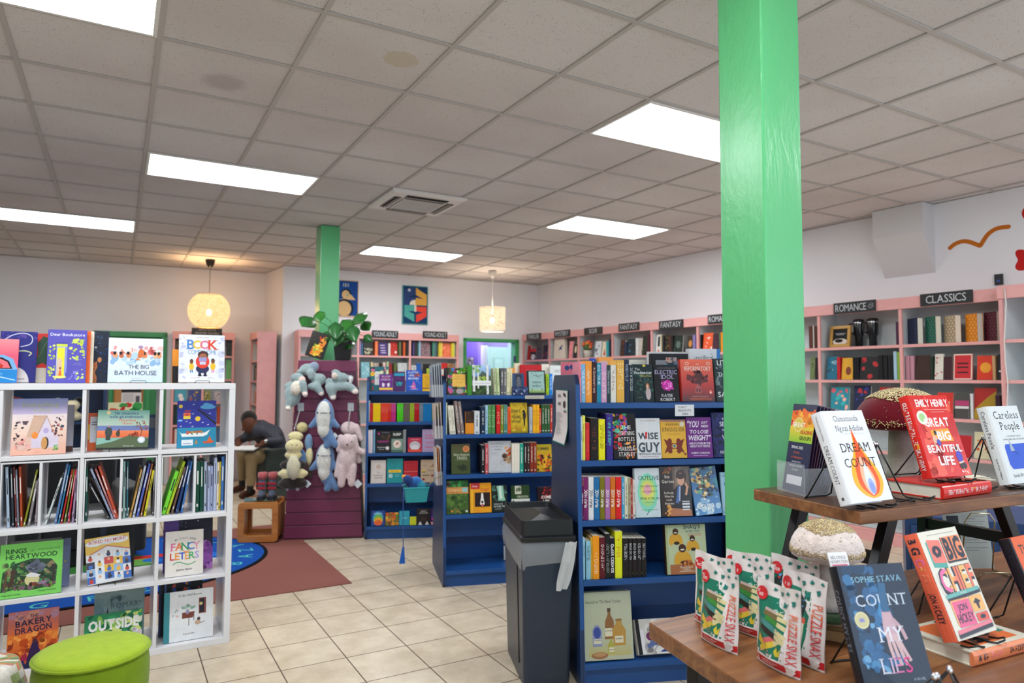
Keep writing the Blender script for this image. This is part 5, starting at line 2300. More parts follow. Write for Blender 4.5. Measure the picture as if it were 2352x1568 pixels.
A_ina=[('r',0,0,1,1,'#2c1c16'),('r',.42,.55,.95,1,'#6a5448'),('r',.5,.6,.72,1,'#8a7466'),('e',.72,.30,.32,.36,'#17151a'),('e',.70,.80,.17,.14,'#3a2018'),('e',.68,.74,.12,.13,'#d8a088'),('e',.68,.80,.13,.06,'#3a2018'),('l',[(.62,.60),(.58,.44),(.52,.26)],.1,'#4a6aa8'),('l',[(.64,.60),(.62,.44),(.6,.3)],.04,'#a8b8d8'),('l',[(.82,.42),(.88,.58),(.82,.66)],.07,'#d09a80'),('p',[(.28,
 0),
 (.3,
 .17),
 (.96,
 .12),
 (.98,
 0)],
 '#b4704a'),
 ('r',
 .68,
 .12,
 .92,
 .30,
 '#e0e0e0'),
 ('r',
 .68,
 .14,
 .92,
 .165,
 '#3a4464'),
 ('r',
 .68,
 .20,
 .92,
 .225,
 '#3a4464'),
 ('r',
 .68,
 .26,
 .92,
 .285,
 '#3a4464'),
 ('t',
 'Ina',
 .24,
 .80,
 .06,
 '#f0e4d8',
 dict(sf=True)),
 ('t',
 'Garten',
 .26,
 .70,
 .06,
 '#f0e4d8',
 dict(sf=True,
 w=.4)),
 ('t',
 'Be Ready',
 .27,
 .47,
 .04,
 '#f0e4d8',
 dict(sf=True,
 w=.3)),
 ('t',
 'When the',
 .27,
 .40,
 .04,
 '#f0e4d8',
 dict(sf=True,
 w=.3)),
 ('t',
 'Luck',
 .27,
 .33,
 .04,
 '#f0e4d8',
 dict(sf=True)),
 ('t',
 'Happens',
 .27,
 .26,
 .04,
 '#f0e4d8',
 dict(sf=True,
 w=.3)),
 ('n',
 .02,
 .0,
 .3,
 .2,
 10,
 ['#c8843a',
 '#e0a050'],
 .03,
 .06,
 231),
 ('n',
 .1,
 .85,
 .35,
 .98,
 8,
 ['#8a6a2a',
 '#a84a2a'],
 .03,
 .06,
 232)]
A_saga=[('v',0,0,1,1,'#5a94d0','#2a5488'),('n',0,.5,1,1,46,['#2a6a9a','#3a8a9a','#1a3a5a','#6aa88a','#c8a86a'],.05,.12,241),('n',.3,.35,.75,.85,60,['#2a1c1c','#d8b060','#5a3a2a','#e8d8a8','#3a5a4a','#8a5a3a'],.03,.08,242),('n',.0,.0,1,.35,26,['#8ab8e0','#b8d8f0','#4a84c4','#d8e8f4'],.05,.13,243),('t','Saga',.45,.2,.14,'#eef2f6',dict(w=.66))]
A_lib=[('r',0,0,1,1,'#9ec6de'),('t','LIBERTY',.5,.92,.055,'#3a6a84',dict(sf=True,w=.85)),('t','DAY',.75,.82,.055,'#3a6a84',dict(sf=True)),('c',.3,.72,.13,'#6a8aac'),('p',[(.1,.2),(.4,.55),(.9,.75),(1,.3),(1,.2)],'#d8b8bc'),('t','GEORGE',.45,.15,.05,'#4a4a5a',dict(sf=True,w=.7)),('t','SAUNDERS',.45,.07,.05,'#4a4a5a',dict(sf=True,w=.8))]
BR(NE,2,cN,NN+'third shelf',[('s',a,b,1158,c_,dict(t='DORK diaries',tc='#f4f2f2' if lum(c_)<.6 else '#3a3a44',b=.025,ts=1.25,tw=.42,ty=.50,bands=((.80,.90,['#d8c83a','#ecdc3a','#9ac83a','#3a8ac8','#e0d03a','#b8c83a','#ecb83a','#8ab83a'][i]),(.92,.98,'#e8d8dc'),(.05,.08,'#d8d0d8')),desc=f'{cname(c_)} matching series'))for i,(c_,(a,b))in enumerate(zip(DORK,du))]+[('s',656,683,1158,
 '#4a9fcf',
 dict()),
 ('s',
 684,
 712,
 1158,
 '#dcddc4',
 dict()),
 ('s',
 713,
 738,
 1164,
 '#a89e80',
 dict(bands=((0,
 .2,
 '#2a5a8a'),
 ))),
 ('s',
 739,
 757,
 1170,
 '#b03a3a',
 dict(bands=((0,
 .25,
 '#2a5aa0'),
 (.3,
 .75,
 '#e0d8d0')))),
 ('s',
 758,
 780,
 1185,
 '#e0d8d0',
 dict(bands=((.0,
 .3,
 '#d05a3a'),
 (.8,
 .9,
 '#b03a3a')))),
 ('f',
 781,
 1008,
 1090,
 '#c8d8e0',
 'pale book with a rainbow circle glow on the cover',
 A_outl,
 dict(th=.03,
 tilt=6)),
 ('f',
 1018,
 1296,
 1075,
 '#2c1c16',
 'brown memoir with a seated woman and striped mug',
 A_ina,
 dict(th=.028,
 mat='gloss',
 tilt=9)),
 ('f',
 1326,
 1560,
 1062,
 '#3a6a9c',
 'glossy blue comic of a toothy beast leaning right',
 A_saga,
 dict(th=.016,
 mat='gloss',
 roll=-5,
 tilt=9)),
 ('f',
 1556,
 1700,
 1125,
 '#9ec6de',
 'pale blue paperback half behind the big green post',
 A_lib,
 dict(th=.014,
 hard=False))],
 GN)
A_shaq=[('r',0,0,1,1,'#bcc8a4'),('r',.0,0,.06,1,'#a8b48c'),('t',"SHAQ'S",.66,.955,.075,'#1f3a58',dict(w=.5,b=.02)),('t','family style',.68,.87,.05,'#2a5a80',dict(w=.46)),('r',.56,.8,.9,.81,'#c87a6a'),('r',.56,.77,.9,.78,'#c87a6a')]
for cx,cy,sz in((.25,.72,.9),(.66,.58,.85),(.40,.34,1.15)):
 A_shaq+=[('e',cx,cy,.17*sz,.12*sz,'#d8a438'),('e',cx-.13*sz,cy-.06*sz,.06*sz,.09*sz,'#d8a438'),('e',cx+.13*sz,cy-.06*sz,.06*sz,.09*sz,'#d8a438'),('e',cx,cy+.16*sz,.08*sz,.075*sz,'#4a2e22'),('e',cx,cy+.135*sz,.045*sz,.014*sz,'#e8e0d8'),('e',cx+.02,cy-.1*sz,.08*sz,.04*sz,'#3a2a24')]
A_shaq+=[('r',.08,0,1,.2,'#a86a44'),('t','SHAQUILLE',.48,.145,.04,'#e8e0d0',dict(w=.44)),('t',"O'NEAL",.48,.095,.04,'#e8e0d0',dict(w=.3)),('n',.25,.17,.7,.27,12,['#c8743a','#d88a4a','#8a4a2a'],.03,.07,251),('r',.3,.05,.7,.06,'#e8d8c0')]
BK5=['YOU BORN','BONE DRIVEN','END GAME','RISE AGAINST','DEATH KNELL']
BR(NE,3,cN2,NN+'fourth shelf',[('s',288,320,290,'#9ccfe2',dict(t='PARIS LETTERS',tc='#3a6a9a',ty=.7,tw=.4)),('s',330,371,318,'#8ec4dc',dict(t='WAR HERE TO THERE',tc='#2a4a5a',ty=.7,tw=.4,bands=((0,.12,'#4aa05a'),(.12,.5,'#d8d8dc')))),('s',366,388,287,'#d2a632',dict(t='A WALK UP',tc='#4a7a5a',ty=.7,bands=((0,.2,'#2a6a9a'),))),('s',388,446,270,'#f39a1c',dict(t='WATCH US RISE',tc='#f4e2d0',
 b=.03,
 ts=1.25,
 ty=.38,
 tw=.5,
 bands=((.68,
 .82,
 '#e8841a'),
 ))),
 ('s',
 450,
 498,
 285,
 '#601824',
 dict(t='ONE OF US IS NEXT',
 tc='#f0e4e4',
 b=.015,
 ts=1.1,
 ty=.52,
 bands=((0,
 .15,
 '#1e1a1e'),
 ))),
 ('s',
 500,
 541,
 252,
 '#1a1b1c',
 dict(t='ASPECTS IN ASTROLOGY',
 tc='#9aa09a',
 ty=.45,
 tw=.66,
 bands=((.05,
 .12,
 '#d8d03a'),
 ))),
 ('s',
 541,
 581,
 292,
 '#1a1628',
 dict(t='QUEER COSMOS',
 tc='#f0eef2',
 b=.035,
 ts=1.2,
 ty=.5,
 tw=.72,
 bands=((.02,
 .1,
 '#8a9ab8'),
 (.3,
 .6,
 '#3a2c60')))),
 ('s',
 586,
 648,
 231,
 '#e4e82a',
 dict(t='The Villain Edit',
 tc='#e2701c',
 sf=True,
 ts=1.1,
 ty=.68,
 tw=.46,
 bands=((.35,
 .42,
 '#1e1e1a'),
 (.42,
 .46,
 '#3a3a2a'))))]+[('s',
 a,
 b,
 292,
 '#1f1b1e',
 dict(t=BK5[i],
 tc='#c8ccd4',
 ty=.66,
 tw=.42,
 bands=((.08,
 .13,
 '#d8dc3a'),
 (.18,
 .42,
 ['#3a5a1a',
 '#5a2a4a',
 '#8a2a1a',
 '#3a3050',
 '#6a7a20'][i])),
 desc='black series'))for i,
 (a,
 b)in enumerate(((655,
 703),
 (706,
 738),
 (741,
 777),
 (780,
 818),
 (821,
 860)))]+[('f',
 1045,
 1400,
 118,
 '#bcc8a4',
 'green cookbook with three men in yellow sweaters',
 A_shaq,
 dict(th=.03,
 tilt=7,
 spine='#3a2a1c'))],
 GN)
A_sea=[('r',0,0,1,1,'#b4b8a0'),('v',.08,.06,.95,.3,'#b8b070','#b4b8a0'),('t','Seasons at The New Yorker',.42,.855,.045,'#34342e',dict(sf=True,w=.74)),('p',[(.42,.30),(.44,.56),(.50,.66),(.50,.74),(.56,.74),(.56,.66),(.62,.56),(.62,.30)],'#8a5a2c'),('r',.495,.70,.565,.755,'#4a3420'),('p',[(.60,.2),(.58,.44),(.66,.52),(.66,.58),(.78,.58),(.78,.52),(.86,.42),(.84,.2)],'#b48a3a'),('e',
 .72,
 .575,
 .075,
 .018,
 '#8a6a30'),
 ('p',
 [(.17,
 .2),
 (.17,
 .44),
 (.22,
 .51),
 (.30,
 .51),
 (.36,
 .44),
 (.36,
 .2)],
 '#8a90b4'),
 ('e',
 .265,
 .4,
 .075,
 .085,
 '#3a4a9a'),
 ('r',
 .43,
 .34,
 .58,
 .46,
 '#d8d2b8'),
 ('r',
 .63,
 .24,
 .80,
 .34,
 '#d8d2b8'),
 ('r',
 .19,
 .24,
 .35,
 .31,
 '#d4d0bc'),
 ('p',
 [(.47,
 .09),
 (.47,
 .22),
 (.52,
 .27),
 (.52,
 .31),
 (.56,
 .31),
 (.56,
 .27),
 (.61,
 .22),
 (.61,
 .09)],
 '#a8a448'),
 ('r',
 .495,
 .11,
 .60,
 .18,
 '#dcd4b8'),
 ('e',
 .30,
 .07,
 .17,
 .05,
 '#9a6a48'),
 ('e',
 .30,
 .085,
 .13,
 .03,
 '#b88a60'),
 ('t',
 'WINTER',
 .27,
 .29,
 .02,
 '#4a4a40'),
 ('t',
 'AUTUMN',
 .5,
 .42,
 .02,
 '#4a4a40'),
 ('t',
 'SUMMER',
 .715,
 .3,
 .022,
 '#4a4a40'),
 ('t',
 'SPRING',
 .55,
 .145,
 .018,
 '#4a4a40')]
A_box=[('r',0,0,1,1,'#c8c4c0'),('r',0,.0,.1,1,'#16161a'),('r',.1,0,.2,.7,'#d8d8dc'),('n',.2,.05,1,.95,30,['#d8d6d4','#b0acac','#e0dedc','#a8a4a8'],.06,.14,261),('c',.35,.5,.1,'#6a2a5a'),('p',[(.5,.62),(.8,.5),(.78,.36),(.46,.46)],'#3a9ac0'),('p',[(.56,.05),(.84,.22),(.8,.05)],'#2a3a8a'),('n',.3,.15,.6,.35,6,['#7a8ab0','#5a6a9a'],.04,.08,262)]
BR(NE,4,cN2,NN+'bottom shelf',[('f',320,752,808,'#b4b8a0','large olive puzzle box with painted bottles',A_sea,dict(th=.045,tilt=10,mat='gloss',name='puzzle_box',yaw=0)),('f',800,1130,1085,'#c8c4c0','pale boxed set with crumpled-paper picture',A_box,dict(th=.05,tilt=26,mat='gloss',name='puzzle_box'))],GN)
# on the near bookcase's other side and top, seen over the front row
def top(fr,label,u0,u1,v,zb,y,crop,col,art=None,th=.025,tilt=4,name='book',roll=0,mat='cover',hard=True,spine=None,sa=None):
 return bk(label,u0,v,u1,v,zb,y,col,art,th=th,tilt=tilt,fr=fr,crop=crop,name=name,roll=roll,mat=mat,hard=hard,spine=spine,sa=sa)
zt=ZB[0]
top(NE,'black board game box with small photo tiles above the magenta crystal novel',935,1262,50,zt,.24,cN,'#14141a',[('r',0,0,1,1,'#14141c'),('r',.1,.76,.42,.86,'#8a9098'),('r',.38,.80,.68,.92,'#b0a0a0'),('n',.4,.8,.66,.9,6,['#c06a5a','#e0b0a0','#5a5a60'],.02,.05,1),('r',.3,.68,.62,.77,'#2a9ac0'),('r',.6,.70,.85,.84,'#6a8098'),('r',.08,.66,.32,.74,'#a8b0b0')],th=.045,tilt=2,name='board_game_box')
top(NE,'white box edge standing behind the black board game box',902,1262,32,zt,.36,cN,'#dcdcde',[('r',0,0,1,1,'#dcdcde')],th=.03,tilt=0,name='board_game_box')
top(NE,'white and blue box with upside-down script lettering above the red tree novel',1268,1545,5,zt,.30,cN,'#d4d8de',[('r',0,0,.88,1,'#d6dae0'),('r',.88,0,1,1,'#2a78c0'),('t','Enigma?',.42,.80,.09,'#3a4a5a',dict(r=180,sf=True,sk=.3,w=.6)),('l',spl([(.62,.70),(.72,.76),(.74,.86),(.7,.92)]),.012,'#2a3a4a')],th=.05,tilt=0,name='board_game_box')
top(NE,'cream stack of page edges above the dark green novel',724,880,105,zt,.305,cN,'#e2e0d4',[('r',0,0,1,1,'#e2e0d4')],th=.03,tilt=2)
top(NE,'blue dotted round book top peeking behind the brown spine',380,425,90,zt,.31,cN,'#2a4ab0',[('r',0,0,1,1,'#2a4ab0'),('r',.5,.8,.7,.95,'#8aa8e0')],th=.02,tilt=2)
top(NE,'orange framed book standing behind the lilac spine',455,580,82,zt,.34,cN,'#e88f3a',[('r',0,0,1,1,'#f0a050'),('r',.12,.0,.72,.92,'#d8b8a0'),('r',.3,.6,.5,.8,'#6a3a2a')],th=.03,tilt=2)
top(NE,'pink book with two blue discs behind the first pink spine',118,255,122,zt,.57,cN,'#e2788c',[('r',0,0,1,1,'#e2788c'),('c',.35,.84,.16,'#33508a'),('c',.68,.86,.16,'#33508a')],th=.02,tilt=0)
# flyer on the end panel
def side(fr,u,v,s):
 X=onpl(u,v,fr.o+fr.d*s,fr.d)-fr.o;return X.dot(fr.b),X.z
cS=(820,820,.26781)
q=[side(NE,cS[0]+x*cS[2],cS[1]+y*cS[2],-.006)for x,y in((1712,282),(1808,291),(1798,752),(1697,700))]
mb=MB();n=10
yl,yr=(q[0][0]+q[3][0])/2,(q[1][0]+q[2][0])/2;zt_,zb_=(q[0][1]+q[1][1])/2,(q[2][1]+q[3][1])/2
def flyer(x,y,l):
 return(-.004-.03*max(0,.35-y)**1.5*3-l*EPS,yl+(yr-yl)*x,zb_+(zt_-zb_)*y)
t=thing('flyer','white printed flyer curling on the end panel of the nearest blue bookcase','flyer',NE.M(0,0,0))
W_f,H_f=abs(yr-yl),zt_-zb_
A=Art(mb,lambda x,y,l:flyer(x,y,(l-5)*8),W_f*1.02,H_f*1.03,(4,16));A.cl=False;A.run([('r',-.02,-.025,1.02,1.015,'#1f7a6c')]);A.l=6;A.run([('r',0,0,1,1,'#d8d0d2')])
A.l=10;A.run([('t','BOTH',.34,.89,.06,'#3a3a3c',dict(b=.02,w=.42)),('t','+',.34,.82,.02,'#5a5a5c'),('t','ABIDE',.34,.74,.06,'#3a3a3c',dict(b=.02,w=.42)),('p',[(.66,.70),(.70,.80),(.84,.80),(.86,.70),(.78,.66)],'#4a3a38'),('l',[(.7,.94),(.88,.90)],.06,'#3a3436'),('r',.72,.60,.92,.63,'#4a9a8a'),('r',.72,.585,.92,.60,'#c05a50')]+[('r',.08,.56-.034*i,.08+[.4,.45,.55,.3,.4,.48,.32,.36,
 .4,
 .48,
 .52,
 .6,
 .4][i],
 .568-.034*i,
 '#8a8486')for i in range(13)]+[('t',
 'Kids',
 .3,
 .06,
 .02,
 '#7a7478')])
mb.build('sheet','paper',t)
# --- middle bookcase
cM=(1000,820,.22959)
MM='middle blue bookcase\'s ';GM='books on the middle blue bookcase'
A_harv=[('r',0,0,1,1,'#3a3a30'),('n',0,0,1,1,80,['#2a5a2a','#8a2a3a','#c8508a','#3a7ac0','#d8c8b0','#5a3a2a','#2a6a4a','#1a1a1a','#7aa83a'],.05,.12,301),('n',.6,.82,1,1,14,['#5aa82a','#3a8a1a','#7ac03a'],.05,.1,302),('r',.24,.29,.94,.76,'#e4b452'),('t','PACIFIC',.58,.67,.05,'#b4862c',dict(w=.4)),('t','HARVEST',.58,.58,.07,'#b4862c',dict(w=.55)),('r',.4,.48,.8,.49,'#b4862c'),('r',
 .42,
 .43,
 .76,
 .44,
 '#b4862c'),
 ('e',
 .16,
 .13,
 .12,
 .10,
 '#c0588a'),
 ('e',
 .62,
 .12,
 .18,
 .1,
 '#a89aa0')]
A_birch=[('v',0,.6,1,1,'#6a9ad0','#a8c8e8'),('r',0,0,1,.28,'#2c4a24'),('n',0,.0,1,.4,40,['#2a4420','#3a5a2a','#1f3418','#4a6a34'],.04,.1,303),('p',[(.2,.5),(.55,.8),(1,.6),(1,.4),(.2,.4)],'#4a5a50'),('n',.3,.45,.8,.62,26,['#a8c83a','#8ab82a','#c8d85a'],.03,.07,304),('r',.02,.1,.15,1,'#dcdcdc'),('r',.28,.2,.36,.95,'#d4d4d0'),('r',.76,.0,.88,1,'#dcdcdc'),('n',.02,.1,.15,1,12,['#3a3a3a',
 '#7a7a74'],
 .01,
 .03,
 305),
 ('n',
 .76,
 .0,
 .88,
 1,
 12,
 ['#3a3a3a',
 '#7a7a74'],
 .01,
 .03,
 306),
 ('n',
 .05,
 .75,
 .5,
 .98,
 14,
 ['#8ab83a',
 '#5a8a2a'],
 .03,
 .07,
 307),
 ('r',
 0,
 .30,
 1,
 .46,
 '#e2e4e6'),
 ('t',
 'Season of the Wood',
 .52,
 .38,
 .055,
 '#7a7a7a',
 dict(w=.8))]
A_sec=[('r',0,0,1,1,'#1c2426'),('r',.06,.06,.94,.95,'#8fb0ac'),('l',spl([(.2,.9),(.5,.75),(.85,.82)]),.02,'#2a3436'),('l',spl([(.4,.95),(.6,.7),(.75,.62)]),.015,'#2a3436'),('l',spl([(.2,.7),(.45,.8),(.8,.72)]),.012,'#2a3436'),('t','KEEPING',.5,.50,.07,'#22302c',dict(w=.6,b=.01)),('t','THE',.5,.42,.035,'#22302c'),('t','SECRETS',.5,.34,.07,'#22302c',dict(w=.6,b=.01)),('v',.06,.06,
 .94,
 .2,
 '#5a8a4a',
 '#a8bc8a'),
 ('r',
 .2,
 .16,
 .24,
 .23,
 '#222a24'),
 ('r',
 .78,
 .16,
 .82,
 .23,
 '#222a24')]
A_navbox=[('r',0,0,1,1,'#2c4670'),('r',.3,.1,.78,.95,'#2a2c38'),('e',.55,.5,.2,.35,'#5a5c6a'),('n',.4,.2,.7,.8,10,['#6a6a78','#4a4a5a'],.03,.06,310)]
BR(MI,0,cM,MM+'top shelf',[('s',95,120,105,'#3b3230',dict(t='BIRDS',tc='#a8a090')),('f',121,316,112,'#3a3a30','mushroom collage field guide with a yellow label',A_harv,dict(th=.03)),('s',320,366,80,'#3f8a2c',dict(plain=True)),('f',367,560,84,'#4a5a4a','birch tree picture book with a white title band',A_birch,dict(th=.03)),('s',588,617,112,'#b4be96',dict(lean=-3)),('s',622,647,110,
 '#c6dba4',
 dict(lean=-3)),
 ('s',
 652,
 682,
 110,
 '#5a5a62',
 dict(bands=((.1,
 .9,
 '#8a8a80'),
 (.2,
 .8,
 '#5a5a62')))),
 ('s',
 683,
 712,
 110,
 '#66666a',
 dict(bands=((.1,
 .9,
 '#8a8a80'),
 (.2,
 .8,
 '#66666a')))),
 ('s',
 713,
 740,
 115,
 '#e0ddb6',
 dict()),
 ('s',
 741,
 768,
 115,
 '#d8d4ac',
 dict()),
 ('f',
 771,
 892,
 168,
 '#2c4670',
 'small navy boxed deck with a grey oval',
 A_navbox,
 dict(th=.03,
 d=.03)),
 ('f',
 930,
 1104,
 140,
 '#1c2426',
 'pale teal book with bare branches on the cover',
 A_sec,
 dict(th=.035)),
 ('s',
 1108,
 1137,
 168,
 '#9cc024',
 dict()),
 ('s',
 1140,
 1171,
 165,
 '#1f7fd6',
 dict(t='FIELD GUIDE',
 tc='#d8e8f8'))],
 GM)
A_cry=[('r',0,0,1,1,'#28375c'),('n',.05,.1,.95,.9,26,['#3a4c7a','#5a6c9a','#1c2848','#8a9ac0'],.05,.14,311)]
for i,(a,b)in enumerate(((773,845),(850,925))):
 bk(f'small navy patterned box, {["left", "right"][i]} of a pair before the grey oval deck',a,296,b,296,ZB[0],pl(ZB[0])-.022,'#28375c',A_cry,th=.02,tilt=2,fr=MI,crop=cM,name='card_deck')
A_crow=[('r',0,0,1,1,'#c4a620'),('v',0,0,1,.25,'#8a7a1a','#c4a620'),('n',.1,.1,.9,.95,26,['#d4b82c','#b89a1c','#a88a1a'],.06,.12,321),('t','DIARY',.32,.72,.1,'#3a3420',dict(b=.03,w=.56)),('t','OF A',.3,.62,.04,'#3a3420'),('t','YOUNG',.32,.52,.1,'#3a3420',dict(b=.03,w=.56)),('t','NATURALIST',.33,.38,.08,'#3a3420',dict(b=.02,w=.6)),('e',.82,.58,.1,.14,'#1c1c1a'),('p',[(.74,.5),(.78,
 .22),
 (.84,
 .22),
 (.88,
 .5)],
 '#1c1c1a'),
 ('e',
 .8,
 .72,
 .055,
 .05,
 '#1c1c1a'),
 ('p',
 [(.74,
 .74),
 (.66,
 .70),
 (.76,
 .69)],
 '#1c1c1a'),
 ('t',
 'DARA McANULTY',
 .4,
 .14,
 .06,
 '#c86a1c',
 dict(w=.66,
 b=.01))]
A_horse=[('r',0,0,1,1,'#3a2418'),('r',0,0,1,.48,'#de8a1e'),('n',.1,.5,.9,.95,20,['#1f1812','#5a4030','#2a1c14'],.06,.14,322)]
BR(MI,1,cM,MM+'second shelf',[('s',97,113,455,'#c9d4bc',dict()),('s',148,176,485,'#e4e2d2',dict(lean=-5)),('s',179,205,485,'#e4e2d2',dict(lean=-5)),('s',226,256,440,'#8a7a78',dict(lean=-7,bands=((0,.12,'#2a2420'),(.12,.4,'#e0b0a0'),(.4,.75,'#d8dce0')))),('s',262,292,445,'#8a7a78',dict(lean=-7,bands=((0,.12,'#2a2420'),(.12,.4,'#e0b0a0'),(.4,.75,'#d8dce0')))),('f',304,388,545,'#de8a1e',
 'small orange and black horse book',
 A_horse,
 dict(th=.02,
 tilt=4)),
 ('s',
 390,
 443,
 540,
 '#cfd6dd',
 dict(bands=((.7,
 .9,
 '#4a4a50'),
 (.72,
 .88,
 '#c08a5a')))),
 ('s',
 455,
 497,
 498,
 '#17304e',
 dict()),
 ('s',
 500,
 525,
 482,
 '#9fc7e0',
 dict()),
 ('s',
 526,
 560,
 480,
 '#4e8a4a',
 dict(t='WILD PLANTS',
 tc='#c8dcb8')),
 ('s',
 562,
 598,
 480,
 '#4e8a4a',
 dict(t='WILD PLANTS',
 tc='#c8dcb8')),
 ('s',
 610,
 650,
 478,
 '#cf1f22',
 dict(t='BIRDING',
 tc='#f0b0a0')),
 ('s',
 653,
 682,
 480,
 '#7d8a2a',
 dict(bands=((0,
 .15,
 '#1c2a1a'),
 ))),
 ('s',
 686,
 704,
 478,
 '#4d8a7c',
 dict(bands=((.7,
 1,
 '#d88a80'),
 ))),
 ('s',
 706,
 722,
 478,
 '#4d8a7c',
 dict(bands=((.7,
 1,
 '#d88a80'),
 ))),
 ('s',
 724,
 752,
 500,
 '#f0581f',
 dict()),
 ('f',
 754,
 925,
 462,
 '#c4a620',
 'mustard paperback with a black crow on the cover',
 A_crow,
 dict(th=.022,
 hard=False)),
 ('s',
 942,
 970,
 500,
 '#b4bdc4',
 dict()),
 ('s',
 975,
 1006,
 475,
 '#f0b01e',
 dict(t='BACKYARD',
 tc='#8a5a10')),
 ('s',
 1008,
 1039,
 475,
 '#f0b01e',
 dict(t='BACKYARD',
 tc='#8a5a10')),
 ('s',
 1041,
 1057,
 515,
 '#d23a20',
 dict())]+[('s',
 a,
 a+27,
 475,
 '#2e5a34',
 dict(bands=((.7,
 1,
 '#b0382c'),
 (.0,
 .15,
 '#b82a24'),
 (.05,
 .1,
 '#e0d8c8'))))for a in(1063,
 1091,
 1119)]+[('s',
 1149,
 1172,
 472,
 '#c3362c',
 dict())],
 GM)
A_tree=[('r',0,0,1,1,'#3f4c28'),('v',0,.6,1,1,'#4a5430','#4f4a2c'),('c',.78,.83,.17,'#d88a5a'),('c',.78,.83,.13,'#b86a3a'),('t','Northwest',.55,.64,.075,'#d4d8c0',dict(sf=True,w=.84)),('t','TREES',.55,.53,.085,'#d4d8c0',dict(sf=True,w=.62)),('r',.2,.46,.9,.465,'#a8b088'),('p',[(.28,.22),(.42,.20),(.34,.14),(.52,.14),(.56,.06),(.66,.14),(.86,.10),(.74,.2),(.9,.24),(.7,.28),(.6,.34),
 (.5,
 .26),
 (.36,
 .3)],
 '#232c18')]
A_culp=[('r',0,0,1,1,'#b8bcc2'),('t',"CULPEPER'S",.4,.91,.05,'#6a6e76',dict(sf=True,w=.6)),('t','COMPLETE',.4,.82,.045,'#6a6e76',dict(sf=True,w=.52)),('t','HERBAL',.42,.73,.045,'#3a3e46',dict(sf=True,w=.4)),('n',.74,.55,1,.78,12,['#d86a2a','#e88a3a','#c84a1a'],.04,.08,331),('e',.72,.52,.13,.09,'#7a5a48'),('e',.70,.52,.1,.07,'#4a3428'),('e',.9,.44,.11,.09,'#8a6a58'),('e',.9,.45,.08,
 .07,
 '#b89a7a'),
 ('n',
 .7,
 .3,
 1,
 .45,
 16,
 ['#a88a6a',
 '#c8b08a',
 '#8a6a4a'],
 .04,
 .08,
 332),
 ('l',
 [(.5,
 .36),
 (.62,
 .24)],
 .012,
 '#5a5048'),
 ('l',
 [(.56,
 .42),
 (.72,
 .28)],
 .012,
 '#5a5048'),
 ('r',
 .14,
 .62,
 .4,
 .63,
 '#8a8e96'),
 ('r',
 .1,
 .04,
 .6,
 .05,
 '#8a8e96'),
 ('r',
 .14,
 .58,
 .36,
 .59,
 '#8a8e96')]
A_sun=[('v',0,.5,1,1,'#c89a1e','#a8981e'),('n',0,0,1,.6,50,['#c85a1e','#e0941e','#8a2a1a','#d8b02a','#3a4a1c','#a83a1a'],.06,.13,341),('t','SUMMER',.45,.84,.1,'#3a3a1a',dict(b=.02,w=.8)),('n',.3,.45,.5,.6,5,['#3a2010'],.05,.1,342),('e',.5,.35,.14,.12,'#e8a81e'),('e',.5,.35,.07,.06,'#5a2a12')]
BR(MI,2,cM,MM+'third shelf',[('f',165,352,876,'#3f4c28','olive tree guide with a leaf silhouette',A_tree,dict(th=.02,hard=False)),('s',456,496,880,'#1c1c24',dict()),('s',498,530,868,'#c85560',dict(bands=((0,.48,'#1c1a1e'),(.1,.2,'#e0d82a'))),),('f',534,762,850,'#b8bcc2','grey herbal with bowls and spices on the cover',A_culp,dict(th=.035))]+[('s',a,a+25,866,'#e8e2d4',dict(bands=((.74,
 .78,
 '#3a3630'),
 (.05,
 .08,
 '#3a3630')),
 plain=True))for a in(765,
 791,
 817)]+[('s',
 845,
 880,
 865,
 '#23a08a',
 dict()),
 ('s',
 887,
 914,
 855,
 '#32262a',
 dict(bands=((.18,
 .24,
 '#c8a080'),
 ))),
 ('s',
 917,
 945,
 855,
 '#3a2628',
 dict(bands=((.18,
 .24,
 '#c8a080'),
 ))),
 ('s',
 948,
 979,
 853,
 '#8d3420',
 dict(bands=((.14,
 .22,
 '#e08a40'),
 ))),
 ('s',
 982,
 1012,
 853,
 '#8d3420',
 dict(bands=((.14,
 .22,
 '#e08a40'),
 ))),
 ('f',
 1015,
 1170,
 880,
 '#c89a1e',
 'yellow and brown sunflower print book',
 A_sun,
 dict(th=.025,
 hard=False))],
 GM)
A_for=[('r',0,0,1,1,'#3a5a28'),('n',0,0,1,.62,60,['#4a6a2c','#2f4c22','#5a7a34','#3f5c28','#26401c'],.05,.13,351),('n',.2,.82,1,1,26,['#2a7a3a','#3f9a4c','#1f5a30'],.05,.1,352),('n',0,.82,.2,1,8,['#5a4a3a','#3a3a2a','#7a6a5a'],.04,.09,353),('r',0,.60,1,.80,'#c88a4a'),('t','Oregon\'s',.4,.72,.09,'#e2c08a',dict(w=.66)),('t','BEST HIKES',.38,.635,.03,'#7a4a20',dict(w=.5)),('r',.72,
 .65,
 .96,
 .78,
 '#8ac0c0'),
 ('n',
 .2,
 .05,
 .6,
 .15,
 8,
 ['#c8702a',
 '#d88a3a'],
 .02,
 .05,
 354),
 ('r',
 .86,
 .05,
 .96,
 .1,
 '#d8d8d0')]
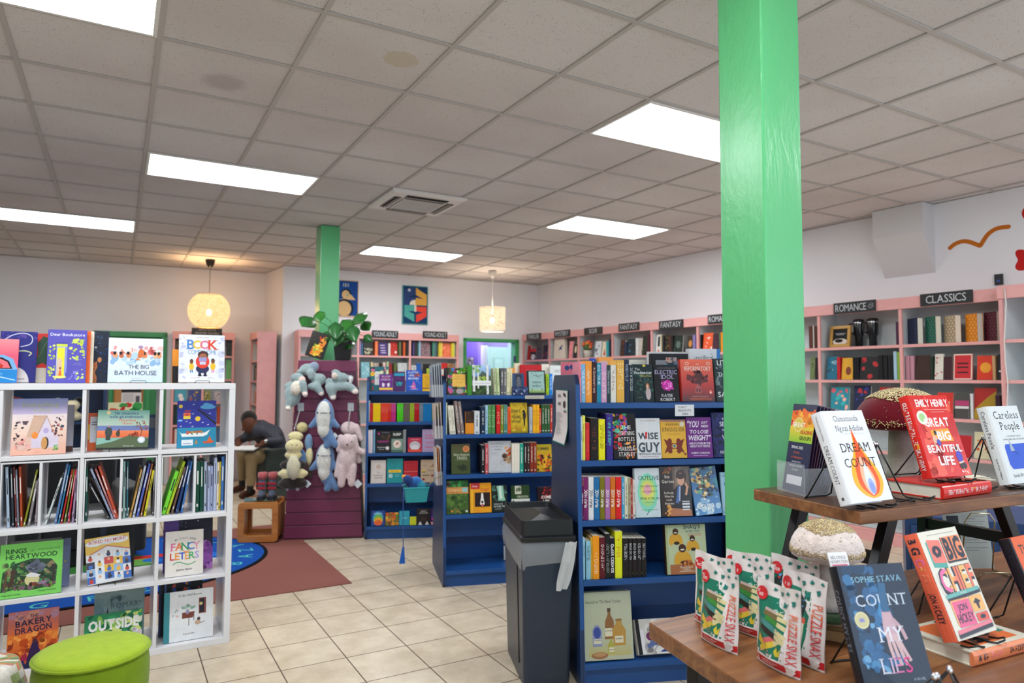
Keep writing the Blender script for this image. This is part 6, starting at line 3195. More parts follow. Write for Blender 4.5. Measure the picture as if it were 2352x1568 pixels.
A_dog=[('r',0,0,1,1,'#e29a1c'),('r',.02,.80,.45,1,'#c03034'),('t','best',.22,.9,.07,'#f0dcd8',dict(w=.34)),('t','dogs!',.68,.79,.1,'#c0402c',dict(w=.5,b=.01)),('r',.2,.20,.94,.68,'#2a1a1c'),('e',.56,.4,.2,.22,'#16161a'),('p',[(.52,.66),(.6,.66),(.66,.3),(.46,.3)],'#e8e4e0'),('e',.56,.32,.11,.08,'#e8e4e0'),('e',.56,.36,.06,.04,'#16161a'),('e',.56,.25,.05,.06,'#c8605a'),('e',.48,.5,
 .03,
 .02,
 '#4a2a1a'),
 ('e',
 .64,
 .5,
 .03,
 .02,
 '#4a2a1a'),
 ('r',
 .5,
 0,
 .96,
 .12,
 '#e8a020'),
 ('r',
 .0,
 .0,
 .12,
 .8,
 '#e8b02c')]
A_fall=[('r',0,0,1,1,'#1c2420'),('n',0,.3,1,1,40,['#2a3a34','#3a5a50','#1a2420','#4a7a68'],.06,.13,361),('p',[(.3,.98),(.75,.98),(.8,.6),(.9,.42),(.4,.42),(.42,.62)],'#8ac0a8'),('p',[(.45,.98),(.62,.98),(.68,.5),(.5,.5)],'#c8e0d4'),('t','FINDING THE',.4,.3,.05,'#c8d0cc',dict(w=.6)),('t','MOTHER TREE',.5,.21,.06,'#dce4e0',dict(w=.8)),('t','SUZANNE',.4,.12,.04,'#aab4b0')]
A_ore=[('r',0,0,1,1,'#1f2c1c'),('r',0,.48,1,.99,'#27401e'),('r',.2,.66,.55,.98,'#c8c8b8'),('n',.22,.7,.53,.96,10,['#8a9080','#e0e0d4','#5a6a50'],.04,.08,371),('t','OREGON',.6,.56,.08,'#c8d0b8',dict(w=.62,b=.01)),('r',0,.38,1,.48,'#d0d4d0'),('n',0,.05,1,.36,20,['#5a6a6a','#3a4a3a','#8a9aa0'],.06,.12,372)]
A_col=[('r',0,0,1,1,'#1e1216'),('n',.2,.5,1,1,24,['#7a1c20','#a82a2a','#4a1418'],.06,.12,381),('t','COME',.6,.56,.12,'#ece8e4',dict(b=.02,w=.7)),('t','LIFE',.6,.38,.12,'#ece8e4',dict(b=.02,w=.6))]
BR(MI,3,cM,MM+'fourth shelf',[('f',106,336,1245,'#3a5a28','green forest hiking guide with an orange band',A_for,dict(th=.02,hard=False)),('f',356,564,1272,'#e29a1c','yellow dog handbook with a black and white dog',A_dog,dict(th=.035,hard=False)),('f',570,722,1293,'#1c2420','dark paperback with a pale waterfall',A_fall,dict(th=.028,hard=False)),('f',765,948,1290,'#1f2c1c','dark green travel guide with a pale strip',
 A_ore,
 dict(th=.02,
 hard=False)),
 ('f',
 1030,
 1170,
 1308,
 '#1e1216',
 'near black paperback with red blots behind the bin',
 A_col,
 dict(th=.03,
 hard=False))],
 GM)
bk('white-edged book lying behind the bin on the middle blue bookcase\'s bottom shelf',1159,1254,1240,1262,ZB[4],.20,'#c8ccd0',[('r',0,0,1,1,'#c8ccd0')],th=.03,tilt=6,fr=MI,name='book')
# price strip on the top board
s,z=MI.at(1206,913,yfront(1.33)-.006);s2,_=MI.at(1250,908,yfront(1.33)-.006)
t=thing('shelf_label','pale paper label strip on the middle blue bookcase top board','label',MI.M(s,yfront(1.34)-.006,1.322))
mb=MB();mb.box((0,-.001,0),(s2-s,0,.024),'#b8b4a4');Art(mb,lambda x,y,l:(x*(s2-s),-.0012-l*EPS,y*.024),s2-s,.024).run([('r',.1,.4,.8,.55,'#8a8678')]);mb.build('strip','paper',t)
# handwritten card on the near case
s,z=NE.at(1572,942,.075);s2,z2=NE.at(1594,955,.075);s1,z1=NE.at(1550,929,.075)
t=thing('shelf_label','small white hand-lettered card hanging from the nearest blue bookcase top shelf','label',NE.M(s1,yfront(1.33)-.0065,z2))
w_,h_=s2-s1,z1-z2
mb=MB();mb.box((0,-.001,0),(w_,0,h_),'#e0e2e8');Art(mb,lambda x,y,l:(x*w_,-.0012-l*EPS,y*h_),w_,h_).run([('t',"I CAN'T",.38,.78,.17,'#24262c',dict(w=.6)),('t',"BELIEVE IT'S",.5,.49,.17,'#24262c',dict(w=.88)),('t','USED!',.52,.19,.17,'#24262c',dict(w=.5))]);mb.build('card','paper',t)
# books on the far side of the middle case, seen over its front row
top(MI,'red hardback seen from the side behind the pale teal book',855,1065,78,zt,.44,cM,'#c01a22',[('r',0,0,1,1,'#c01a22'),('r',.25,.8,.75,.815,'#e07a70')],th=.03,tilt=2)
top(MI,'cream page block left of the red hardback',796,852,62,zt,.47,cM,'#e6dcc0',[('r',0,0,1,1,'#e6dcc0')],th=.03,tilt=2)
top(MI,'cream page block right of the red hardback',1068,1140,72,zt,.49,cM,'#e2dccb',[('r',0,0,1,1,'#e2dccb')],th=.03,tilt=2)
top(MI,'orange book top above the cream spines of the middle bookcase',738,800,108,zt,.40,cM,'#e8a04c',[('r',0,0,1,1,'#e8a04c')],th=.03,tilt=2)
top(MI,'white book lettered doctors behind the end panel of the nearest bookcase',1150,1320,85,zt,.445,cM,'#dfe0da',[('r',0,0,1,1,'#dfe0da'),('t','DOCTORS',.58,.80,.09,'#4a4a44',dict(w=.6,sf=True))],th=.03,tilt=2)
top(MI,'green-topped book leaning behind the white doctors book',1260,1335,45,zt,.50,cM,'#1f9a72',[('r',0,0,1,1,'#1f9a72')],th=.02,tilt=2)
# --- farthest blue bookcase
cL,cL2=(800,820,.17857),(820,820,.26781)
LL='farthest blue bookcase\'s ';GL='books on the farthest blue bookcase'
A_teal=[('r',0,0,1,1,'#2a6a74'),('r',.25,.25,.62,.8,'#dcdcdc'),('c',.12,.7,.13,'#ecc43a'),('c',.12,.7,.07,'#e09a3a'),('e',.14,.86,.1,.06,'#e86a9a'),('e',.16,.93,.07,.04,'#3a2430'),('n',.6,.75,.95,.95,8,['#f0a8b8','#d8e0b0','#1c2430'],.05,.1,401),('n',.05,.35,.25,.48,6,['#c85a6a','#e0a0a0'],.04,.07,402),('p',[(.06,.05),(.14,.2),(.22,.05)],'#c0483c'),('r',.3,.68,.56,.7,'#8a8a8a'),
 ('r',
 .36,
 .6,
 .56,
 .62,
 '#8a8a8a'),
 ('r',
 .3,
 .52,
 .5,
 .54,
 '#8a8a8a')]
A_aut=[('r',0,0,1,1,'#6a2c86'),('t','THE AUTISM',.48,.87,.07,'#e8dcec',dict(w=.8)),('t','PARTNER',.48,.77,.07,'#e08a5a',dict(w=.76,b=.01)),('t','HANDBOOK',.48,.67,.07,'#e8dcec',dict(w=.8)),('e',.3,.38,.1,.13,'#e4dce8'),('e',.34,.52,.06,.06,'#2a1a34'),('e',.68,.38,.1,.13,'#e4dce8'),('e',.64,.52,.06,.06,'#2a1a34'),('r',0,.07,1,.2,'#ecc04a')]
A_pt=[('r',0,0,1,1,'#4a2060'),('r',.06,.78,.94,.92,'#2a9ab8'),('p',[(.2,.46),(.82,.46),(.7,.26),(.32,.26)],'#2a8ca0'),('n',.25,.3,.75,.45,8,['#3ab0b8','#1f7888'],.05,.1,403),('r',.3,.66,.7,.68,'#7a4a90')]
A_bro=[('r',0,0,1,1,'#2458c0'),('t','A LITTLE',.42,.89,.085,'#e8eef8',dict(b=.02,w=.66)),('t','LESS',.32,.75,.085,'#e8dce0',dict(b=.02,w=.4)),('t','BROKEN',.45,.60,.085,'#e8eef8',dict(b=.02,w=.66)),('n',.5,.66,.9,.82,8,['#9a4a4a','#b06a5a'],.05,.1,404),('p',[(.3,.1),(.62,.1),(.56,.34),(.46,.48),(.38,.34)],'#d868b0'),('t','MARIAN',.36,.22,.05,'#f0e8f4',dict(w=.5)),('t','SCHEMBARI',
 .5,
 .08,
 .05,
 '#c8d8f0',
 dict(w=.7)),
 ('n',
 .66,
 .3,
 .95,
 .5,
 6,
 ['#4a7ad8',
 '#6a94e0'],
 .03,
 .06,
 405)]
A_yel=[('r',0,0,1,1,'#e2ac1e'),('e',.5,.52,.26,.24,'#c8941c'),('e',.5,.52,.2,.18,'#dca824'),('t','EMBODIED',.5,.82,.06,'#9a8420',dict(w=.7)),('r',0,.14,1,.2,'#8a5a3a'),('r',0,.0,1,.1,'#e8b830')]
BR(LE,0,cL,LL+'top shelf',[('f',247,515,126,'#2a6a74','large teal workbook with cartoon people and white panel',A_teal,dict(d=.05,th=.02,hard=False)),('f',400,572,222,'#6a2c86','purple handbook with two white figures and yellow band',A_aut,dict(th=.016,hard=False)),('f',574,730,190,'#4a2060','dark purple book with a teal basket shape',A_pt,dict(th=.02)),('f',748,950,172,'#2458c0',
 'bright blue memoir with a pink figure',
 A_bro,
 dict(th=.025)),
 ('f',
 952,
 1084,
 218,
 '#e2ac1e',
 'yellow handbook with a rosette',
 A_yel,
 dict(th=.018,
 hard=False)),
 ('f',
 1010,
 1092,
 148,
 '#a8c030',
 'lime book behind the yellow handbook',
 [('r',
 0,
 0,
 1,
 1,
 '#a8c030')],
 dict(d=.06,
 th=.02)),
 ('f',
 950,
 1015,
 180,
 '#1c2434',
 'navy book edge behind the yellow handbook',
 [('r',
 0,
 0,
 1,
 1,
 '#1c2434')],
 dict(d=.09,
 th=.02))],
 GL)
it=[('s',236,268,560,'#b8d8e0',dict(bands=((0,.2,'#e0a0a8'),)))]
def run(a,b,n,col,bands=()):
 for i in range(n):it.append(('s',a+(b-a)*i/n+1,a+(b-a)*(i+1)/n-1,595,col,dict(bands=bands,plain=True,desc=f'{cname(col)} matching guide')))
run(272,318,3,'#c0272d',((.5,.8,'#e06a70'),));run(320,416,6,'#f2c80e',((.25,.5,'#e0c81a'),));run(420,514,5,'#e03c20',((.5,.85,'#e8d8d4'),));run(516,552,2,'#d8281e',((.62,1,'#d8c8cc'),));run(554,612,3,'#c02a80',((.55,1,'#dcd4d8'),))
run(628,708,4,'#4cc81e',((.0,.2,'#1f2a1c'),(.58,.85,'#d4ecc8')));run(712,788,4,'#6a6054',((.25,.5,'#8a8a8a'),));run(792,850,3,'#9aae1e',((.58,.82,'#d8d8c0'),));run(852,914,3,'#b8141c',((.68,.88,'#dcd8d8'),));run(916,964,3,'#6f8698',((.55,.85,'#d8d8d4'),));run(966,1072,6,'#0f78bc',((.1,.3,'#0c64a4'),));run(1076,1126,3,'#4a8a1e',((0,1,'#3a6a1a'),(.2,.3,'#7aa83a'),(.6,.7,'#7aa83a')))
BR(LE,1,cL,LL+'second shelf',it,GL)
A_bsb=[('r',0,0,1,1,'#17161a'),('p',[(.2,.92),(.28,.86),(.2,.80),(.12,.86)],'#c02a90'),('n',.4,.6,.9,.8,8,['#3a2a20','#5a3a28'],.06,.12,411),('r',.1,.5,.9,.53,'#a83a80'),('r',.2,.44,.8,.47,'#8a2a6a'),('t','Brainstorm',.4,.24,.06,'#dcdce0',dict(w=.55)),('t','Burnout',.4,.15,.05,'#c8c8cc',dict(w=.45)),('c',.78,.2,.12,'#dcd8d4'),('r',.4,.9,.9,.915,'#8a8a90')]
A_sle=[('r',0,0,1,1,'#1c2420'),('r',0,0,1,.62,'#7a9486'),('t','SLEEP',.48,.83,.10,'#e8ece8',dict(b=.02,w=.78)),('c',.5,.38,.34,'#e2ccc0'),('p',[(.34,.34),(.5,.46),(.66,.46),(.52,.36)],'#8a4a34'),('r',0,0,1,.12,'#4a6a58')]
A_hrt=[('r',0,0,1,1,'#b8304a'),('e',.5,.45,.4,.3,'#c0b8c0'),('e',.5,.3,.3,.2,'#d8d4d8'),('r',0,0,1,.18,'#e0503c'),('r',.2,.85,.8,.88,'#e8a0b0')]
A_lil=[('r',0,0,1,1,'#a894b8')]+[('r',.2,y_,.85,y_+.03,'#c8505a')for y_ in(.2,.4,.6,.72)]
BR(LE,2,cL,LL+'third shelf',[('s',a,a+27,940,'#d8d0d8',dict(bands=((0,.14,'#e08a9a'),(.6,.75,'#d8d8b0')),plain=True))for a in(231,260,289)]+[('s',325,346,935,'#7fb4d8',dict()),('f',350,548,952,'#17161a','black paperback with a magenta star and round seal',A_bsb,dict(th=.022,hard=False)),('f',552,704,952,'#1c2420','sage and black sleep guide with a cream circle',A_sle,dict(th=.02)),
 ('s',
 707,
 743,
 940,
 '#8d9294',
 dict(plain=True)),
 ('f',
 770,
 945,
 1042,
 '#b8304a',
 'short red and grey heart book',
 A_hrt,
 dict(th=.03,
 hard=False)),
 ('f',
 955,
 1138,
 936,
 '#a894b8',
 'lilac workbook with red headline bars',
 A_lil,
 dict(th=.02,
 hard=False))],
 GL)
A_pal=[('r',0,0,1,1,'#cdc5c0'),('c',.5,.72,.16,'#c0a898'),('t','The',.5,.47,.06,'#6a625c',dict(sf=True)),('t','Dreamer\'s',.5,.36,.07,'#5a5450',dict(sf=True,w=.7)),('t','Journey',.5,.25,.07,'#5a5450',dict(sf=True,w=.6)),('r',.2,.92,.8,.93,'#a89c94')]
A_tl=[('r',0,0,1,1,'#1f8c90'),('r',.1,.43,.88,.54,'#ecbc2c'),('t','Cognitive',.4,.88,.06,'#12606c',dict(w=.6)),('t','Behavioral',.42,.79,.06,'#12606c',dict(w=.64)),('t','Therapy',.36,.68,.06,'#12606c',dict(w=.5)),('t','Made Simple',.48,.485,.05,'#8a6a10',dict(w=.7)),('t','10',.24,.3,.14,'#dceaea',dict(b=.02)),('r',.5,.32,.8,.34,'#7ac0c0'),('r',.5,.26,.74,.28,'#7ac0c0')]
A_rd=[('r',0,0,1,1,'#b0202c'),('r',0,.5,1,.53,'#d86a60'),('r',.2,.88,.8,.9,'#7a1018'),('t','ANXIETY',.5,.74,.06,'#8a141c',dict(w=.6)),('t','FIRST AID',.5,.36,.05,'#d8504a',dict(w=.56)),('r',.35,.15,.65,.165,'#d8504a')]
A_tan=[('r',0,0,1,1,'#b8a288'),('t','A DAY',.24,.75,.05,'#3a342c',dict(w=.32)),('e',.75,.75,.12,.07,'#8a3a2c'),('e',.71,.77,.1,.06,'#b8a288'),('c',.2,.5,.09,'#e0b030'),('r',.1,.44,.32,.48,'#3a6a3a'),('t','TOGETHER',.66,.52,.05,'#3a342c',dict(w=.5)),('r',.1,.3,.6,.33,'#3a342c'),('c',.18,.14,.09,'#8a2a24'),('e',.8,.3,.1,.05,'#8a3a2c')]
BR(LE,3,cL2,LL+'fourth shelf',[('f',120,247,890,'#cdc5c0','pale greige paperback with a faint round emblem',A_pal,dict(th=.018,hard=False)),('f',258,394,876,'#1f8c90','teal self-help paperback with a yellow strip',A_tl,dict(th=.018,hard=False)),('f',403,522,894,'#b0202c','crimson paperback with a thin pale line',A_rd,dict(th=.018,hard=False)),('f',549,672,885,'#b8a288','tan paperback with scattered small icons',
 A_tan,
 dict(th=.018,
 hard=False))],
 GL)
A_rb=[('r',0,0,1,1,'#1c3f88'),('e',.5,.5,.38,.44,'#3a9ac0'),('e',.52,.40,.34,.34,'#6ab84a'),('e',.52,.3,.32,.26,'#e8a82a'),('e',.52,.2,.3,.18,'#e0602c'),('t','RAINBOW',.5,.8,.08,'#d8ecf4',dict(w=.7))]
A_fall2=[('r',0,0,1,1,'#8a6a24'),('n',0,0,1,1,26,['#c84a1e','#d88a2a','#4a7a2a','#e0b03a','#7a3a1a'],.08,.16,421)]
A_wht=[('r',0,0,1,1,'#241c1a'),('t','HEARTS',.5,.84,.07,'#d8d4cc',dict(w=.6)),('t','AND BONES',.5,.72,.07,'#d8d4cc',dict(w=.7)),('p',[(.1,0),(.25,.22),(.4,0)],'#dcdcdc'),('p',[(.6,0),(.75,.22),(.9,0)],'#dcdcdc'),('e',.5,.35,.2,.15,'#3a2a24')]
BR(LE,4,cL2,LL+'bottom shelf',[('f',122,238,1326,'#1c3f88','small navy book with a rainbow head',A_rb,dict(th=.02,tilt=14)),('f',246,358,1342,'#8a6a24','small autumn-leaf coloured book',A_fall2,dict(th=.02,tilt=14)),('f',361,450,1328,'#2a9cb0','small teal card book',[('r',0,0,1,1,'#2a9cb0'),('t','CALM',.5,.5,.1,'#bce0e8',dict(w=.6))],dict(th=.02,tilt=14)),('f',455,508,1375,'#c8d020',
 'tiny lime book',
 [('r',
 0,
 0,
 1,
 1,
 '#c8d020')],
 dict(th=.02,
 tilt=14)),
 ('f',
 512,
 630,
 1306,
 '#241c1a',
 'black book with white points below',
 A_wht,
 dict(th=.025,
 tilt=10)),
 ('f',
 636,
 690,
 1302,
 '#3a1c5a',
 'violet and pink card game',
 [('r',
 0,
 0,
 1,
 1,
 '#3a1c5a'),
 ('n',
 .2,
 .3,
 .8,
 .9,
 10,
 ['#d82a90',
 '#5a3ab0'],
 .1,
 .2,
 431),
 ('r',
 0,
 0,
 1,
 .16,
 '#e8a0a8')],
 dict(th=.02,
 tilt=10))],
 GL)
# --- clear pamphlet pockets down the left end of the middle bookcase
def pocket(label,u0,u1,v0,v1,cols,n):
 dep=.10;X=[MI.at(u,(v0+v1)/2,.12)[0]for u in(u0,u1)]
 z1=MI.at(u0,v0,.12)[1];z0=MI.at(u0,v1,.12)[1];hh=z1-z0
 t=thing('pamphlet_pocket',label,'pamphlet holder',MI.M(0,.06,z0),'clear pamphlet pockets')
 a=min(X[0],-.04)
 mb=MB();mb.box((a-.004,0,-.003),(-.0008,.18,0),'#ffffff');mb.box((a-.004,0,0),(a-.001,.18,hh*.35),'#ffffff');mb.box((a-.004,-.003,0),(-.0008,0,hh*.35),'#ffffff');mb.build('pocket','acrylic',t)
 for i in range(n):
  col=cols[i%len(cols)];lean=6
  x=-.008-(abs(a)-.016)*i/max(n-1,1)
  p=thing('magazine',f'{cname(col)} magazine, {ORD[i]} from the panel in the {label.split(",")[0]}','magazine',MI.M(x,.065,z0+.0035)@R(-3,'Y'),'magazines in the pamphlet pockets')
  mb=MB();mb.box((-.0025,0,0),(.0025,.17,hh*(.98-.02*i)),col,'#dcdcd8');mb.build('sheets','gloss',p)
pocket('top pamphlet pocket, clear and stuffed with grey magazines, on the middle bookcase end',991,1008,832,911,['#8a96a0','#a8b2b8','#98a4ac','#b4bcc0'],5)
pocket('second pamphlet pocket, clear with pale pink magazines, on the middle bookcase end',998,1011,923,1006,['#c8b8b8','#d4c8c4'],3)
pocket('third pamphlet pocket, clear with orange and white magazines, on the middle bookcase end',1001,1014,1024,1111,['#d8dce0','#c87a44','#d8c8b8'],3)
# teal mesh basket hung on that end
M=MI.M(-.20,-.03,.62)
t=thing('wire_basket','small teal basket hanging off the end of the middle blue bookcase','basket',M)
mb=MB();a,b=.085,.075
rings=[[(-a*k,-b*k,z),(a*k,-b*k,z),(a*k,b*k,z),(-a*k,b*k,z)]for k,z in((.82,0),(.9,.05),(1,.1))]
mb.loft(rings,'#1f8f98',True,False,False);mb.loft([[(x*.97,y*.97,z)for x,y,z in r]for r in rings[::-1]],'#17707c',False,True,False);mb.build('bowl','plas',t)
mb=MB();mb.tube([(-a,-b,.1),(a,-b,.1),(a,b,.1),(-a,b,.1)],.005,'#27a0a8',6,closed=True)
mb.build('rim','plas',t)
mb=MB();mb.tube([(a,0,.1),(a+.06,.03,.15),(.187,.06,.16)],.004,'#8a7a5a',6);mb.build('hanger','wire',t)
t=thing('yarn_toy','bundle of dark blue and teal knitted yarn in the hanging teal basket','toy',M)
blob('knit',[('e',(-.025,0,.10),(.04,.04,.045),'#1f3f7a'),('e',(.03,.005,.10),(.04,.04,.045),'#2a8aa0'),('e',(-.06,-.02,.15),(.035,.03,.035),'#1c3a78'),('e',(.0,0,.14),(.04,.035,.03),'#2a6ab0'),('e',(-.085,-.02,.175),(.018,.014,.014),'#e8962a')],'fab',t,.008)
mb=MB();mb.tube([(-.088,-.078,.10),(-.092,-.088,0),(-.09,-.09,-.2),(-.088,-.09,-.30)],.003,'#1f4a90',5);mb.build('cord','fab',t)
mb=MB();mb.loft([[(-.094,-.095,-.29),(-.082,-.095,-.29),(-.082,-.085,-.29),(-.094,-.085,-.29)],[(-.115,-.1,-.40),(-.075,-.1,-.40),(-.075,-.08,-.40),(-.115,-.08,-.40)]],'#1f58b0',True,True,False);mb.build('tassel','fab',t)
# ------------------------------------------------------------------ maroon slatwall stand with plush toys
PU=Fr(1.35,6.513,-20.7,.0065)
PW,PH,PIN=.69,1.635,.09
MAR='#702a4c'
t=thing('toy_stand','tall tapering maroon slatted display stand hung with plush toys','display stand',PU.M(0,0,0))
def lev(z,o=0.0):
 k=PIN*z/PH;return[(k-o,k-o,z),(PW-k+o,k-o,z),(PW-k+o,.45-k+o,z),(k-o,.45-k+o,z)]
mb=MB();mb.loft([lev(.0),lev(1.50)],'#581d3a',True,True,False);mb.build('core','paint',t)
for i in range(12):
 z0=.115*i+.012;z1=z0+.106
 mb=MB();mb.loft([lev(z0,.008),lev(z1,.008)],MAR,True,True,False);mb.build('slat','paint',t,bevel=.003)
mb=MB();mb.loft([lev(1.53,.006),lev(PH,.006)],MAR,True,True,False);mb.build('cap','paint',t,bevel=.003)
mb=MB();mb.loft([lev(1.385,.003),lev(1.53,.003)],'#4a1a34',True,True,False)
for i in range(16):mb.box((.16+.025*i,.076,1.40),(.17+.025*i,.086,1.515),MAR)
mb.build('vent_panel','paint',t)
cP=(640,820,.20408)
PXM=6.4/FPX*cP[2]
def tp(x,y,out=0.0):
 """point on the stand's leaning face, pushed out towards the viewer"""
 u,v=cP[0]+x*cP[2],cP[1]+y*cP[2];yy=.05
 for _ in range(3):
  s,z=PU.at(u,v,yy);yy=PIN*z/PH-.01-out
 return(s,yy,z)
def plush(name,label,prims,group,voxel=.009,extra=None):
 """prims in pixels of the view: ('e', x, y, rx, ry, out, colour) or ('c', x0, y0, x1, y1, r0, r1, out, colour)"""
 t=thing(name,label,'plush toy',PU.M(0,0,0),group);q=[]
 for p in prims:
  if p[0]=='e':q.append(('e',tp(p[1],p[2],p[5]),(p[3]*PXM,min(p[3],p[4])*PXM*.75,p[4]*PXM),p[6]))
  else:q.append(('c',tp(p[1],p[2],p[7]),tp(p[3],p[4],p[7]),p[5]*PXM,p[6]*PXM,p[8]))
 b=blob('body',q,'plush',t,voxel)
 for k,(nm,pr,mt)in enumerate(extra or()):
  mb=MB()
  for x,y,rx,ry,o,col in pr:mb.ellipsoid(tp(x,y,o),(rx*PXM,.006,ry*PXM),col,10,6)
  mb.build(nm,mt,t)
 return t
EG,EW='#93a6a8','#e6dccb'
GP='plush toys on the maroon stand'
def tagcard(tt,x,y,out,r=38):
 mb=MB();p=Vector(tp(x,y,out));d=r*PXM
 mb.loft([[p+Vector((d,0,0)),p+Vector((0,0,d)),p+Vector((-d,0,0)),p+Vector((0,0,-d))],[p+Vector((d,-.002,0)),p+Vector((0,-.002,d)),p+Vector((-d,-.002,0)),p+Vector((0,-.002,-d))]],'#d0d8de',True,True,False);mb.build('tag','paper',tt)
plush('plush_elephant','grey plush elephant slumped lowest at the left corner of the maroon stand',[('e',165,330,100,60,.10,EG),('e',160,430,90,120,.11,EG),('e',195,345,55,80,.175,EW),('e',210,230,75,55,.12,EG),('c',270,300,300,420,45,30,.17,EG),('c',130,480,110,570,45,35,.13,EG),('e',295,420,30,30,.19,'#e8d6cc'),('e',105,578,34,24,.16,'#e8dcd0'),('e',268,245,36,34,.17,'#e4c8bc')],
 GP)
plush('plush_elephant','grey plush elephant highest on the stand with head turned up',[('e',330,140,95,70,.07,EG),('e',400,105,55,55,.08,'#8c9cb0'),('c',280,150,230,165,35,28,.09,EG),('c',360,180,365,225,42,34,.11,EG),('e',450,250,85,70,.07,EG),('c',420,330,480,400,50,36,.11,EG),('e',480,415,32,24,.13,'#e2ccc6'),('e',400,330,80,45,.10,EG)],GP)
plush('plush_elephant','grey plush elephant sprawled along the right of the stand',[('e',700,230,85,60,.09,EG),('e',640,170,50,35,.09,EG),('e',622,210,30,42,.13,'#e0cfc4'),('e',800,230,50,30,.08,EG),('e',690,330,170,50,.09,EG),('c',590,350,610,440,62,40,.11,EG),('e',614,455,36,30,.13,'#e6d8d2'),('c',780,330,850,370,50,38,.11,EG),('e',862,388,40,32,.13,'#e8dcd4'),('e',570,280,45,
 50,
 .09,
 EG),
 ('e',
 815,
 250,
 26,
 38,
 .11,
 '#d8d8d8')],
 GP)
SB,SW='#6486b4','#dfe0da'
def shark(label,cy,dx=0,out=.075):
 return plush('plush_shark',label,[('e',520+dx,cy+190,105,185,out,SB),('c',520+dx,cy+90,525+dx,cy+10,80,25,out,SB),('c',430+dx,cy+240,360+dx,cy+300,48,26,out,SB),('c',600+dx,cy+250,665+dx,cy+300,48,26,out,SB),('e',540+dx,cy+390,75,80,out,SB),('c',560+dx,cy+430,540+dx,cy+520,45,38,out,SB),('c',590+dx,cy+430,640+dx,cy+510,45,38,out,SB),('e',505+dx,cy+190,72,175,out+.042,SW),('e',500+dx,
 cy+330,
 62,
 90,
 out+.035,
 SW)],
 GP,
 extra=[('mouth',
 [(508+dx,
 cy+150,
 48,
 8,
 out+.115,
 '#8a8890')],
 'plush'),
 ('eye',
 [(438+dx,
 cy+145,
 8,
 10,
 out+.07,
 '#15151c')],
 'plas'),
 ('eye',
 [(578+dx,
 cy+148,
 8,
 10,
 out+.07,
 '#15151c')],
 'plas')])
s_=shark('upper of the two blue and white plush sharks in the middle of the stand',478,0,.135)
tagcard(s_,630,885,.13)
shark('lower of the two blue and white plush sharks in the middle of the stand',960,6)
PK='#dcc6c8'
bn=[('e',775,950,85,90,.16,PK),('c',700,900,672,1040,34,30,.13,PK),('c',850,900,880,1040,36,32,.13,PK),('e',775,1130,95,150,.12,PK),('c',720,1230,705,1430,52,40,.12,PK),('c',830,1230,820,1420,52,40,.12,PK),('c',870,1030,950,1070,38,32,.12,PK),('c',700,1090,650,1330,38,30,.10,PK)]
s_=plush('plush_bunny','pale pink plush bunny with droopy ears hanging in front on the stand',bn,GP,extra=[('nose',[(772,985,12,9,.215,'#2a2428')],'plas'),('eye',[(730,955,7,8,.20,'#2a2428')],'plas'),('eye',[(822,950,7,8,.20,'#2a2428')],'plas')])
tagcard(s_,890,1425,.12,50)
plush('plush_bunny','second pale pink plush bunny behind the front bunny',[('e',790,800,95,80,.055,PK),('c',870,790,930,920,45,32,.055,PK),('e',860,1080,70,110,.05,PK),('e',900,1160,42,40,.05,PK)],GP)
BY,BB='#e2d6a4','#2b2420'
bee=[('e',175,1000,98,75,.17,BY),('e',165,1100,95,50,.16,BY),('e',165,1210,145,60,.15,BB),('e',160,1310,165,60,.15,BY),('e',160,1420,158,70,.15,BB),('e',165,1240,70,125,.205,'#cfc8ac'),('c',105,1470,95,1495,22,16,.16,'#a8a0ac'),('c',210,1470,215,1495,22,16,.16,'#a8a0ac')]
s_=plush('plush_bee','cream and black striped plush bee hanging in front at the left',bee,GP,extra=[('eye',[(150,985,6,7,.255,'#5a4a30')],'plas'),('eye',[(208,988,6,7,.255,'#5a4a30')],'plas')])
tagcard(s_,320,1425,.13,45)
plush('plush_bee','cream plush bee with dark spots second behind the front bee',[('e',190,890,85,55,.115,BY),('e',120,940,18,14,.15,BB),('e',255,950,16,12,.15,BB),('e',120,890,16,12,.165,BB),('e',258,892,16,12,.165,BB),('e',250,1150,60,120,.10,'#5f84b4')],GP)
plush('plush_bee','cream plush bee head highest at the left, farthest back of three',[('e',265,790,65,60,.06,'#cfc28c'),('e',270,790,16,12,.125,BB),('e',340,960,45,100,.05,'#7ea0c4'),('e',345,1110,42,100,.05,BY),('e',345,1290,40,80,.04,'#4a3a30')],GP)
for lb,x0,y0,x1,y1 in(('white hanging hook above the striped plush bee',250,560,178,810),('white hanging hook above the front pink plush bunny',812,560,785,750)):
 t=thing('display_hook',lb,'hook',PU.M(0,0,0),'white display hooks')
 p=Vector(tp(x0,y0,.0));d=33*PXM
 mb=MB();mb.box((p.x-d,p.y-.006,p.z-d*1.4),(p.x+d,p.y-.001,p.z+d*1.4),'#c4ccd2');mb.build('plate','plas',t)
 mb=MB();mb.tube([p+Vector((0,-.006,0)),tp(x1,y1,.11),Vector(tp(x1,y1,.115))+Vector((0,0,.01))],.006,'#dcdcdc',8);mb.build('arm','plas',t)
 mb=MB();mb.tube([Vector(tp(x1,y1,.112)),Vector(tp(x1,y1+70,.11))],.0025,'#a8b0a8',6);mb.build('loop','plas',t)
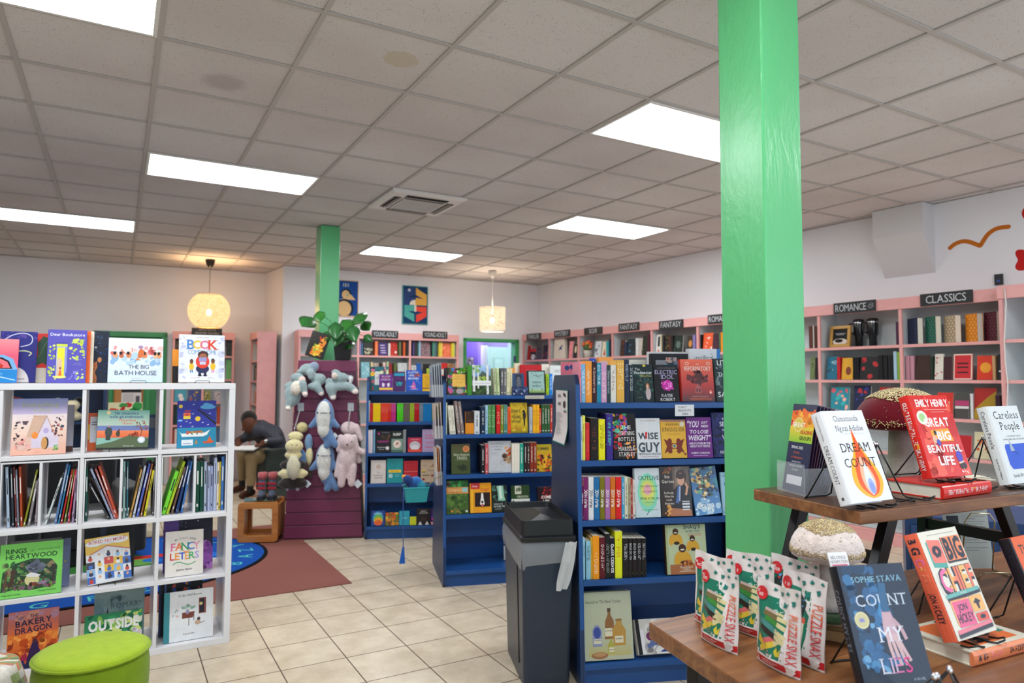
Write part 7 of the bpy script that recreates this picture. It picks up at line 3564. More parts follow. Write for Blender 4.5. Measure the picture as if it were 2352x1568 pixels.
# on top: plant and a leaning dark book
ptop=PU.P(PW/2,.225,PH)
t=thing('potted_plant','heart-leaved green plant in a black pot on top of the maroon stand','plant',PU.M(0,0,0))
pc=PU.at(787,828,.2);px_,pr=pc[0],.095
mb=MB();mb.M=T(px_,.255,PH+.002)
mb.rbox((-.075,-.075,0),(.075,.075,.004),.01,'#141416')
mb.loft([[(sx*k,sy*k,z)for sx,sy in((-.07,-.07),(.07,-.07),(.07,.07),(-.07,.07))]for k,z in((1,.004),(1.28,.20),(1.34,.20),(1.34,.215),(1.2,.215),(1.15,.19))],'#17171a',True,True,False)
mb.build('pot','plas',t,bevel=.004)
mb=MB();mb.M=T(px_,.255,PH);mb.box((-.075,-.075,.185),(.075,.075,.19),'#2a1d14');mb.build('soil','fab',t)
lf=[(710,735,-35,.145),(733,722,20,.10),(770,752,10,.12),(760,768,-25,.12),(792,745,35,.15),(808,760,25,.12),(823,728,40,.15),(838,745,40,.10),(776,770,-10,.11),(800,790,20,.10),(735,770,-45,.09),(842,775,60,.07),(790,775,5,.10)]
base=Vector((px_,.255,PH+.18))
for i,(u,v,tilt_,L_)in enumerate(lf):
 yy=.20+.07*math.sin(i*2.1)-.06*(i%3);s,z=PU.at(u,v,yy);tip=Vector((s,yy,z))
 mb=MB();mid_=base.lerp(tip,.55)+Vector((0,0,.06));mb.tube([base+Vector((.02*math.sin(i),.02*math.cos(i),0)),mid_,tip+Vector((0,.01,.01))],.0028,'#4c7a34',6);mb.build('stem','leaf',t)
 mb=MB();n=9;out=Vector((tip.x-base.x,0,0));L_*=1.38;M=T(*tip)@R(-tilt_*.9,'Y')@R(-62+12*(i%3),'X')
 mb.M=M;rows_=[]
 for j in range(n):
  q=j/(n-1);wd=L_*.46*math.sin(PI*min(q**.62,1))*(1-.12*q);yq=-L_*.30+L_*1.25*q
  rows_.append([(-wd,yq-(L_*.14 if j<3 else 0)*(1-j/3),.20*wd),(-wd*.5,yq,.03*wd),(0,yq+(.10*L_ if j==0 else 0),-.015),(wd*.5,yq,.03*wd),(wd,yq-(L_*.14 if j<3 else 0)*(1-j/3),.20*wd)])
 ids=[[mb.add((x,z_*1.0,-y_))for x,y_,z_ in r]for r in rows_]
 for a,b in zip(ids,ids[1:]):
  for k in range(4):mb.idx((a[k],a[k+1],b[k+1],b[k]),['#2c6a2c','#35782f','#2a6230'][i%3],True)
 o=mb.build('leaf','leaf',t);m=o.modifiers.new('th','SOLIDIFY');m.thickness=.0012
A_drag=[('r',0,0,1,1,'#24221e'),('p',[(.2,.1),(.3,.3),(.5,.5),(.7,.85),(.85,.9),(.9,.65),(.8,.45),(.75,.2),(.5,.06)],'#e8902a'),('n',.25,.1,.8,.5,22,['#ecc03a','#e8602a','#f0d84a','#8ab03a'],.04,.09,501),('n',.5,.4,.88,.85,16,['#d8421e','#ecb03a','#3a2418'],.03,.08,502)]
s0,z1=PU.at(712,772,.17);s1,_=PU.at(757,772,.17)
book('book','black book with a fiery dragon leaning against the black plant pot',PU.M(PU.at(700,828,.095)[0],.095,PH+.05)@R(16,'Y')@R(-4,'X')@T(0,0,.0),.17,.02,.245,'#24221e',art=A_drag,spine_side='x0',mat='gloss')
# shelf unit between the stand and the farthest bookcase: books facing sideways
for lb,u0,u1,v0,v1,col in(('pale green pack standing on edge at the left end of the farthest blue bookcase',820,842,842,872,'#d8d8cc'),):
 pass
# ------------------------------------------------------------------ wooden cube with shoes and magazines
CU_=Fr(.955,6.553,-22,.0165)
t=thing('wooden_cube','hollow honey oak cube seat beside the maroon stand','stool',CU_.M(0,0,0))
S_=.345
def ringframe(nm,y0,y1):
 mb=MB();o_=[(.0,.0),(S_,0),(S_,S_),(0,S_)]
 def rr(a,b,r,n=4):
  out=[]
  for cx,cz,a0 in((b-r,b-r,0),(a+r,b-r,90),(a+r,a+r,180),(b-r,a+r,270)):
   for k in range(n+1):th=math.radians(a0+90*k/n);out.append((cx+r*math.cos(th),cz+r*math.sin(th)))
  return out
 A_,B_=rr(0,S_,.03),rr(.052,S_-.052,.02);n=len(A_)
 for y in(y0,y1):
  for k in range(n):
   q=[(A_[k][0],y,A_[k][1]),(A_[(k+1)%n][0],y,A_[(k+1)%n][1]),(B_[(k+1)%n][0],y,B_[(k+1)%n][1]),(B_[k][0],y,B_[k][1])]
   mb.face(q if y==y0 else q[::-1],'#ffffff')
 for P_,fl in((A_,False),(B_,True)):
  for k in range(n):
   a,b=P_[k],P_[(k+1)%n];q=[(a[0],y0,a[1]),(a[0],y1,a[1]),(b[0],y1,b[1]),(b[0],y0,b[1])];mb.face(q[::-1]if fl else q,'#ffffff')
 mb.build(nm,'oak',t)
ringframe('front_frame',0,.05);ringframe('back_frame',S_-.05,S_)
for nm,a,b in(('side_panel',(.004,.05,.03),(.03,S_-.05,S_-.03)),('side_panel',(S_-.03,.05,.03),(S_-.004,S_-.05,S_-.03)),('top_panel',(.03,.05,S_-.03),(S_-.03,S_-.05,S_-.004)),('bottom_panel',(.03,.05,.004),(S_-.03,S_-.05,.03))):
 mb=MB();mb.box(a,b,'#ffffff');mb.build(nm,'oak',t)
for i,(x,y,rz,c_,lb)in enumerate(((.04,.06,12,'#5a7a80','teal-grey magazine lying on the wooden cube, lower left'),(.13,.07,-6,'#6a8a7c','grey-green magazine lying on the wooden cube, topmost'))):
 t2=thing('magazine',lb,'magazine',CU_.M(x,y,S_+.0005+i*.0065)@R(rz,'Z'),'magazines on the wooden cube');mb=MB();mb.box((0,0,0),(.17,.2,.005),c_,c_)
 Art(mb,lambda a,b,l:(a*.17,b*.2,.0052+l*EPS),.17,.2).run([('r',0,0,1,1,c_),('n',.1,.1,.9,.9,14,['#8ab0ac','#3a4a50','#b8c8c0'],.05,.12,510+i)]);mb.build('sheets','gloss',t2)
for i,dx in enumerate((.175,.266)):
 t2=thing('boot',['left','right'][i]+' boot of a red and blue plaid child\'s pair on the cube','shoe',CU_.M(dx,.10,S_+.0145),'pair of plaid boots')
 mb=MB();mb.rbox((-.034,-.05,.0),(.034,.12,.022),.025,'#1e1e24');mb.build('sole','plas',t2)
 mb=MB();mb.loft([[(.032*math.cos(a*PI/8)*k,.02+(.07 if z<.06 else.045)*math.sin(a*PI/8)+(.03 if z>.06 else.01),z)for a in range(16)]for k,z in((1,.0225),(1,.05),(.95,.085),(1.0,.14),(1.1,.20))],'#5a6478',True,True,True);mb.build('upper','fab',t2)
 mb=MB();mb.loft([[(.035*math.cos(a*PI/8)*k,.05+.05*math.sin(a*PI/8),z)for a in range(16)]for k,z in((1.06,.175),(1.2,.205),(1.15,.235))],'#b85a5c',True,True,True)
 for z in(.09,.13):mb.box((-.036,-.003,z),(.036,.004,z+.022),'#a82832')
 mb.build('cuff','fab',t2)
# ------------------------------------------------------------------ carpet and alphabet rug
mb=MB();mb.box((-2.6,4.92,.0),(1.50,7.25,.006),'#8a5850');tag(mb.build('carpet','carpet'),'large mauve carpet square under the alphabet rug','carpet')
rc,ra,rb=Vector((-.25,6.25)),1.40,1.02
t=thing('alphabet_rug','oval blue alphabet rug with dark edge on the mauve carpet','rug',T(rc.x,rc.y,.0065))
mb=MB();mb.prism([(ra*math.cos(a*PI/32),rb*math.sin(a*PI/32))for a in range(64)],0,.007,'#14181c');mb.build('border','carpet',t)
mb=MB();mb.prism([((ra-.03)*math.cos(a*PI/32),(rb-.03)*math.sin(a*PI/32))for a in range(64)],.0071,.0085,'#1c4fa4')
Aa=Art(mb,lambda x,y,l:((x-.5)*2*ra,(y-.5)*2*rb,.0087+l*EPS*.4),2*ra,2*rb)
Aa.run([('e',.45,.5,.26,.2,'#3f7a3c'),('n',.25,.35,.65,.65,14,['#4c8c44','#2f6a34','#6aa04c'],.03,.06,520),('r',.5,.55,.72,.60,'#c03030'),('r',.44,.57,.52,.58,'#d8d8d8'),('n',.1,.15,.9,.85,26,['#2a6ac0','#1a3f8a','#58b0b8'],.015,.035,521)]+[('t',ch,.5+.44*math.cos(PI*2*i/26),.5+.43*math.sin(PI*2*i/26),.055,'#58c0bc',dict(r=math.degrees(2*PI*i/26)+90))for i,ch in enumerate('ZYXWVUTSRQPONMLKJIHGFEDCBA')])
mb.build('pile','carpet',t)
# ------------------------------------------------------------------ pendant lamps
wl=bpy.data.lights.new('globe_bulb_light','POINT');wl.energy=38;wl.color=(1,.62,.30);wl.shadow_soft_size=.06
def pendant(c,label,kind):
 t=thing('pendant_lamp',label,'pendant lamp',T(c.x,c.y,0))
 col='#161414' if kind=='globe' else '#c8c4c0'
 mb=MB();mb.lathe([(.062,ZC-.004),(.060,ZC-.02),(.045,ZC-.07),(.015,ZC-.105),(.006,ZC-.11)],col,20);mb.build('ceiling_cup','plas',t)
 top_=c.z+.235 if kind=='globe' else c.z+.19
 mb=MB();mb.tube([(0,0,ZC-.108),(0,0,c.z+.05)],.0035 if kind=='globe' else.006,'#3a3634' if kind=='globe' else '#e0dcd6',6);mb.build('cord','plas',t)
 if kind=='globe':
  mb=MB();n=14;a0=.56;prof=[(.262*math.sin(th),c.z-.24*math.cos(th)/math.cos(a0*.7))for th in[a0+(PI-2*a0)*j/n for j in range(n+1)]]
  mb.lathe(prof,'#ffffff',32,cap=False);o=mb.build('shade','globe',t)
  for zz in(prof[0],prof[-1]):
   mb=MB();mb.tube([(zz[0]*math.cos(a*PI/16),zz[0]*math.sin(a*PI/16),zz[1])for a in range(32)],.004,'#d8a868',6,closed=True);mb.build('rim','plas',t)
 else:
  mb=MB();mb.lathe([(.185,c.z-.175),(.19,c.z+.175)],'#ffffff',32,cap=False);mb.build('shade','drum',t)
  mb=MB();mb.tube([(.187*math.cos(a*PI/16),.187*math.sin(a*PI/16),c.z-.175)for a in range(32)],.008,'#f0ece4',6,closed=True);mb.build('rim','plas',t)
 mb=MB();mb.ellipsoid((0,0,c.z-.02),(.035,.035,.045),'#ffffff',14,10);mb.build('bulb','bulb',t)
 mb=MB();mb.lathe([(.016,c.z+.015),(.018,c.z+.06)],'#8a7a60',12);mb.build('socket','plas',t)
def shademat(name,ca,cb,st,scale):
 m,nt,b=newmat(name);L=nt.links;tc=N(nt,'ShaderNodeTexCoord');w_=N(nt,'ShaderNodeTexVoronoi',feature='DISTANCE_TO_EDGE');w_.inputs['Scale'].default_value=scale
 mp=N(nt,'ShaderNodeMapping');mp.inputs['Scale'].default_value=(1,1,1.8);L.new(tc.outputs['Object'],mp.inputs['Vector']);L.new(mp.outputs[0],w_.inputs['Vector'])
 rp=N(nt,'ShaderNodeValToRGB');rp.color_ramp.elements[0].color=C(ca);rp.color_ramp.elements[1].color=C(cb);rp.color_ramp.elements[1].position=.08
 L.new(w_.outputs['Distance'],rp.inputs[0]);b.inputs['Base Color'].default_value=C('6a5034');L.new(rp.outputs[0],b.inputs['Emission Color']);b.inputs['Emission Strength'].default_value=st
 b.inputs['Alpha'].default_value=.88;b.inputs['Roughness'].default_value=.8
 return m
MAT['globe']=shademat('glowing_paper_globe','f2b878','fad09a',1.0,9);MAT['drum']=shademat('glowing_capiz_drum','c8a480','f4e0c0',.98,22);MAT['bulb']=glow('lit_bulb',(1,.9,.7),9)
c_g=ony(480,714,9.88);c_d=ony(1131,733,8.77)
pendant(c_g,'glowing round orange globe pendant lamp near the pink bookcases','globe');pendant(c_d,'glowing white drum pendant lamp in front of the green doorway','drum')
lo=bpy.data.objects.new('globe_bulb_light',wl);COL.objects.link(lo);lo.location=c_g+Vector((0,0,.06))
wl2=bpy.data.lights.new('drum_bulb_light','POINT');wl2.energy=16;wl2.color=(1,.82,.62);wl2.shadow_soft_size=.06
lo=bpy.data.objects.new('drum_bulb_light',wl2);COL.objects.link(lo);lo.location=c_d+Vector((0,0,.06))
# ------------------------------------------------------------------ slim waste bin with a clear liner
BI=Fr(1.690,2.849,-19.4)
BW_,BD_,BH_=.262,.515,.70
t=thing('waste_bin','tall slim charcoal waste bin with black lid beside the nearest blue bookcase','bin',BI.M(0,0,0))
def brect(k,z,r=.02,n=3,cut=0):
 ix,iy=BW_*(1-k)/2,BD_*(1-k)/2;x0,x1,y0,y1=ix,BW_-ix,iy,BD_-iy;out=[]
 for cx,cy,a0 in((x1-r,y1-r,0),(x0+r,y1-r,90),(x0+r,y0+r,180),(x1-r,y0+r,270)):
  for j in range(n+1):th=math.radians(a0+90*j/n);out.append((cx+r*math.cos(th),cy+r*math.sin(th),z))
 return out
BC='#263244'
mb=MB();mb.loft([brect(.86,0),brect(.88,.04),brect(.985,.66),brect(.985,.70)],BC,True,True,False);mb.build('body','plas',t,bevel=.003)
mb=MB()
for z0,z1,k0,k1 in((.08,.56,.885,.965),):
 for x in(0,):
  i0,i1=BW_*(1-k0)/2,BW_*(1-k1)/2
  mb.loft([[(i0-.004,.13,z0),(i0-.004,.16,z0),(i0+.004,.16,z0),(i0+.004,.13,z0)],[(i1-.004,.13,z1),(i1-.004,.16,z1),(i1+.004,.16,z1),(i1+.004,.13,z1)]],'#15181c',True,True,False)
mb.build('side_groove','plas',t)
mb=MB();mb.loft([brect(1.05,.690,.024),brect(1.06,.703,.024),brect(1.06,.712,.024),brect(1.0,.72,.024)],'#16181b',True,True,False);mb.build('lid_rim','plas',t,bevel=.003)
mb=MB();mb.loft([brect(1.0,.7203,.022),brect(.985,.79,.022),brect(.955,.79,.02)],'#1b1d20',True,False,False)
mb.loft([brect(.955,.79,.02),brect(.93,.762,.02)],'#1b1d20',False,False,False)
r_=brect(.93,.762,.02);a_,b_=(BW_*.5,BD_*.34,.790),(BW_*.5,BD_*.66,.790)
mb.face([r_[-1],r_[0]]if False else[(BW_*.04,BD_*.04,.762),(BW_*.96,BD_*.04,.762),a_],'#222427');mb.face([(BW_*.96,BD_*.04,.762),(BW_*.96,BD_*.96,.762),b_,a_],'#222427');mb.face([(BW_*.96,BD_*.96,.762),(BW_*.04,BD_*.96,.762),b_],'#222427');mb.face([(BW_*.04,BD_*.96,.762),(BW_*.04,BD_*.04,.762),a_,b_],'#222427')
mb.build('lid','plas',t)
mb=MB()
for x in(.08,):mb.box((x,-.016,.694),(x+.09,-.006,.706),'#101214')
mb.build('latch','plas',t)
# liner folded over the rim
tl=thing('bin_liner','clear crinkled plastic liner folded over the waste bin rim','bin liner',BI.M(0,0,0))
mb=MB();ring0=brect(1.01,.695,.024,5);rr=random.Random(5);m_=len(ring0)
def linr(k,zfun,am):return[((x-BW_/2)*k*(1+am*math.sin(i*2.7))+BW_/2,(y-BD_/2)*(1+(k-1)*.55)*(1+am*math.sin(i*1.9+1))+BD_/2,zfun(i))for i,(x,y,z)in enumerate(ring0)]
drop=[0.07+.05*abs(math.sin(i*.9))+.012*math.sin(i*3.1)for i in range(m_)]
mb.loft([linr(1.0,lambda i:.688,0),linr(1.035,lambda i:.67,.006),linr(1.05,lambda i:.688-drop[i]*.5,.010),linr(1.035,lambda i:.688-drop[i]*1.0,.012),linr(1.02,lambda i:.688-drop[i]*1.12,.010)],'#ffffff',False,False,True)
mb.build('film','film',tl)
mb=MB();K_=[[(BW_*.80,-.020,.685),(BW_*1.04,-.030,.685),(BW_*1.03,-.036,.60),(BW_*.97,-.034,.50),(BW_*.82,-.03,.49),(BW_*.74,-.026,.57)]]
n_=7;pts=[]
for j in range(n_):
 q=j/(n_-1);z=.688-.225*q;x0=BW_*(.80-.18*math.sin(q*1.5));x1=BW_*(1.03-.20*q);pts.append([(x0+(x1-x0)*i/6,-.020-.012*math.sin(i*1.9+j*.8)-.012*q,z+.012*(i/6)*(1 if j==n_-1 else 0))for i in range(7)])
ids=[[mb.add(p)for p in r]for r in pts]
for a,b in zip(ids,ids[1:]):
 for k in range(6):mb.idx((a[k],a[k+1],b[k+1],b[k]),'#d8d8da',True)
o=mb.build('knotted_end',MAT['filmw']if 'filmw' in MAT else glassmat('milky_plastic_film',(.86,.87,.88),.62,.3),tl)
# ------------------------------------------------------------------ green pleated stool and floral pouf
sc_=onz(213,1488,.45);t=thing('pouf_stool','round lime green velvet pleated stool in front of the cube shelf','stool',T(sc_.x,sc_.y,0))
R_=.196;mb=MB();np_=72
def pleat(rad,z,am):return[((rad+am*(1 if k%2 else-1))*math.cos(2*PI*k/(np_*2)),(rad+am*(1 if k%2 else-1))*math.sin(2*PI*k/(np_*2)),z)for k in range(np_*2)]
prof=[(.150,.20,.0),(.172,.215,.002),(.186,.26,.003),(.190,.32,.003),(.190,.38,.003),(.186,.415,.002),(.180,.43,.0)]
mb.loft([pleat(a,z,am)for a,z,am in prof],'#76921c',True,True,True);mb.build('pleated_side','velvet',t)
mb=MB();mb.lathe([(.178,.425),(.19,.435),(.186,.447),(.165,.455),(.10,.462),(.03,.465)],'#9ab32a',40);mb.build('seat','velvet',t)
mb=MB();mb.tube([(R_*.975*math.cos(a*PI/24),R_*.975*math.sin(a*PI/24),.436)for a in range(48)],.006,'#86a020',8,closed=True);mb.build('piping','velvet',t)
for a in range(4):
 mb=MB();x,y=.125*math.cos(a*PI/2+.2),.125*math.sin(a*PI/2+.2);mb.tube([(x,y,.202),(x*1.22,y*1.22,0)],[.009,.006],'#c8a050',10);mb.build('leg','brass',t)
pc_=onz(-55,1530,.40);t=thing('floral_pouf','white floral pouf cut off by the bottom left corner','pouf',T(pc_.x,pc_.y,0))
mb=MB();rr=random.Random(4);fcol=['#d8d2c8','#d8d2c8','#cfc8bc','#8a9a5a','#6a7a44','#c8804a','#b87a6a','#e0dcd4','#9aa86a']
prof=[(.12,0.0)]+[(.13+.045*math.sin(PI*j/14),.40*j/14)for j in range(0,15)]+[(.10,.405),(.02,.41)]
mb.lathe(prof,'#d8d2c8',40,colf=lambda j,k:rr.choice(fcol));mb.build('cover','fab',t)
# ------------------------------------------------------------------ reader in an armchair at the back
CH=Fr(1.50,8.90,-65)
GR='#2f3530'
t=thing('armchair','dark green armchair in the back corner with a reader in it','armchair',CH.M(0,0,0))
def cush(nm,a,b,bev=.03):mb=MB();mb.box(a,b,GR);mb.build(nm,'fab',t,bevel=bev,seg=3)
cush('seat',(.13,.05,.17),(.75,.72,.33));cush('backrest',(.10,.64,.42),(.78,.86,.90));cush('arm',(-.05,.02,.10),(.13,.84,.60));cush('arm',(.75,.02,.10),(.93,.84,.60));cush('base',(.0,.08,.06),(.88,.80,.17),.01)
for x,y in((.03,.1),(.85,.1),(.03,.78),(.85,.78)):
 mb=MB();mb.lathe([(.018,0),(.025,.07)],'#2a1c14',10);o=mb.build('leg','oak',t);o.location=(x,y,0)
def pp(u,v,dep):return atd(u,v,dep)
SW_,KH,SK,SHOE='#3a3c46','#94805f','#5c3422','#4a2a1c'
pr=[('e',tuple(pp(572,973,8.45)),(.085,.10,.115),SK),('c',tuple(pp(590,980,8.52)),tuple(pp(578,975,8.47)),.06,.055,SK),('c',tuple(pp(632,1040,8.75)),tuple(pp(620,1005,8.68)),.17,.175,SW_),('c',tuple(pp(620,1005,8.68)),tuple(pp(598,985,8.56)),.175,.12,SW_),('c',tuple(pp(596,988,8.45)),tuple(pp(572,1000,8.65)),.09,.08,SW_),('c',tuple(pp(615,992,8.45)),tuple(pp(640,1012,8.32)),.072,
 .058,
 SW_),
 ('c',
 tuple(pp(640,
 1012,
 8.32)),
 tuple(pp(613,
 1013,
 8.18)),
 .055,
 .042,
 SW_),
 ('c',
 tuple(pp(610,
 1014,
 8.17)),
 tuple(pp(602,
 1018,
 8.14)),
 .032,
 .035,
 SK),
 ('c',
 tuple(pp(572,
 1000,
 8.62)),
 tuple(pp(548,
 1012,
 8.5)),
 .06,
 .05,
 SW_),
 ('c',
 tuple(pp(548,
 1012,
 8.5)),
 tuple(pp(547,
 1022,
 8.3)),
 .04,
 .036,
 SK),
 ('c',
 tuple(pp(632,
 1052,
 8.7)),
 tuple(pp(578,
 1045,
 8.25)),
 .115,
 .085,
 KH),
 ('c',
 tuple(pp(578,
 1045,
 8.25)),
 tuple(pp(576,
 1108,
 8.30)),
 .075,
 .055,
 KH),
 ('c',
 tuple(pp(576,
 1108,
 8.30)),
 tuple(pp(574,
 1124,
 8.30)),
 .045,
 .042,
 '#1c1c22'),
 ('c',
 tuple(pp(622,
 1050,
 8.9)),
 tuple(pp(558,
 1042,
 8.62)),
 .11,
 .08,
 KH),
 ('c',
 tuple(pp(558,
 1042,
 8.62)),
 tuple(pp(556,
 1096,
 8.72)),
 .07,
 .052,
 KH),
 ('c',
 tuple(pp(556,
 1096,
 8.72)),
 tuple(pp(556,
 1112,
 8.72)),
 .044,
 .042,
 '#1c1c22')]
g1,g2=onz(578,1140,0),onz(556,1128,0)
for g in(g1,g2):
 d=Vector((-.72,-.69,0));pr.append(('c',tuple(g+Vector((0,0,.055))),tuple(g+d*.19+Vector((0,0,.04))),.048,.038,SHOE))
t=thing('person','person in grey sweater and khaki trousers bent over a book in the armchair','person')
blob('body',pr,'skin',t,.014,5)
def finger(p0,p1,p2,r=.009):mb.tube([p0,p1,p2],[r,r*.95,r*.75],SK,6)
hd=pp(598,1021,8.12)
for i in range(5):
 mb=MB();off=Vector((-.02+.012*i,-.012*i,.0));finger(hd+off+Vector((0,0,.01)),hd+off+Vector((-.035,-.02,.0)),hd+off+Vector((-.055+.004*abs(i-2),-.03,-.022)),.0085 if i<4 else.01);mb.build('finger','skin',t)
hc=pp(570,967,8.47)
blob('hair',[('e',tuple(hc+Vector((.01,.012,.03))),(.098,.108,.105),'#17120f'),('e',tuple(hc+Vector((.05,.04,-.02))),(.06,.07,.075),'#17120f')],'fab',t,.01,3)
fc=pp(566,985,8.40)
mb=MB();mb.ellipsoid(tuple(fc+Vector((-.05,-.045,.0))),(.014,.016,.02),SK,8,6);mb.build('nose','skin',t)
ec=pp(585,981,8.41);mb=MB();mb.ellipsoid(tuple(ec),(.012,.02,.03),SK,8,6);mb.build('ear','skin',t)
wc=pp(610.5,1013,8.13);mb=MB();mb.ellipsoid(tuple(wc),(.026,.026,.026),'#d8d8d8',12,8);mb.build('watch','chrome',t)
bc=pp(560,1031,8.22)
t=thing('book','open pale book on the lap of the seated reader','book',T(*bc)@R(-30,'Z')@R(8,'X'))
mb=MB();mb.box((-.17,-.11,0),(.17,.11,.006),'#2a2c34');mb.build('cover','cover',t)
mb=MB();mb.box((-.16,-.10,.0062),(-.003,.10,.02),'#e4e2de');mb.box((.003,-.10,.0062),(.16,.10,.02),'#e4e2de');mb.build('pages','paper',t)
# ------------------------------------------------------------------ dark blue play shelf and dark chair glimpsed through the cube shelf
PS=Fr(-1.25,8.3,-3)
t=thing('bookcase','navy toy bookcase behind the cube shelf, seen through its top row','bookcase',PS.M(0,0,0))
for nm,a,b in(('side_panel',(0,0,0),(.025,.35,1.5)),('side_panel',(1.125,0,0),(1.15,.35,1.5)),('back_panel',(.025,.33,0),(1.125,.35,1.5)),('top_panel',(0,0,1.5),(1.15,.35,1.53)),('shelf',(.025,.01,1.0),(1.125,.33,1.025)),('shelf',(.025,.01,.55),(1.125,.33,.575)),('shelf',(.025,.01,.08),(1.125,.33,.11))):
 mb=MB();mb.box(a,b,'#213a62');mb.build(nm,'paint',t)
t=thing('plush_cow','black and cream plush cow sitting in the navy toy bookcase','plush toy',PS.M(.78,.13,1.026));blob('body',[('e',(0,0,.10),(.11,.09,.10),'#16161a'),('e',(-.08,-.05,.06),(.06,.07,.06),'#e4d8b4'),('e',(.06,-.06,.16),(.075,.06,.06),'#e4d8b4'),('e',(.10,-.04,.05),(.06,.06,.05),'#e4d8b4'),('e',(-.06,-.03,.2),(.05,.045,.045),'#e4d8b4'),('e',(.12,0,.20),(.05,.05,.05),
 '#16161a')],
 'plush',
 t,
 .012)
t=thing('red_bag','dark red cushion on top shelf of the navy toy bookcase','cushion',PS.M(.30,.14,1.027));mb=MB();mb.ellipsoid((0,0,.13),(.22,.12,.13),'#a01a28',20,12);mb.build('cover','fab',t)
t=thing('jigsaw_box','bright multicoloured game box behind the sunset hill book','box',Fr(-.10,7.4,-8).M(0,0,0))
jb=MB();jb.box((0,0,0),(.33,.25,.9),'#20242c');jb.build('plinth','paint',t)
jb=MB();jb.box((.02,.05,.901),(.30,.1,1.24),'#e4d8a8');Art(jb,lambda x,y,l:(.02+x*.28,.0495-l*EPS,.901+y*.339),.28,.339).run([('r',0,0,1,1,'#e6dcae'),('n',0,.6,1,1,14,['#c8302c','#6a2a8a','#3a9a4a','#d84a3a'],.1,.18,530),('n',0,.1,1,.6,12,['#2a4a9a','#d8503a','#8a3a9a','#ecc84a'],.05,.12,531)]);jb.build('lid','gloss',t)
mb=MB()
CH2=Fr(-.55,6.15,12)
t=thing('armchair','low black armchair standing on the rug behind the cube shelf','armchair',CH2.M(0,0,.0175))
for nm,a,b in(('seat',(.1,.06,.14),(.66,.62,.40)),('backrest',(.06,.56,.38),(.70,.76,.82)),('arm',(-.06,.04,.06),(.10,.74,.58)),('arm',(.66,.04,.06),(.82,.74,.58)),('base',(0,.1,0),(.76,.7,.14))):
 mb=MB();mb.box(a,b,'#1a1b1e');mb.build(nm,'fab',t,bevel=.035,seg=3)
# ------------------------------------------------------------------ what stands in the pink bookcases (far off and out of focus: one mesh each)
def sim(bg,cols=(),seed=1,bar=None,n=12,blob_=None):
 o_=[('r',0,0,1,1,bg)]
 if cols:o_.append(('n',.08,.1,.92,.9,n,list(cols),.06,.15,seed))
 if blob_:o_.append(('e',*blob_))
 if bar:o_+=[('r',.15,.72,.85,.78,bar),('r',.22,.62,.78,.67,bar)]
 return o_
def far(fr,y,z,crop,where,group,items):
 row(fr,z+.0006,y,crop,where,[('s',*i,dict(plain=True,dep=.13))if len(i)==4 else('f',i[0],i[1],i[2],i[3],i[4],i[5],dict(i[6]if len(i)>6 else{},tilt=(i[6]if len(i)>6 else{}).get('tilt',6)))for i in items],group,parts=False)
c1_,c2_,c3_=(1180,690,.12755),(1420,680,.11479),(1840,640,.22960)
g='books in the long pink bookcase';Y=-.262
far(RW,Y,ZS[0],c1_,'thriller bay',g,[(240,290,815,'#b81c22','red thriller partly behind another',sim('#b81c22',['#3a1416'],1),dict(d=.0)),(295,390,868,'#1e1a1c','black thriller with white shape and red sky',sim('#1e1a1c',[],2,None,0,(.5,.25,.4,.25,'#d8d4d2'))+[('r',0,.7,1,1,'#c02a2c')]),(398,500,785,'#4a4240','grey-brown thriller',sim('#4a4240',['#2a2624','#6a605c'],3)),(510,600,
 800,
 '#2a1c1e',
 'dark thriller with red patches',
 sim('#2a1c1e',
 ['#a83038',
 '#3a2a2c'],
 4))])
far(RW,Y,ZS[0],c1_,'mystery bay',g,[(985,1050,735,'#e88a94','pink and orange mystery',sim('#e88a94',['#ee7a2a','#f0b0a0'],5)),(1065,1130,780,'#2c241c','dark mystery with cream shape',sim('#2c241c',[],6,None,0,(.6,.6,.3,.25,'#d8c8a0')))])
far(RW,Y,ZS[0],c1_,'sci-fi bay',g,[(1455,1560,735,'#d8dce0','white and blue science fiction book',sim('#d8dce0',['#2a4a7a','#1c3458','#c8d0d8'],7)),(1585,1660,742,'#e2dcc0','cream book with red triangle',sim('#e2dcc0')+[('p',[(.3,.1),(.6,.6),(.8,.1)],'#c8302c')]),(1664,1708,735,'#2aa0a8'),(1712,1745,690,'#1c2a44')])
far(RW,Y,ZS[0],c1_,'first fantasy bay',g,[(1910,1988,710,'#3a2420','brown fantasy with red mark',sim('#3a2420',['#8a3024','#4a302a'],8)),(1992,2034,745,'#26324e'),(2040,2188,692,'#1c2c34','dark teal fantasy',sim('#1c2c34',['#2a4650','#3a6a80','#14202a'],9)),(2195,2236,680,'#dcdcdc')])
far(RW,Y,ZS[0],c2_,'first fantasy bay beside its white spine',g,[(385,465,845,'#c8beb4','white and brown fantasy',sim('#c8beb4',['#7a5a44','#e0dcd6'],10)),(470,578,800,'#22261e','dark green fantasy',sim('#22261e',['#343a2c','#4a4a3a'],11)),(584,628,760,'#4a1c2a')])
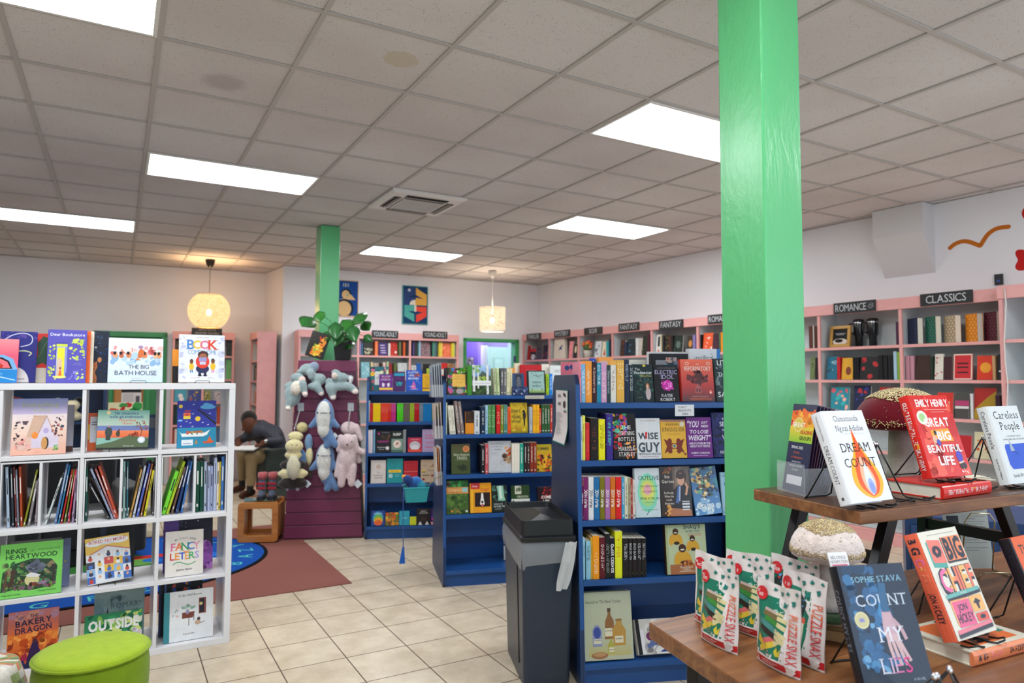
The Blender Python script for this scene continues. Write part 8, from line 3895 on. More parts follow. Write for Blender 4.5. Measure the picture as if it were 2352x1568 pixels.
far(RW,Y,ZS[0],c2_,'second fantasy bay',g,[(742,848,770,'#dcdad6','white fantasy with black lettering down it',sim('#dcdad6')+[('r',.3,.4,.7,.9,'#2a2a2c'),('p',[(.2,.05),(.5,.3),(.8,.05)],'#d8483c')]),(852,874,775,'#b8a87a'),(876,900,790,'#3a3a3c'),(922,1000,780,'#1a1816','black fantasy with yellow base',sim('#1a1816',['#b8942a','#3a2a1c'],12)),(1004,1054,785,'#4a2c26'),(1058,1088,
 785,
 '#24221f'),
 (1098,
 1272,
 788,
 '#17251f',
 'black-green fantasy with faint white crest',
 sim('#17251f',
 ['#2a3a34'],
 13,
 None,
 6,
 (.5,
 .5,
 .25,
 .2,
 '#5a6a64'))),
 (1370,
 1484,
 795,
 '#3a2a1c',
 'brown fantasy with amber figure',
 sim('#3a2a1c',
 [],
 14,
 None,
 0,
 (.5,
 .55,
 .3,
 .2,
 '#c8843a'))),
 (1490,
 1540,
 775,
 '#8a7ab4')])
far(RW,Y,ZS[0],c2_,'first romance bay',g,[(1640,1668,770,'#1c1618'),(1685,1872,738,'#e2582c','orange-red romance',sim('#e2582c',['#f0b0a0','#f0e0d8'],15,None,7)),(1885,2012,752,'#3a1a28','dark plum romance',sim('#3a1a28',['#6a2a3c'],16)),(2020,2044,745,'#3f7a4a'),(2050,2104,725,'#e88a1e'),(2110,2148,730,'#4a3a8a'),(2152,2190,735,'#d83a5a')])
far(RW,Y,ZS[0],c3_,'bay right of the big green post',g,[(76,112,472,'#5a3024'),(116,128,468,'#c8c0b8'),(131,158,472,'#4a2a20')])
far(RW,Y,ZS[0],c3_,'tumbler shelf',g,[(945,976,432,'#4a2440')])
for i,(u,col,nm)in enumerate(((1068,'#1c2440','midnight blue'),(1243,'#1f5a4a','deep green'),(1432,'#a89478','beige'),(1645,'#d8801c','orange'),(1833,'#4a1020','burgundy'))):
 vt=(402,385,375,358,338)[i];U=c3_[0]+u*c3_[2];s,z=RW.at(U,c3_[1]+vt*c3_[2],-.22);hh=z-ZS[0]
 pat=[('r',0,0,1,1,col)]+[('c',.2+.3*a+(.15 if b%2 else 0),.08+.105*b,.05,tuple(min(1,x*1.9+.03)for x in C(col)[:3]))for a in range(3)for b in range(9)]
 book('hardcover_book',f'{nm} patterned cloth hardback, {ORD[i]} of five on the classics top shelf',RW.M(s-.01,-.205,ZS[0]+.0008)@R(-30,'Z'),.135,.052,hh,col,'cloth classics',art=pat,spine_side='x0',parts=True)
far(RW,Y,ZS[1],c3_,'second shelf right of the big green post',g,[(82,130,790,'#6a7a4a','green patterned paperback',sim('#6a7a4a',['#8a9a6a','#3a4a2a'],17)),(140,162,790,'#2a2228')])
far(RW,Y,ZS[1],c3_,'second shelf of the flower sign romance bay',g,[(250,352,780,'#1f6a84','teal romance',sim('#1f6a84',['#2a4a5a','#8ab8c8'],18)),(358,388,785,'#c0242c'),(400,510,795,'#d8a02a','yellow romance with brown figure',sim('#d8a02a',[],19,None,0,(.6,.4,.25,.2,'#7a3a24'))),(515,532,785,'#1c1a1e'),(536,552,785,'#1c1a1e'),(556,572,785,'#1c1a1e'),(580,764,780,'#1c1a1c','black romance with red flower',
 sim('#1c1a1c',
 ['#b82a30',
 '#8a1c24'],
 20,
 None,
 8)),
 (770,
 812,
 765,
 '#17171a'),
 (820,
 858,
 768,
 '#17171a'),
 (866,
 916,
 765,
 '#17171a'),
 (922,
 956,
 727,
 '#a8c8dc'),
 (960,
 984,
 735,
 '#8ab83a')])
far(RW,Y,ZS[1],c3_,'second shelf of the classics bay',g,[(1042,1082,772,'#c08a98'),(1088,1126,772,'#c08a98'),(1134,1284,768,'#3a1f18','dark brown leather classic',sim('#3a1f18')),(1290,1316,775,'#1f3024'),(1328,1412,754,'#d8d0c4','cream classic with red petals',sim('#d8d0c4',['#b84a50'],21,None,7)),(1418,1500,780,'#3a1620','maroon classic',sim('#3a1620')),(1515,1700,755,'#c82a32',
 'red classic edged like a postage stamp',
 sim('#e8c8b8')+[('r',
 .06,
 .05,
 .94,
 .95,
 '#c82a32'),
 ('r',
 .2,
 .6,
 .8,
 .66,
 '#3a1418'),
 ('r',
 .2,
 .45,
 .8,
 .51,
 '#3a1418'),
 ('r',
 .2,
 .25,
 .8,
 .31,
 '#3a1418')]),
 (1752,
 1905,
 772,
 '#d83a1c',
 'red-orange classic with yellow disc',
 sim('#d83a1c',
 [],
 22,
 None,
 0,
 (.55,
 .5,
 .36,
 .22,
 '#ecA02a'))),
 (1910,
 1942,
 770,
 '#c8a878'),
 (1955,
 2020,
 757,
 '#17171a',
 'black classic',
 sim('#17171a')+[('r',
 .2,
 .3,
 .8,
 .36,
 '#e0e0e0')])])
far(RW,Y,ZS[2],c3_,'third shelf of the flower sign romance bay',g,[(288,468,1085,'#2a8a9a','teal and pink romance',sim('#2a8a9a',['#d85a6a','#f0b0a0','#3ab0b0'],23)),(515,684,1072,'#1c2444','navy romance with red and blue',sim('#1c2444',['#3a3a8a','#c02a3a'],24)),(772,932,1090,'#c82c2e','red romance behind the red mushroom',sim('#c82c2e',['#e06a5a'],25))])
far(RW,Y,ZS[2],c3_,'third shelf of the classics bay',g,[(1070,1172,1166,'#2a201c','small dark classic',sim('#2a201c',['#4a3a30'],26)),(1182,1332,1166,'#5a3c30','small brown classic',sim('#5a3c30',['#3a241c'],27)),(1354,1508,1142,'#d0342a','red classic with pale band',sim('#d0342a')+[('r',.2,.5,.8,.65,'#e8a898')]),(1530,1668,1147,'#4a4844','grey classic with magenta band',sim('#4a4844')+[('r',
 0,
 .5,
 1,
 .7,
 '#b03a6a'),
 ('r',
 0,
 .38,
 1,
 .48,
 '#d8d4d0')]),
 (1690,
 1716,
 1150,
 '#d8d8dc'),
 (1720,
 1936,
 1096,
 '#a82820',
 'tall red and gold classic',
 sim('#a82820')+[('p',
 [(0,
 0),
 (0,
 .3),
 (.6,
 .7),
 (1,
 .9),
 (1,
 0)],
 '#a8861e'),
 ('t',
 'THE ILIAD',
 .5,
 .18,
 .08,
 '#d8b84a',
 dict(w=.8))]),
 (1942,
 1990,
 1165,
 '#3a2430')])
c4_=(1740,860,.26020)
far(RW,Y,ZS[3],c4_,'fourth shelf of the classics bay',g,[(1320,1356,522,'#b82a30'),(1360,1378,522,'#8a3a34'),(1382,1404,530,'#d8ccb0'),(1760,1880,540,'#b8242c','plain red classic',sim('#b8242c')),(1905,2060,512,'#cfc8a4','cream classic with orange wreath',sim('#cfc8a4',[],28)+[('n',.2,.25,.8,.7,26,['#c8502a','#a83a24','#d87a3a'],.05,.1,29),('e',.5,.48,.16,.13,'#e0d0b0')])])
far(RW,Y,ZS[3],c4_,'fourth shelf of the flower sign romance bay',g,[(1200,1236,485,'#22242a'),(1240,1276,490,'#3a2c34')])
# ornaments in the long pink bookcase
s0,z=RW.at(1180+740*.12755,690+690*.12755,-.22);s1,_=RW.at(1180+955*.12755,790,-.22);w_=s1-s0;h_=z-ZS[0]
t=thing('tote_bag','cream canvas tote bag with a small blue print in the mystery bay','tote bag',RW.M(s0,-.22,ZS[0]+.001))
mb=MB();mb.loft([[(x,y,z_)for x,y in((0+i_,-.03),(w_-i_,-.03),(w_-i_,.03),(0+i_,.03))]for z_,i_ in((0,.0),(h_*.5,.01),(h_,.03))],'#d8cfc0',True,True,False);Art(mb,lambda x,y,l:(x*w_,-.031-l*EPS,y*h_),w_,h_).run([('n',.5,.42,.75,.62,6,['#2a3a7a','#3a4a8a'],.03,.07,31)]);mb.build('bag','fab',t,bevel=.012,seg=3)
for dx in(.3,.62):
 mb=MB();mb.tube([(w_*dx,-.02,h_-.005),(w_*dx-.02,-.032,h_*.7),(w_*(dx+.08),-.035,h_*.62)],.005,'#cfc4b0',6);mb.build('strap','fab',t)
s,_=RW.at(1180+1338*.12755,805,-.2)
t=thing('flower_pot','ribbed white pot of orange and red flowers in the sci-fi bay','plant',RW.M(s,-.2,ZS[0]+.0005))
mb=MB();n=40;mb.loft([[((r_+(.003 if k%2 else-.003))*math.cos(2*PI*k/n),(r_+(.003 if k%2 else-.003))*math.sin(2*PI*k/n),z_)for k in range(n)]for r_,z_ in((.05,0),(.062,.06),(.066,.11))],'#d0c6b8',True,True,True);mb.build('pot','cer',t)
mb=MB();mb.ellipsoid((0,0,.15),(.07,.06,.05),'#3a5a2a',14,8);mb.build('leaves','leaf',t)
rr=random.Random(2)
for i in range(14):
 th,q=rr.uniform(0,2*PI),rr.uniform(0,.085);mb=MB();cc=['#e2582a','#d83a24','#f09a4a','#ecb078'][i%4]
 c_=(q*math.cos(th),-abs(q*math.sin(th))*.8,.15+rr.uniform(0,.10))
 for k in range(6):mb.ellipsoid((c_[0]+.016*math.cos(k*PI/3),c_[1],c_[2]+.016*math.sin(k*PI/3)),(.016,.01,.016),cc,8,5)
 mb.ellipsoid((c_[0],c_[1]-.008,c_[2]),(.009,.008,.009),'#f0c05a',8,5);mb.build('flower','fab',t)
s0,z=RW.at(1840+282*.2296,640+480*.2296,-.22);s1,_=RW.at(1840+487*.2296,770,-.22);w_,h_=s1-s0,z-ZS[0]
t=thing('framed_print','gold picture frame with black and white print beside the tumblers','picture frame',RW.M(s0,-.22,ZS[0]+.004)@R(-8,'X'))
mb=MB();q_=.03
for a,b in(((0,0),(w_,q_)),((0,h_-q_),(w_,h_)),((0,q_),(q_,h_-q_)),((w_-q_,q_),(w_,h_-q_))):mb.box((a[0],-.012,a[1]),(b[0],.012,b[1]),'#b8862a')
mb.build('frame','paint',t,bevel=.003)
mb=MB();mb.box((q_,-.002,q_),(w_-q_,.008,h_-q_),'#16161a');Art(mb,lambda x,y,l:(q_+x*(w_-2*q_),-.0023-l*EPS,q_+y*(h_-2*q_)),w_-2*q_,h_-2*q_).run([('r',.15,.68,.85,.71,'#b8b8b8'),('r',.25,.6,.75,.63,'#b8b8b8'),('e',.5,.15,.5,.22,'#d8c8bc'),('e',.42,.22,.28,.12,'#16161a')]);mb.build('print','paper',t)
for i,u in enumerate((1840+575*.2296,1840+715*.2296)):
 s,z=RW.at(u,732,-.12);t=thing('tumbler',f'black handled travel tumbler, {["left", "right"][i]} of the pair in the romance bay','tumbler',RW.M(s,-.12,ZS[0]+.0005)@R(200,'Z'),'black tumblers')
 mb=MB();mb.lathe([(.034,0),(.036,.10),(.046,.12),(.048,.235),(.046,.24)],'#17181a',24,colf=lambda j,k:'#17181a');mb.build('body','gloss',t)
 mb=MB();mb.lathe([(.0485,.225),(.0495,.228),(.0495,.238),(.0485,.241)],'#c8c8cc',24,cap=False);mb.build('band','chrome',t)
 mb=MB();mb.lathe([(.049,.241),(.049,.262),(.03,.27),(.01,.272)],'#1c1c1e',24);mb.build('lid','plas',t)
 mb=MB();mb.tube([(.046,0,.135),(.08,0,.14),(.086,0,.18),(.082,0,.225),(.046,0,.23)],.009,'#1a1a1c',8);mb.build('handle','plas',t)
# white cable down the classics upright
pts=[RW.at(u,v,-.33)for u,v in((2322,664),(2326,700),(2322,780),(2324,830),(2330,880),(2328,940),(2326,980))]
mb=MB();mb.tube([(s,-.33-.01,z)for s,z in pts],.005,'#dcd4d0',6);o=mb.build('cable','plas');o.matrix_world=RW.M(0,-.10,0);tag(o,'white cable hanging down the pink panel beside the classics bay','cable')
# back wall bookcase
cB=(820,740,.10629);g='books in the back wall pink bookcase';YB=-.262;zb1,zb2=1.805,1.48
far(BW,YB,zb1,cB,'back bookcase left bay, top shelf',g,[(60,84,400,'#a890c0'),(90,134,450,'#3f6a8a'),(150,345,430,'#2a2a26','dark book with pale skull heap',sim('#2a2a26')+[('n',.1,.05,.9,.6,16,['#c8c4a8','#a8a48a'],.08,.16,41)]),(392,455,405,'#f08050'),(478,664,440,'#43306e','purple book with pale lettering',sim('#43306e',[],42)+[('r',.15,.75,.7,.82,'#c8b8dc'),('r',.2,.55,.75,.62,
 '#c8b8dc'),
 ('r',
 .2,
 .35,
 .8,
 .42,
 '#c8b8dc'),
 ('r',
 .25,
 .18,
 .85,
 .25,
 '#c8b8dc')]),
 (680,
 724,
 455,
 '#dcd8d4'),
 (730,
 878,
 420,
 '#b82a1e',
 'red book with white disc',
 sim('#b82a1e',
 ['#e8502a',
 '#5a1414',
 '#f06a3a'],
 43)+[('c',
 .75,
 .25,
 .16,
 '#e8e0dc')]),
 (886,
 914,
 420,
 '#2a4a2c'),
 (920,
 945,
 425,
 '#8a8a5a'),
 (950,
 980,
 425,
 '#3a2a24'),
 (998,
 1048,
 420,
 '#c8582c'),
 (1058,
 1100,
 430,
 '#2a2622')])
far(BW,YB,zb1,cB,'back bookcase right bay, top shelf',g,[(1205,1250,420,'#4a4470'),(1256,1300,430,'#34302e'),(1304,1334,440,'#2f5a58'),(1338,1380,390,'#9ab8cc'),(1396,1588,432,'#8a7478','dusty pink and grey book',sim('#8a7478',['#b8aaa4','#6a4a54','#a05a64'],44)),(1592,1630,440,'#14181a'),(1636,1664,420,'#4a9a80'),(1668,1702,415,'#5a7a7a'),(1705,1745,415,'#3f5a5a'),(1766,1800,430,
 '#e0c83a'),
 (1804,
 1844,
 432,
 '#ecd85a'),
 (1852,
 2028,
 450,
 '#ee8058',
 'peach and red patterned book',
 sim('#ee8058',
 ['#e8502c',
 '#f4b090',
 '#d83a2a'],
 45)),
 (2040,
 2074,
 445,
 '#e8d02c'),
 (2078,
 2116,
 445,
 '#d8dc6a')])
far(BW,YB,zb2,cB,'back bookcase left bay, second shelf',g,[(98,278,865,'#7ab0bc','pale teal book',sim('#7ab0bc',['#a8ccd4'],46)),(302,340,860,'#e0cc9a'),(350,480,880,'#a89488','brown patterned book',sim('#a89488',['#7a6458','#c8b8ac'],47)),(486,545,890,'#3a2220'),(560,618,865,'#e0c0bc'),(640,688,850,'#b0c09a'),(700,768,890,'#8a1c24','dark red book',sim('#8a1c24')),(800,858,890,'#5a6a34'),
 (892,
 1088,
 880,
 '#c0c4c2',
 'pale grey book',
 sim('#c0c4c2',
 ['#a8acac'],
 48))])
far(BW,YB,zb2,cB,'back bookcase right bay, second shelf',g,[(1185,1285,935,'#c8c8c8','black and white book',sim('#c8c8c8',['#1c1c1e'],49)),(1292,1392,890,'#1f5aa8','blue book',sim('#1f5aa8')),(1450,1600,900,'#22201f','black book',sim('#22201f')),(1780,1958,880,'#cc2a2a','red book with pale oval',sim('#cc2a2a',[],50,None,0,(.5,.4,.35,.2,'#d8d0cc'))),(1972,2110,890,'#a87a54','tan book',
 sim('#a87a54',
 ['#7a5034'],
 51))])
# bookcase by the green door, and the one with the plain end panel
cD,cK=(380,580,.20408),(0,740,.24232);g='books in the pink bookcase by the green door'
far(BL,-.25,1.79,cD,'pink bookcase by the green door, top shelf',g,[(118,160,960,'#4a3a34','dark brown graphic novel',sim('#4a3a34',['#8a6a5a'],61)),(690,750,965,'#2a3438','dark graphic novel',sim('#2a3438',['#4a5a5a'],62))])
far(BL,-.25,1.46,cD,'pink bookcase by the green door, second shelf',g,[(690,742,1210,'#6ab06a','green graphic novel',sim('#6ab06a',['#4a8a50'],63))])
far(BL,-.25,1.14,cK,'pink bookcase by the green door, third shelf',g,[(1655,1768,640,'#4a9ab0','teal graphic novel with white blobs',sim('#4a9ab0')+[('c',.5,.5,.2,'#e8dcd8'),('c',.6,.25,.2,'#e8dcd8')]),(1790,1908,645,'#3a4a8a','indigo graphic novel',sim('#3a4a8a',['#c8a03a','#2a2a5a','#a8584a'],64)),(1922,2000,650,'#8a8a4a','olive graphic novel',sim('#8a8a4a',['#c8b88a','#5a5a2a'],
 65)),
 (2034,
 2090,
 655,
 '#b8b0b4',
 'pale grey graphic novel',
 sim('#b8b0b4',
 ['#8a6a6a'],
 66))])
far(BL,-.25,.83,cK,'pink bookcase by the green door, fourth shelf',g,[(1642,1672,790,'#1f3434'),(1674,1700,790,'#2a5a4a'),(1702,1724,795,'#4a3a3c'),(2062,2090,800,'#b84a3a')])
far(BL,-.25,.47,cK,'pink bookcase by the green door, fifth shelf',g,[(1642,1656,1010,'#a84a3a'),(1657,1680,1010,'#d8d0c8'),(1682,1705,1012,'#c86a6a'),(1707,1726,1012,'#6a4a5a'),(2062,2088,1000,'#4a6a9a')])
g='books beside the plain pink end panel'
for k,(z,its)in enumerate(((1.44,[('#2a2624',.205),('#1f1c1c',.21),('#6a4a3a',.2),('#c8b8a8',.19),('#3a3a3c',.2),('#24221f',.18)]),(1.12,[('#d88a4a',.2),('#8a9ab0',.19),('#c8c0b4',.2),('#c85a34',.17)]),(.80,[('#e0b03a',.21),('#2a6a8a',.2),('#8a3a34',.2),('#3a4a6a',.19)]))):
 x=.10
 for i,(col,hh)in enumerate(its):
  wd=.035+.012*((i*3+k)%3);book('book',f'{cname(col)} book {ORD[i]} on the {["upper", "middle", "lower"][k]} shelf beside the plain end panel',RT.M(x,.03,z+.0006),wd,.15,hh,col,g,parts=False);x+=wd+.004
t=thing('vase','white vase of pink flowers on the top shelf beside the plain end panel','vase',RT.M(.26,.10,1.7205))
mb=MB();mb.lathe([(.05,0),(.055,.02),(.03,.05),(.06,.14),(.045,.19),(.03,.20)],'#d8d4cc',20);mb.build('body','cer',t)
mb=MB();rr=random.Random(6)
for i in range(10):mb.ellipsoid((rr.uniform(-.08,.08),rr.uniform(-.05,.05),.22+rr.uniform(0,.05)),(.03,.03,.025),'#e0807a',8,6)
mb.build('flowers','fab',t)
# ------------------------------------------------------------------ the two-tier display table
ZL,ZU=.86,1.15
def slab(t,nm,q,z0,z1,mat):
 mb=MB();n=10;Q=[Vector((*p,0))for p in q]
 mb.loft([[(p.x,p.y,z0)for p in Q],[(p.x,p.y,z1)for p in Q]],'#ffffff',True,True,False);return mb.build(nm,mat,t,bevel=.003)
def inset(q,d):
 c=sum((Vector(p)for p in q),Vector((0,0)))/4;return[tuple(Vector(p)+(c-Vector(p)).normalized()*d)for p in q]
def legbar(t,nm,a,b,w=.022):
 mb=MB();a,b=Vector(a),Vector(b)
 mb.loft([[p+Vector((x,y,0))for x,y in((-w,-w*.6),(w,-w*.6),(w,w*.6),(-w,w*.6))]for p in(a,b)],'#15161a',True,True,False);mb.build(nm,'wire',t,bevel=.002)
QL=[(1.022,.625),(2.90,.53),(3.02,1.27),(1.169,1.348)]
t=thing('display_table','large rustic wooden display table in the right foreground','table')
slab(t,'edge_board',QL,ZL-.040,ZL-.0005,'edge');slab(t,'tabletop',inset(QL,.002),ZL-.0006,ZL,'table')
for x,y in((1.22,1.22),(1.12,.72),(2.78,.66),(2.85,1.19)):
 legbar(t,'leg',(x,y,ZL-.04),(x+(-.03 if x<2 else.03),y,0),.03)
QU=[(1.552,1.028),(2.36,.957),(2.42,1.325),(1.608,1.395)]
t=thing('display_riser','dark wooden tabletop riser on black metal legs standing on the rustic table','table')
slab(t,'edge_board',QU,ZU-.032,ZU-.0005,'edge');slab(t,'tabletop',inset(QU,.002),ZU-.0006,ZU,'tabledark')
def legpx(u0,v0,u1,v1,Y):
 a,b=ony(u0,v0,Y),ony(u1,v1,Y);d=(b-a)/(b.z-a.z);return a+d*(ZU-.0325-a.z),a+d*(ZL+.0005-a.z)
LG=[legpx(1838,1170,1812,1285,1.33),legpx(2040,1195,2008,1325,1.075),legpx(2124,1195,2124,1322,1.275),legpx(2300,1165,2328,1240,1.02)]
for a,b in LG:legbar(t,'leg',a,b)
for i,j in((0,1),(2,3)):
 a,b=LG[i][0].lerp(LG[i][1],.42),LG[j][0].lerp(LG[j][1],.42);mb=MB();mb.loft([[p+Vector((x,0,z))for x,z in((-.012,-.016),(.012,-.016),(.012,.016),(-.012,.016))]for p in(a,b)],'#15161a',True,True,False);mb.build('stretcher','wire',t)
def leaning(name,label,P,yaw,lean,w_,h_,th,col,art,sa,spine=None,mat='gloss',group=None):
 M=T(*P)@R(yaw,'Z')@R(-lean,'X');return book(name,label,M,w_,th,h_,col,art=art,spine_art=sa,spine=spine,spine_side='x0',mat=mat,group=group)
def est(label,P,yaw,dx,z,h=.14,back=.105):
 """easel under a leaning book, or alone"""
 M=T(P[0],P[1],z+.0005)@R(yaw,'Z')@T(dx,0,0);t=thing('book_easel',label,'book easel',M,'black wire book easels');K='#131315';r=.0021
 for sx in(-1,1):
  mb=MB();mb.tube([(sx*.006,back,h),(sx*.016,back*.66,h*.45),(sx*.022,.043,.008),(sx*.022,.034,.0024),(sx*.022,-.006,.0024),(sx*.028,-.022,.0035),(sx*.040,-.030,.010),(sx*.052,-.024,.012),(sx*.056,-.008,.004),(sx*.054,.010,.0024)],r,K,7);mb.build('front_lip','wire',t)
 mb=MB();mb.tube([(-.006,back,h),(-.045,back+.055,.01),(-.043,back+.066,.0024),(-.02,back+.07,.0024),(.02,back+.07,.0024),(.043,back+.066,.0024),(.045,back+.055,.01),(.006,back,h)],r,K,7);mb.build('back_leg','wire',t)
 mb=MB();mb.ellipsoid((-.004,back-.001,h),(.006,.005,.007),'#d8d8dc',10,6);mb.ellipsoid((.006,back+.001,h-.001),(.005,.005,.007),'#c8c8cc',10,6);mb.build('hinge_cap','chrome',t)
SR=dict(sf=True)
A_dream=[('r',0,0,1,1,'#e4e5e8'),('t','Chimamanda',.52,.91,.062,'#2c2e36',dict(sf=True,w=.8,b=-.004,sx=.8)),('t','Ngozi Adichie',.54,.80,.062,'#2c2e36',dict(sf=True,w=.84,b=-.004,sx=.8)),('r',.34,.735,.84,.738,'#a8acb4'),('p',spl([(.55,.03),(.36,.08),(.22,.2),(.26,.36),(.42,.52),(.50,.64),(.56,.78),(.62,.62),(.74,.48),(.88,.32),(.90,.18),(.76,.06),(.55,.03)],5)[:-1],'#f0b02c'),('p',
 spl([(.56,
 .05),
 (.40,
 .12),
 (.33,
 .22),
 (.36,
 .36),
 (.46,
 .5),
 (.52,
 .64),
 (.56,
 .78),
 (.62,
 .6),
 (.70,
 .46),
 (.80,
 .32),
 (.82,
 .2),
 (.72,
 .09),
 (.56,
 .05)],
 5)[:-1],
 '#ee5a26'),
 ('p',
 spl([(.57,
 .06),
 (.47,
 .13),
 (.43,
 .24),
 (.46,
 .36),
 (.54,
 .48),
 (.62,
 .42),
 (.71,
 .3),
 (.73,
 .2),
 (.66,
 .10),
 (.57,
 .06)],
 5)[:-1],
 '#f4b896'),
 ('p',
 spl([(.58,
 .065),
 (.52,
 .13),
 (.50,
 .22),
 (.54,
 .34),
 (.60,
 .40),
 (.66,
 .3),
 (.69,
 .2),
 (.65,
 .11),
 (.58,
 .065)],
 5)[:-1],
 '#e0e4f2'),
 ('e',
 .60,
 .16,
 .075,
 .085,
 '#a0aede'),
 ('e',
 .60,
 .14,
 .055,
 .06,
 '#8698d8'),
 ('t',
 'DREAM',
 .52,
 .585,
 .095,
 '#23262e',
 dict(sf=True,
 w=.84,
 b=-.006)),
 ('t',
 'COUNT',
 .52,
 .42,
 .095,
 '#23262e',
 dict(sf=True,
 w=.84,
 b=-.006))]
PD=(1.5425,1.0419,1.167)
leaning('hardcover_book','white hardback with a tall orange flame on the cover, leaning on the riser',PD,-2.8,20.5,.1555,.2339,.034,'#e4e5e8',A_dream,[('t','Chimamanda Ngozi Adichie',.5,.82,.16,'#4a4c54',dict(r=-90,sf=True,w=.28,b=-.01)),('t','DREAM COUNT',.5,.42,.34,'#2a2c34',dict(r=-90,sf=True,w=.42,b=-.01)),('r',.4,.05,.6,.08,'#4a4c54')])
est('black wire easel under the white flame hardback',PD,-2.8,.085,ZU)
P2=onz(2098,1150,ZU);est('empty black wire easel between the flame hardback and the red lying hardback',P2,-4,0,ZU)
RD='#dc2a24'
A_emily=[('r',0,0,1,1,RD),('n',0,0,1,1,40,['#e8463a','#c81e1c','#ee5a44','#d4302a'],.07,.16,601),('t','EMILY HENRY',.55,.90,.085,'#f0e8e6',dict(b=.03,w=.82)),('r',.3,.815,.9,.82,'#f0b8b0'),('r',.45,.785,.8,.79,'#f0b8b0'),('c',.20,.72,.13,'#e8ecd8'),('c',.20,.72,.08,'#a8d088'),('t','GREAT',.52,.66,.10,'#f0e8e6',dict(b=.035,w=.62)),('p',[(.3,.56),(.76,.58),(.82,.42),(.3,.42)],'#f2a02c'),
 ('t',
 'BIG',
 .60,
 .49,
 .10,
 '#f0e8e6',
 dict(b=.035,
 w=.42)),
 ('t',
 'BEAUTIFUL',
 .52,
 .335,
 .085,
 '#f0e8e6',
 dict(b=.03,
 w=.84)),
 ('t',
 'LIFE',
 .48,
 .19,
 .10,
 '#f0e8e6',
 dict(b=.035,
 w=.5)),
 ('e',
 .35,
 .45,
 .06,
 .05,
 '#e8b090'),
 ('e',
 .42,
 .41,
 .05,
 .04,
 '#4a4ab0'),
 ('l',
 [(.3,
 .36),
 (.32,
 .44)],
 .03,
 '#e8b090'),
 ('e',
 .40,
 .53,
 .035,
 .03,
 '#3a2a24'),
 ('e',
 .82,
 .23,
 .075,
 .07,
 '#4a40b8'),
 ('e',
 .85,
 .12,
 .09,
 .045,
 '#3a1c24'),
 ('e',
 .80,
 .33,
 .03,
 .025,
 '#4a2c20'),
 ('l',
 [(.76,
 .15),
 (.9,
 .17)],
 .03,
 '#e8c0a8'),
 ('n',
 .7,
 .03,
 .95,
 .08,
 8,
 ['#f4e8e4'],
 .008,
 .018,
 602)]
SE=[('r',0,0,1,1,RD),('t','GREAT BIG BEAUTIFUL LIFE',.5,.66,.42,'#f0e8e6',dict(r=-90,w=.52,b=.025)),('c',.5,.38,.3,'#f2a02c'),('t','EMILY HENRY',.5,.22,.42,'#f0e8e6',dict(r=-90,w=.26,b=.025))]
# lying copy, spine towards the viewer
a=onz(2164,1147.5,ZU)
def lying(label,a,yaw,L_,D_,th,col,art,sa,z,spine=None):
 t=thing('hardcover_book',label,'book',T(a.x,a.y,z+.0004)@R(yaw,'Z'))
 mb=MB();c_=.0026
 mb.box((0,0,0),(L_,D_,c_),col);mb.box((0,0,th-c_),(L_,D_,th),col)
 n=6;rg=[(-.006*math.sin(PI*k/n),th/2-th/2*math.cos(PI*k/n))for k in range(n+1)]+[(.004,th-c_*.5),(.004,c_*.5)]
 mb.loft([[(0,y,z_)for y,z_ in rg],[(L_,y,z_)for y,z_ in rg]],spine or col,True,True,False)
 Art(mb,lambda x,y,l:((1-y)*L_,-.006*math.sin(PI*min(max(x,0),1))-.0003-l*EPS,x*th),th,L_,1).run([o_ if o_[0]!='r' else('v',*o_[1:6],o_[5])for o_ in sa]if False else sa)
 Art(mb,lambda x,y,l:(L_*(1-y),D_*x,th+.0003+l*EPS),D_,L_).run(art);mb.build('cover','gloss',t)
 mb=MB();mb.box((.003,.002,c_),(L_-.003,D_-.004,th-c_),'#e2dccb');mb.build('pages','paper',t)
SEh=[('t','GREAT BIG BEAUTIFUL LIFE',.5,.66,.40,'#f0e8e6',dict(r=-90,w=.5,b=.02)),('c',.5,.385,.28,'#f2a02c'),('t','EMILY HENRY',.5,.22,.42,'#f0e8e6',dict(r=-90,w=.25,b=.02))]
def flip(ops):return[(o_[0],o_[1],1-o_[2],1-o_[3],o_[4],o_[5],{**o_[6],'r':90})if False else o_ for o_ in ops]
lying('red lettered hardback lying flat on the riser under its upright copy',a,-1.2,.2322,.158,.034,RD,A_emily[:2],SEh,ZU)
PE=(1.9198,1.0589,1.202)
leaning('hardcover_book','red hardback with bold white lettering standing on its lying copy',PE,-9,17.5,.1549,.231,.030,RD,A_emily,SE)
est('black wire easel holding the upright red hardback on top of the lying one',PE,-9,.085,ZU+.0345,.11,.088)
A_care=[('r',0,0,1,1,'#e2e6e6'),('t','Careless',.52,.88,.10,'#1f2126',dict(sf=True,w=.84,b=.0)),('t','People',.54,.735,.10,'#1f2126',dict(sf=True,w=.66,b=.0)),('t','A CAUTIONARY TALE OF',.56,.60,.020,'#5a5e66',dict(w=.7)),('t','POWER, GREED, AND LOST IDEALISM',.54,.56,.020,'#5a5e66',dict(w=.86)),('r',.16,.18,1.0,.50,'#2458d0'),('p',[(.16,.5),(.16,.46),(.2,.5)],'#e2e6e6'),('p',[(.16,
 .18),
 (.22,
 .18),
 (.16,
 .24)],
 '#e2e6e6'),
 ('p',
 [(.32,
 .41),
 (.36,
 .56),
 (.46,
 .41)],
 '#a8b4c0'),
 ('p',
 [(.40,
 .40),
 (.46,
 .41),
 (.6,
 .34)],
 '#1a3f9c'),
 ('t',
 'Sarah Wynn-Williams',
 .56,
 .10,
 .04,
 '#4a4e56',
 dict(sf=True,
 w=.8))]
PC=(2.2378,1.0137,1.167)
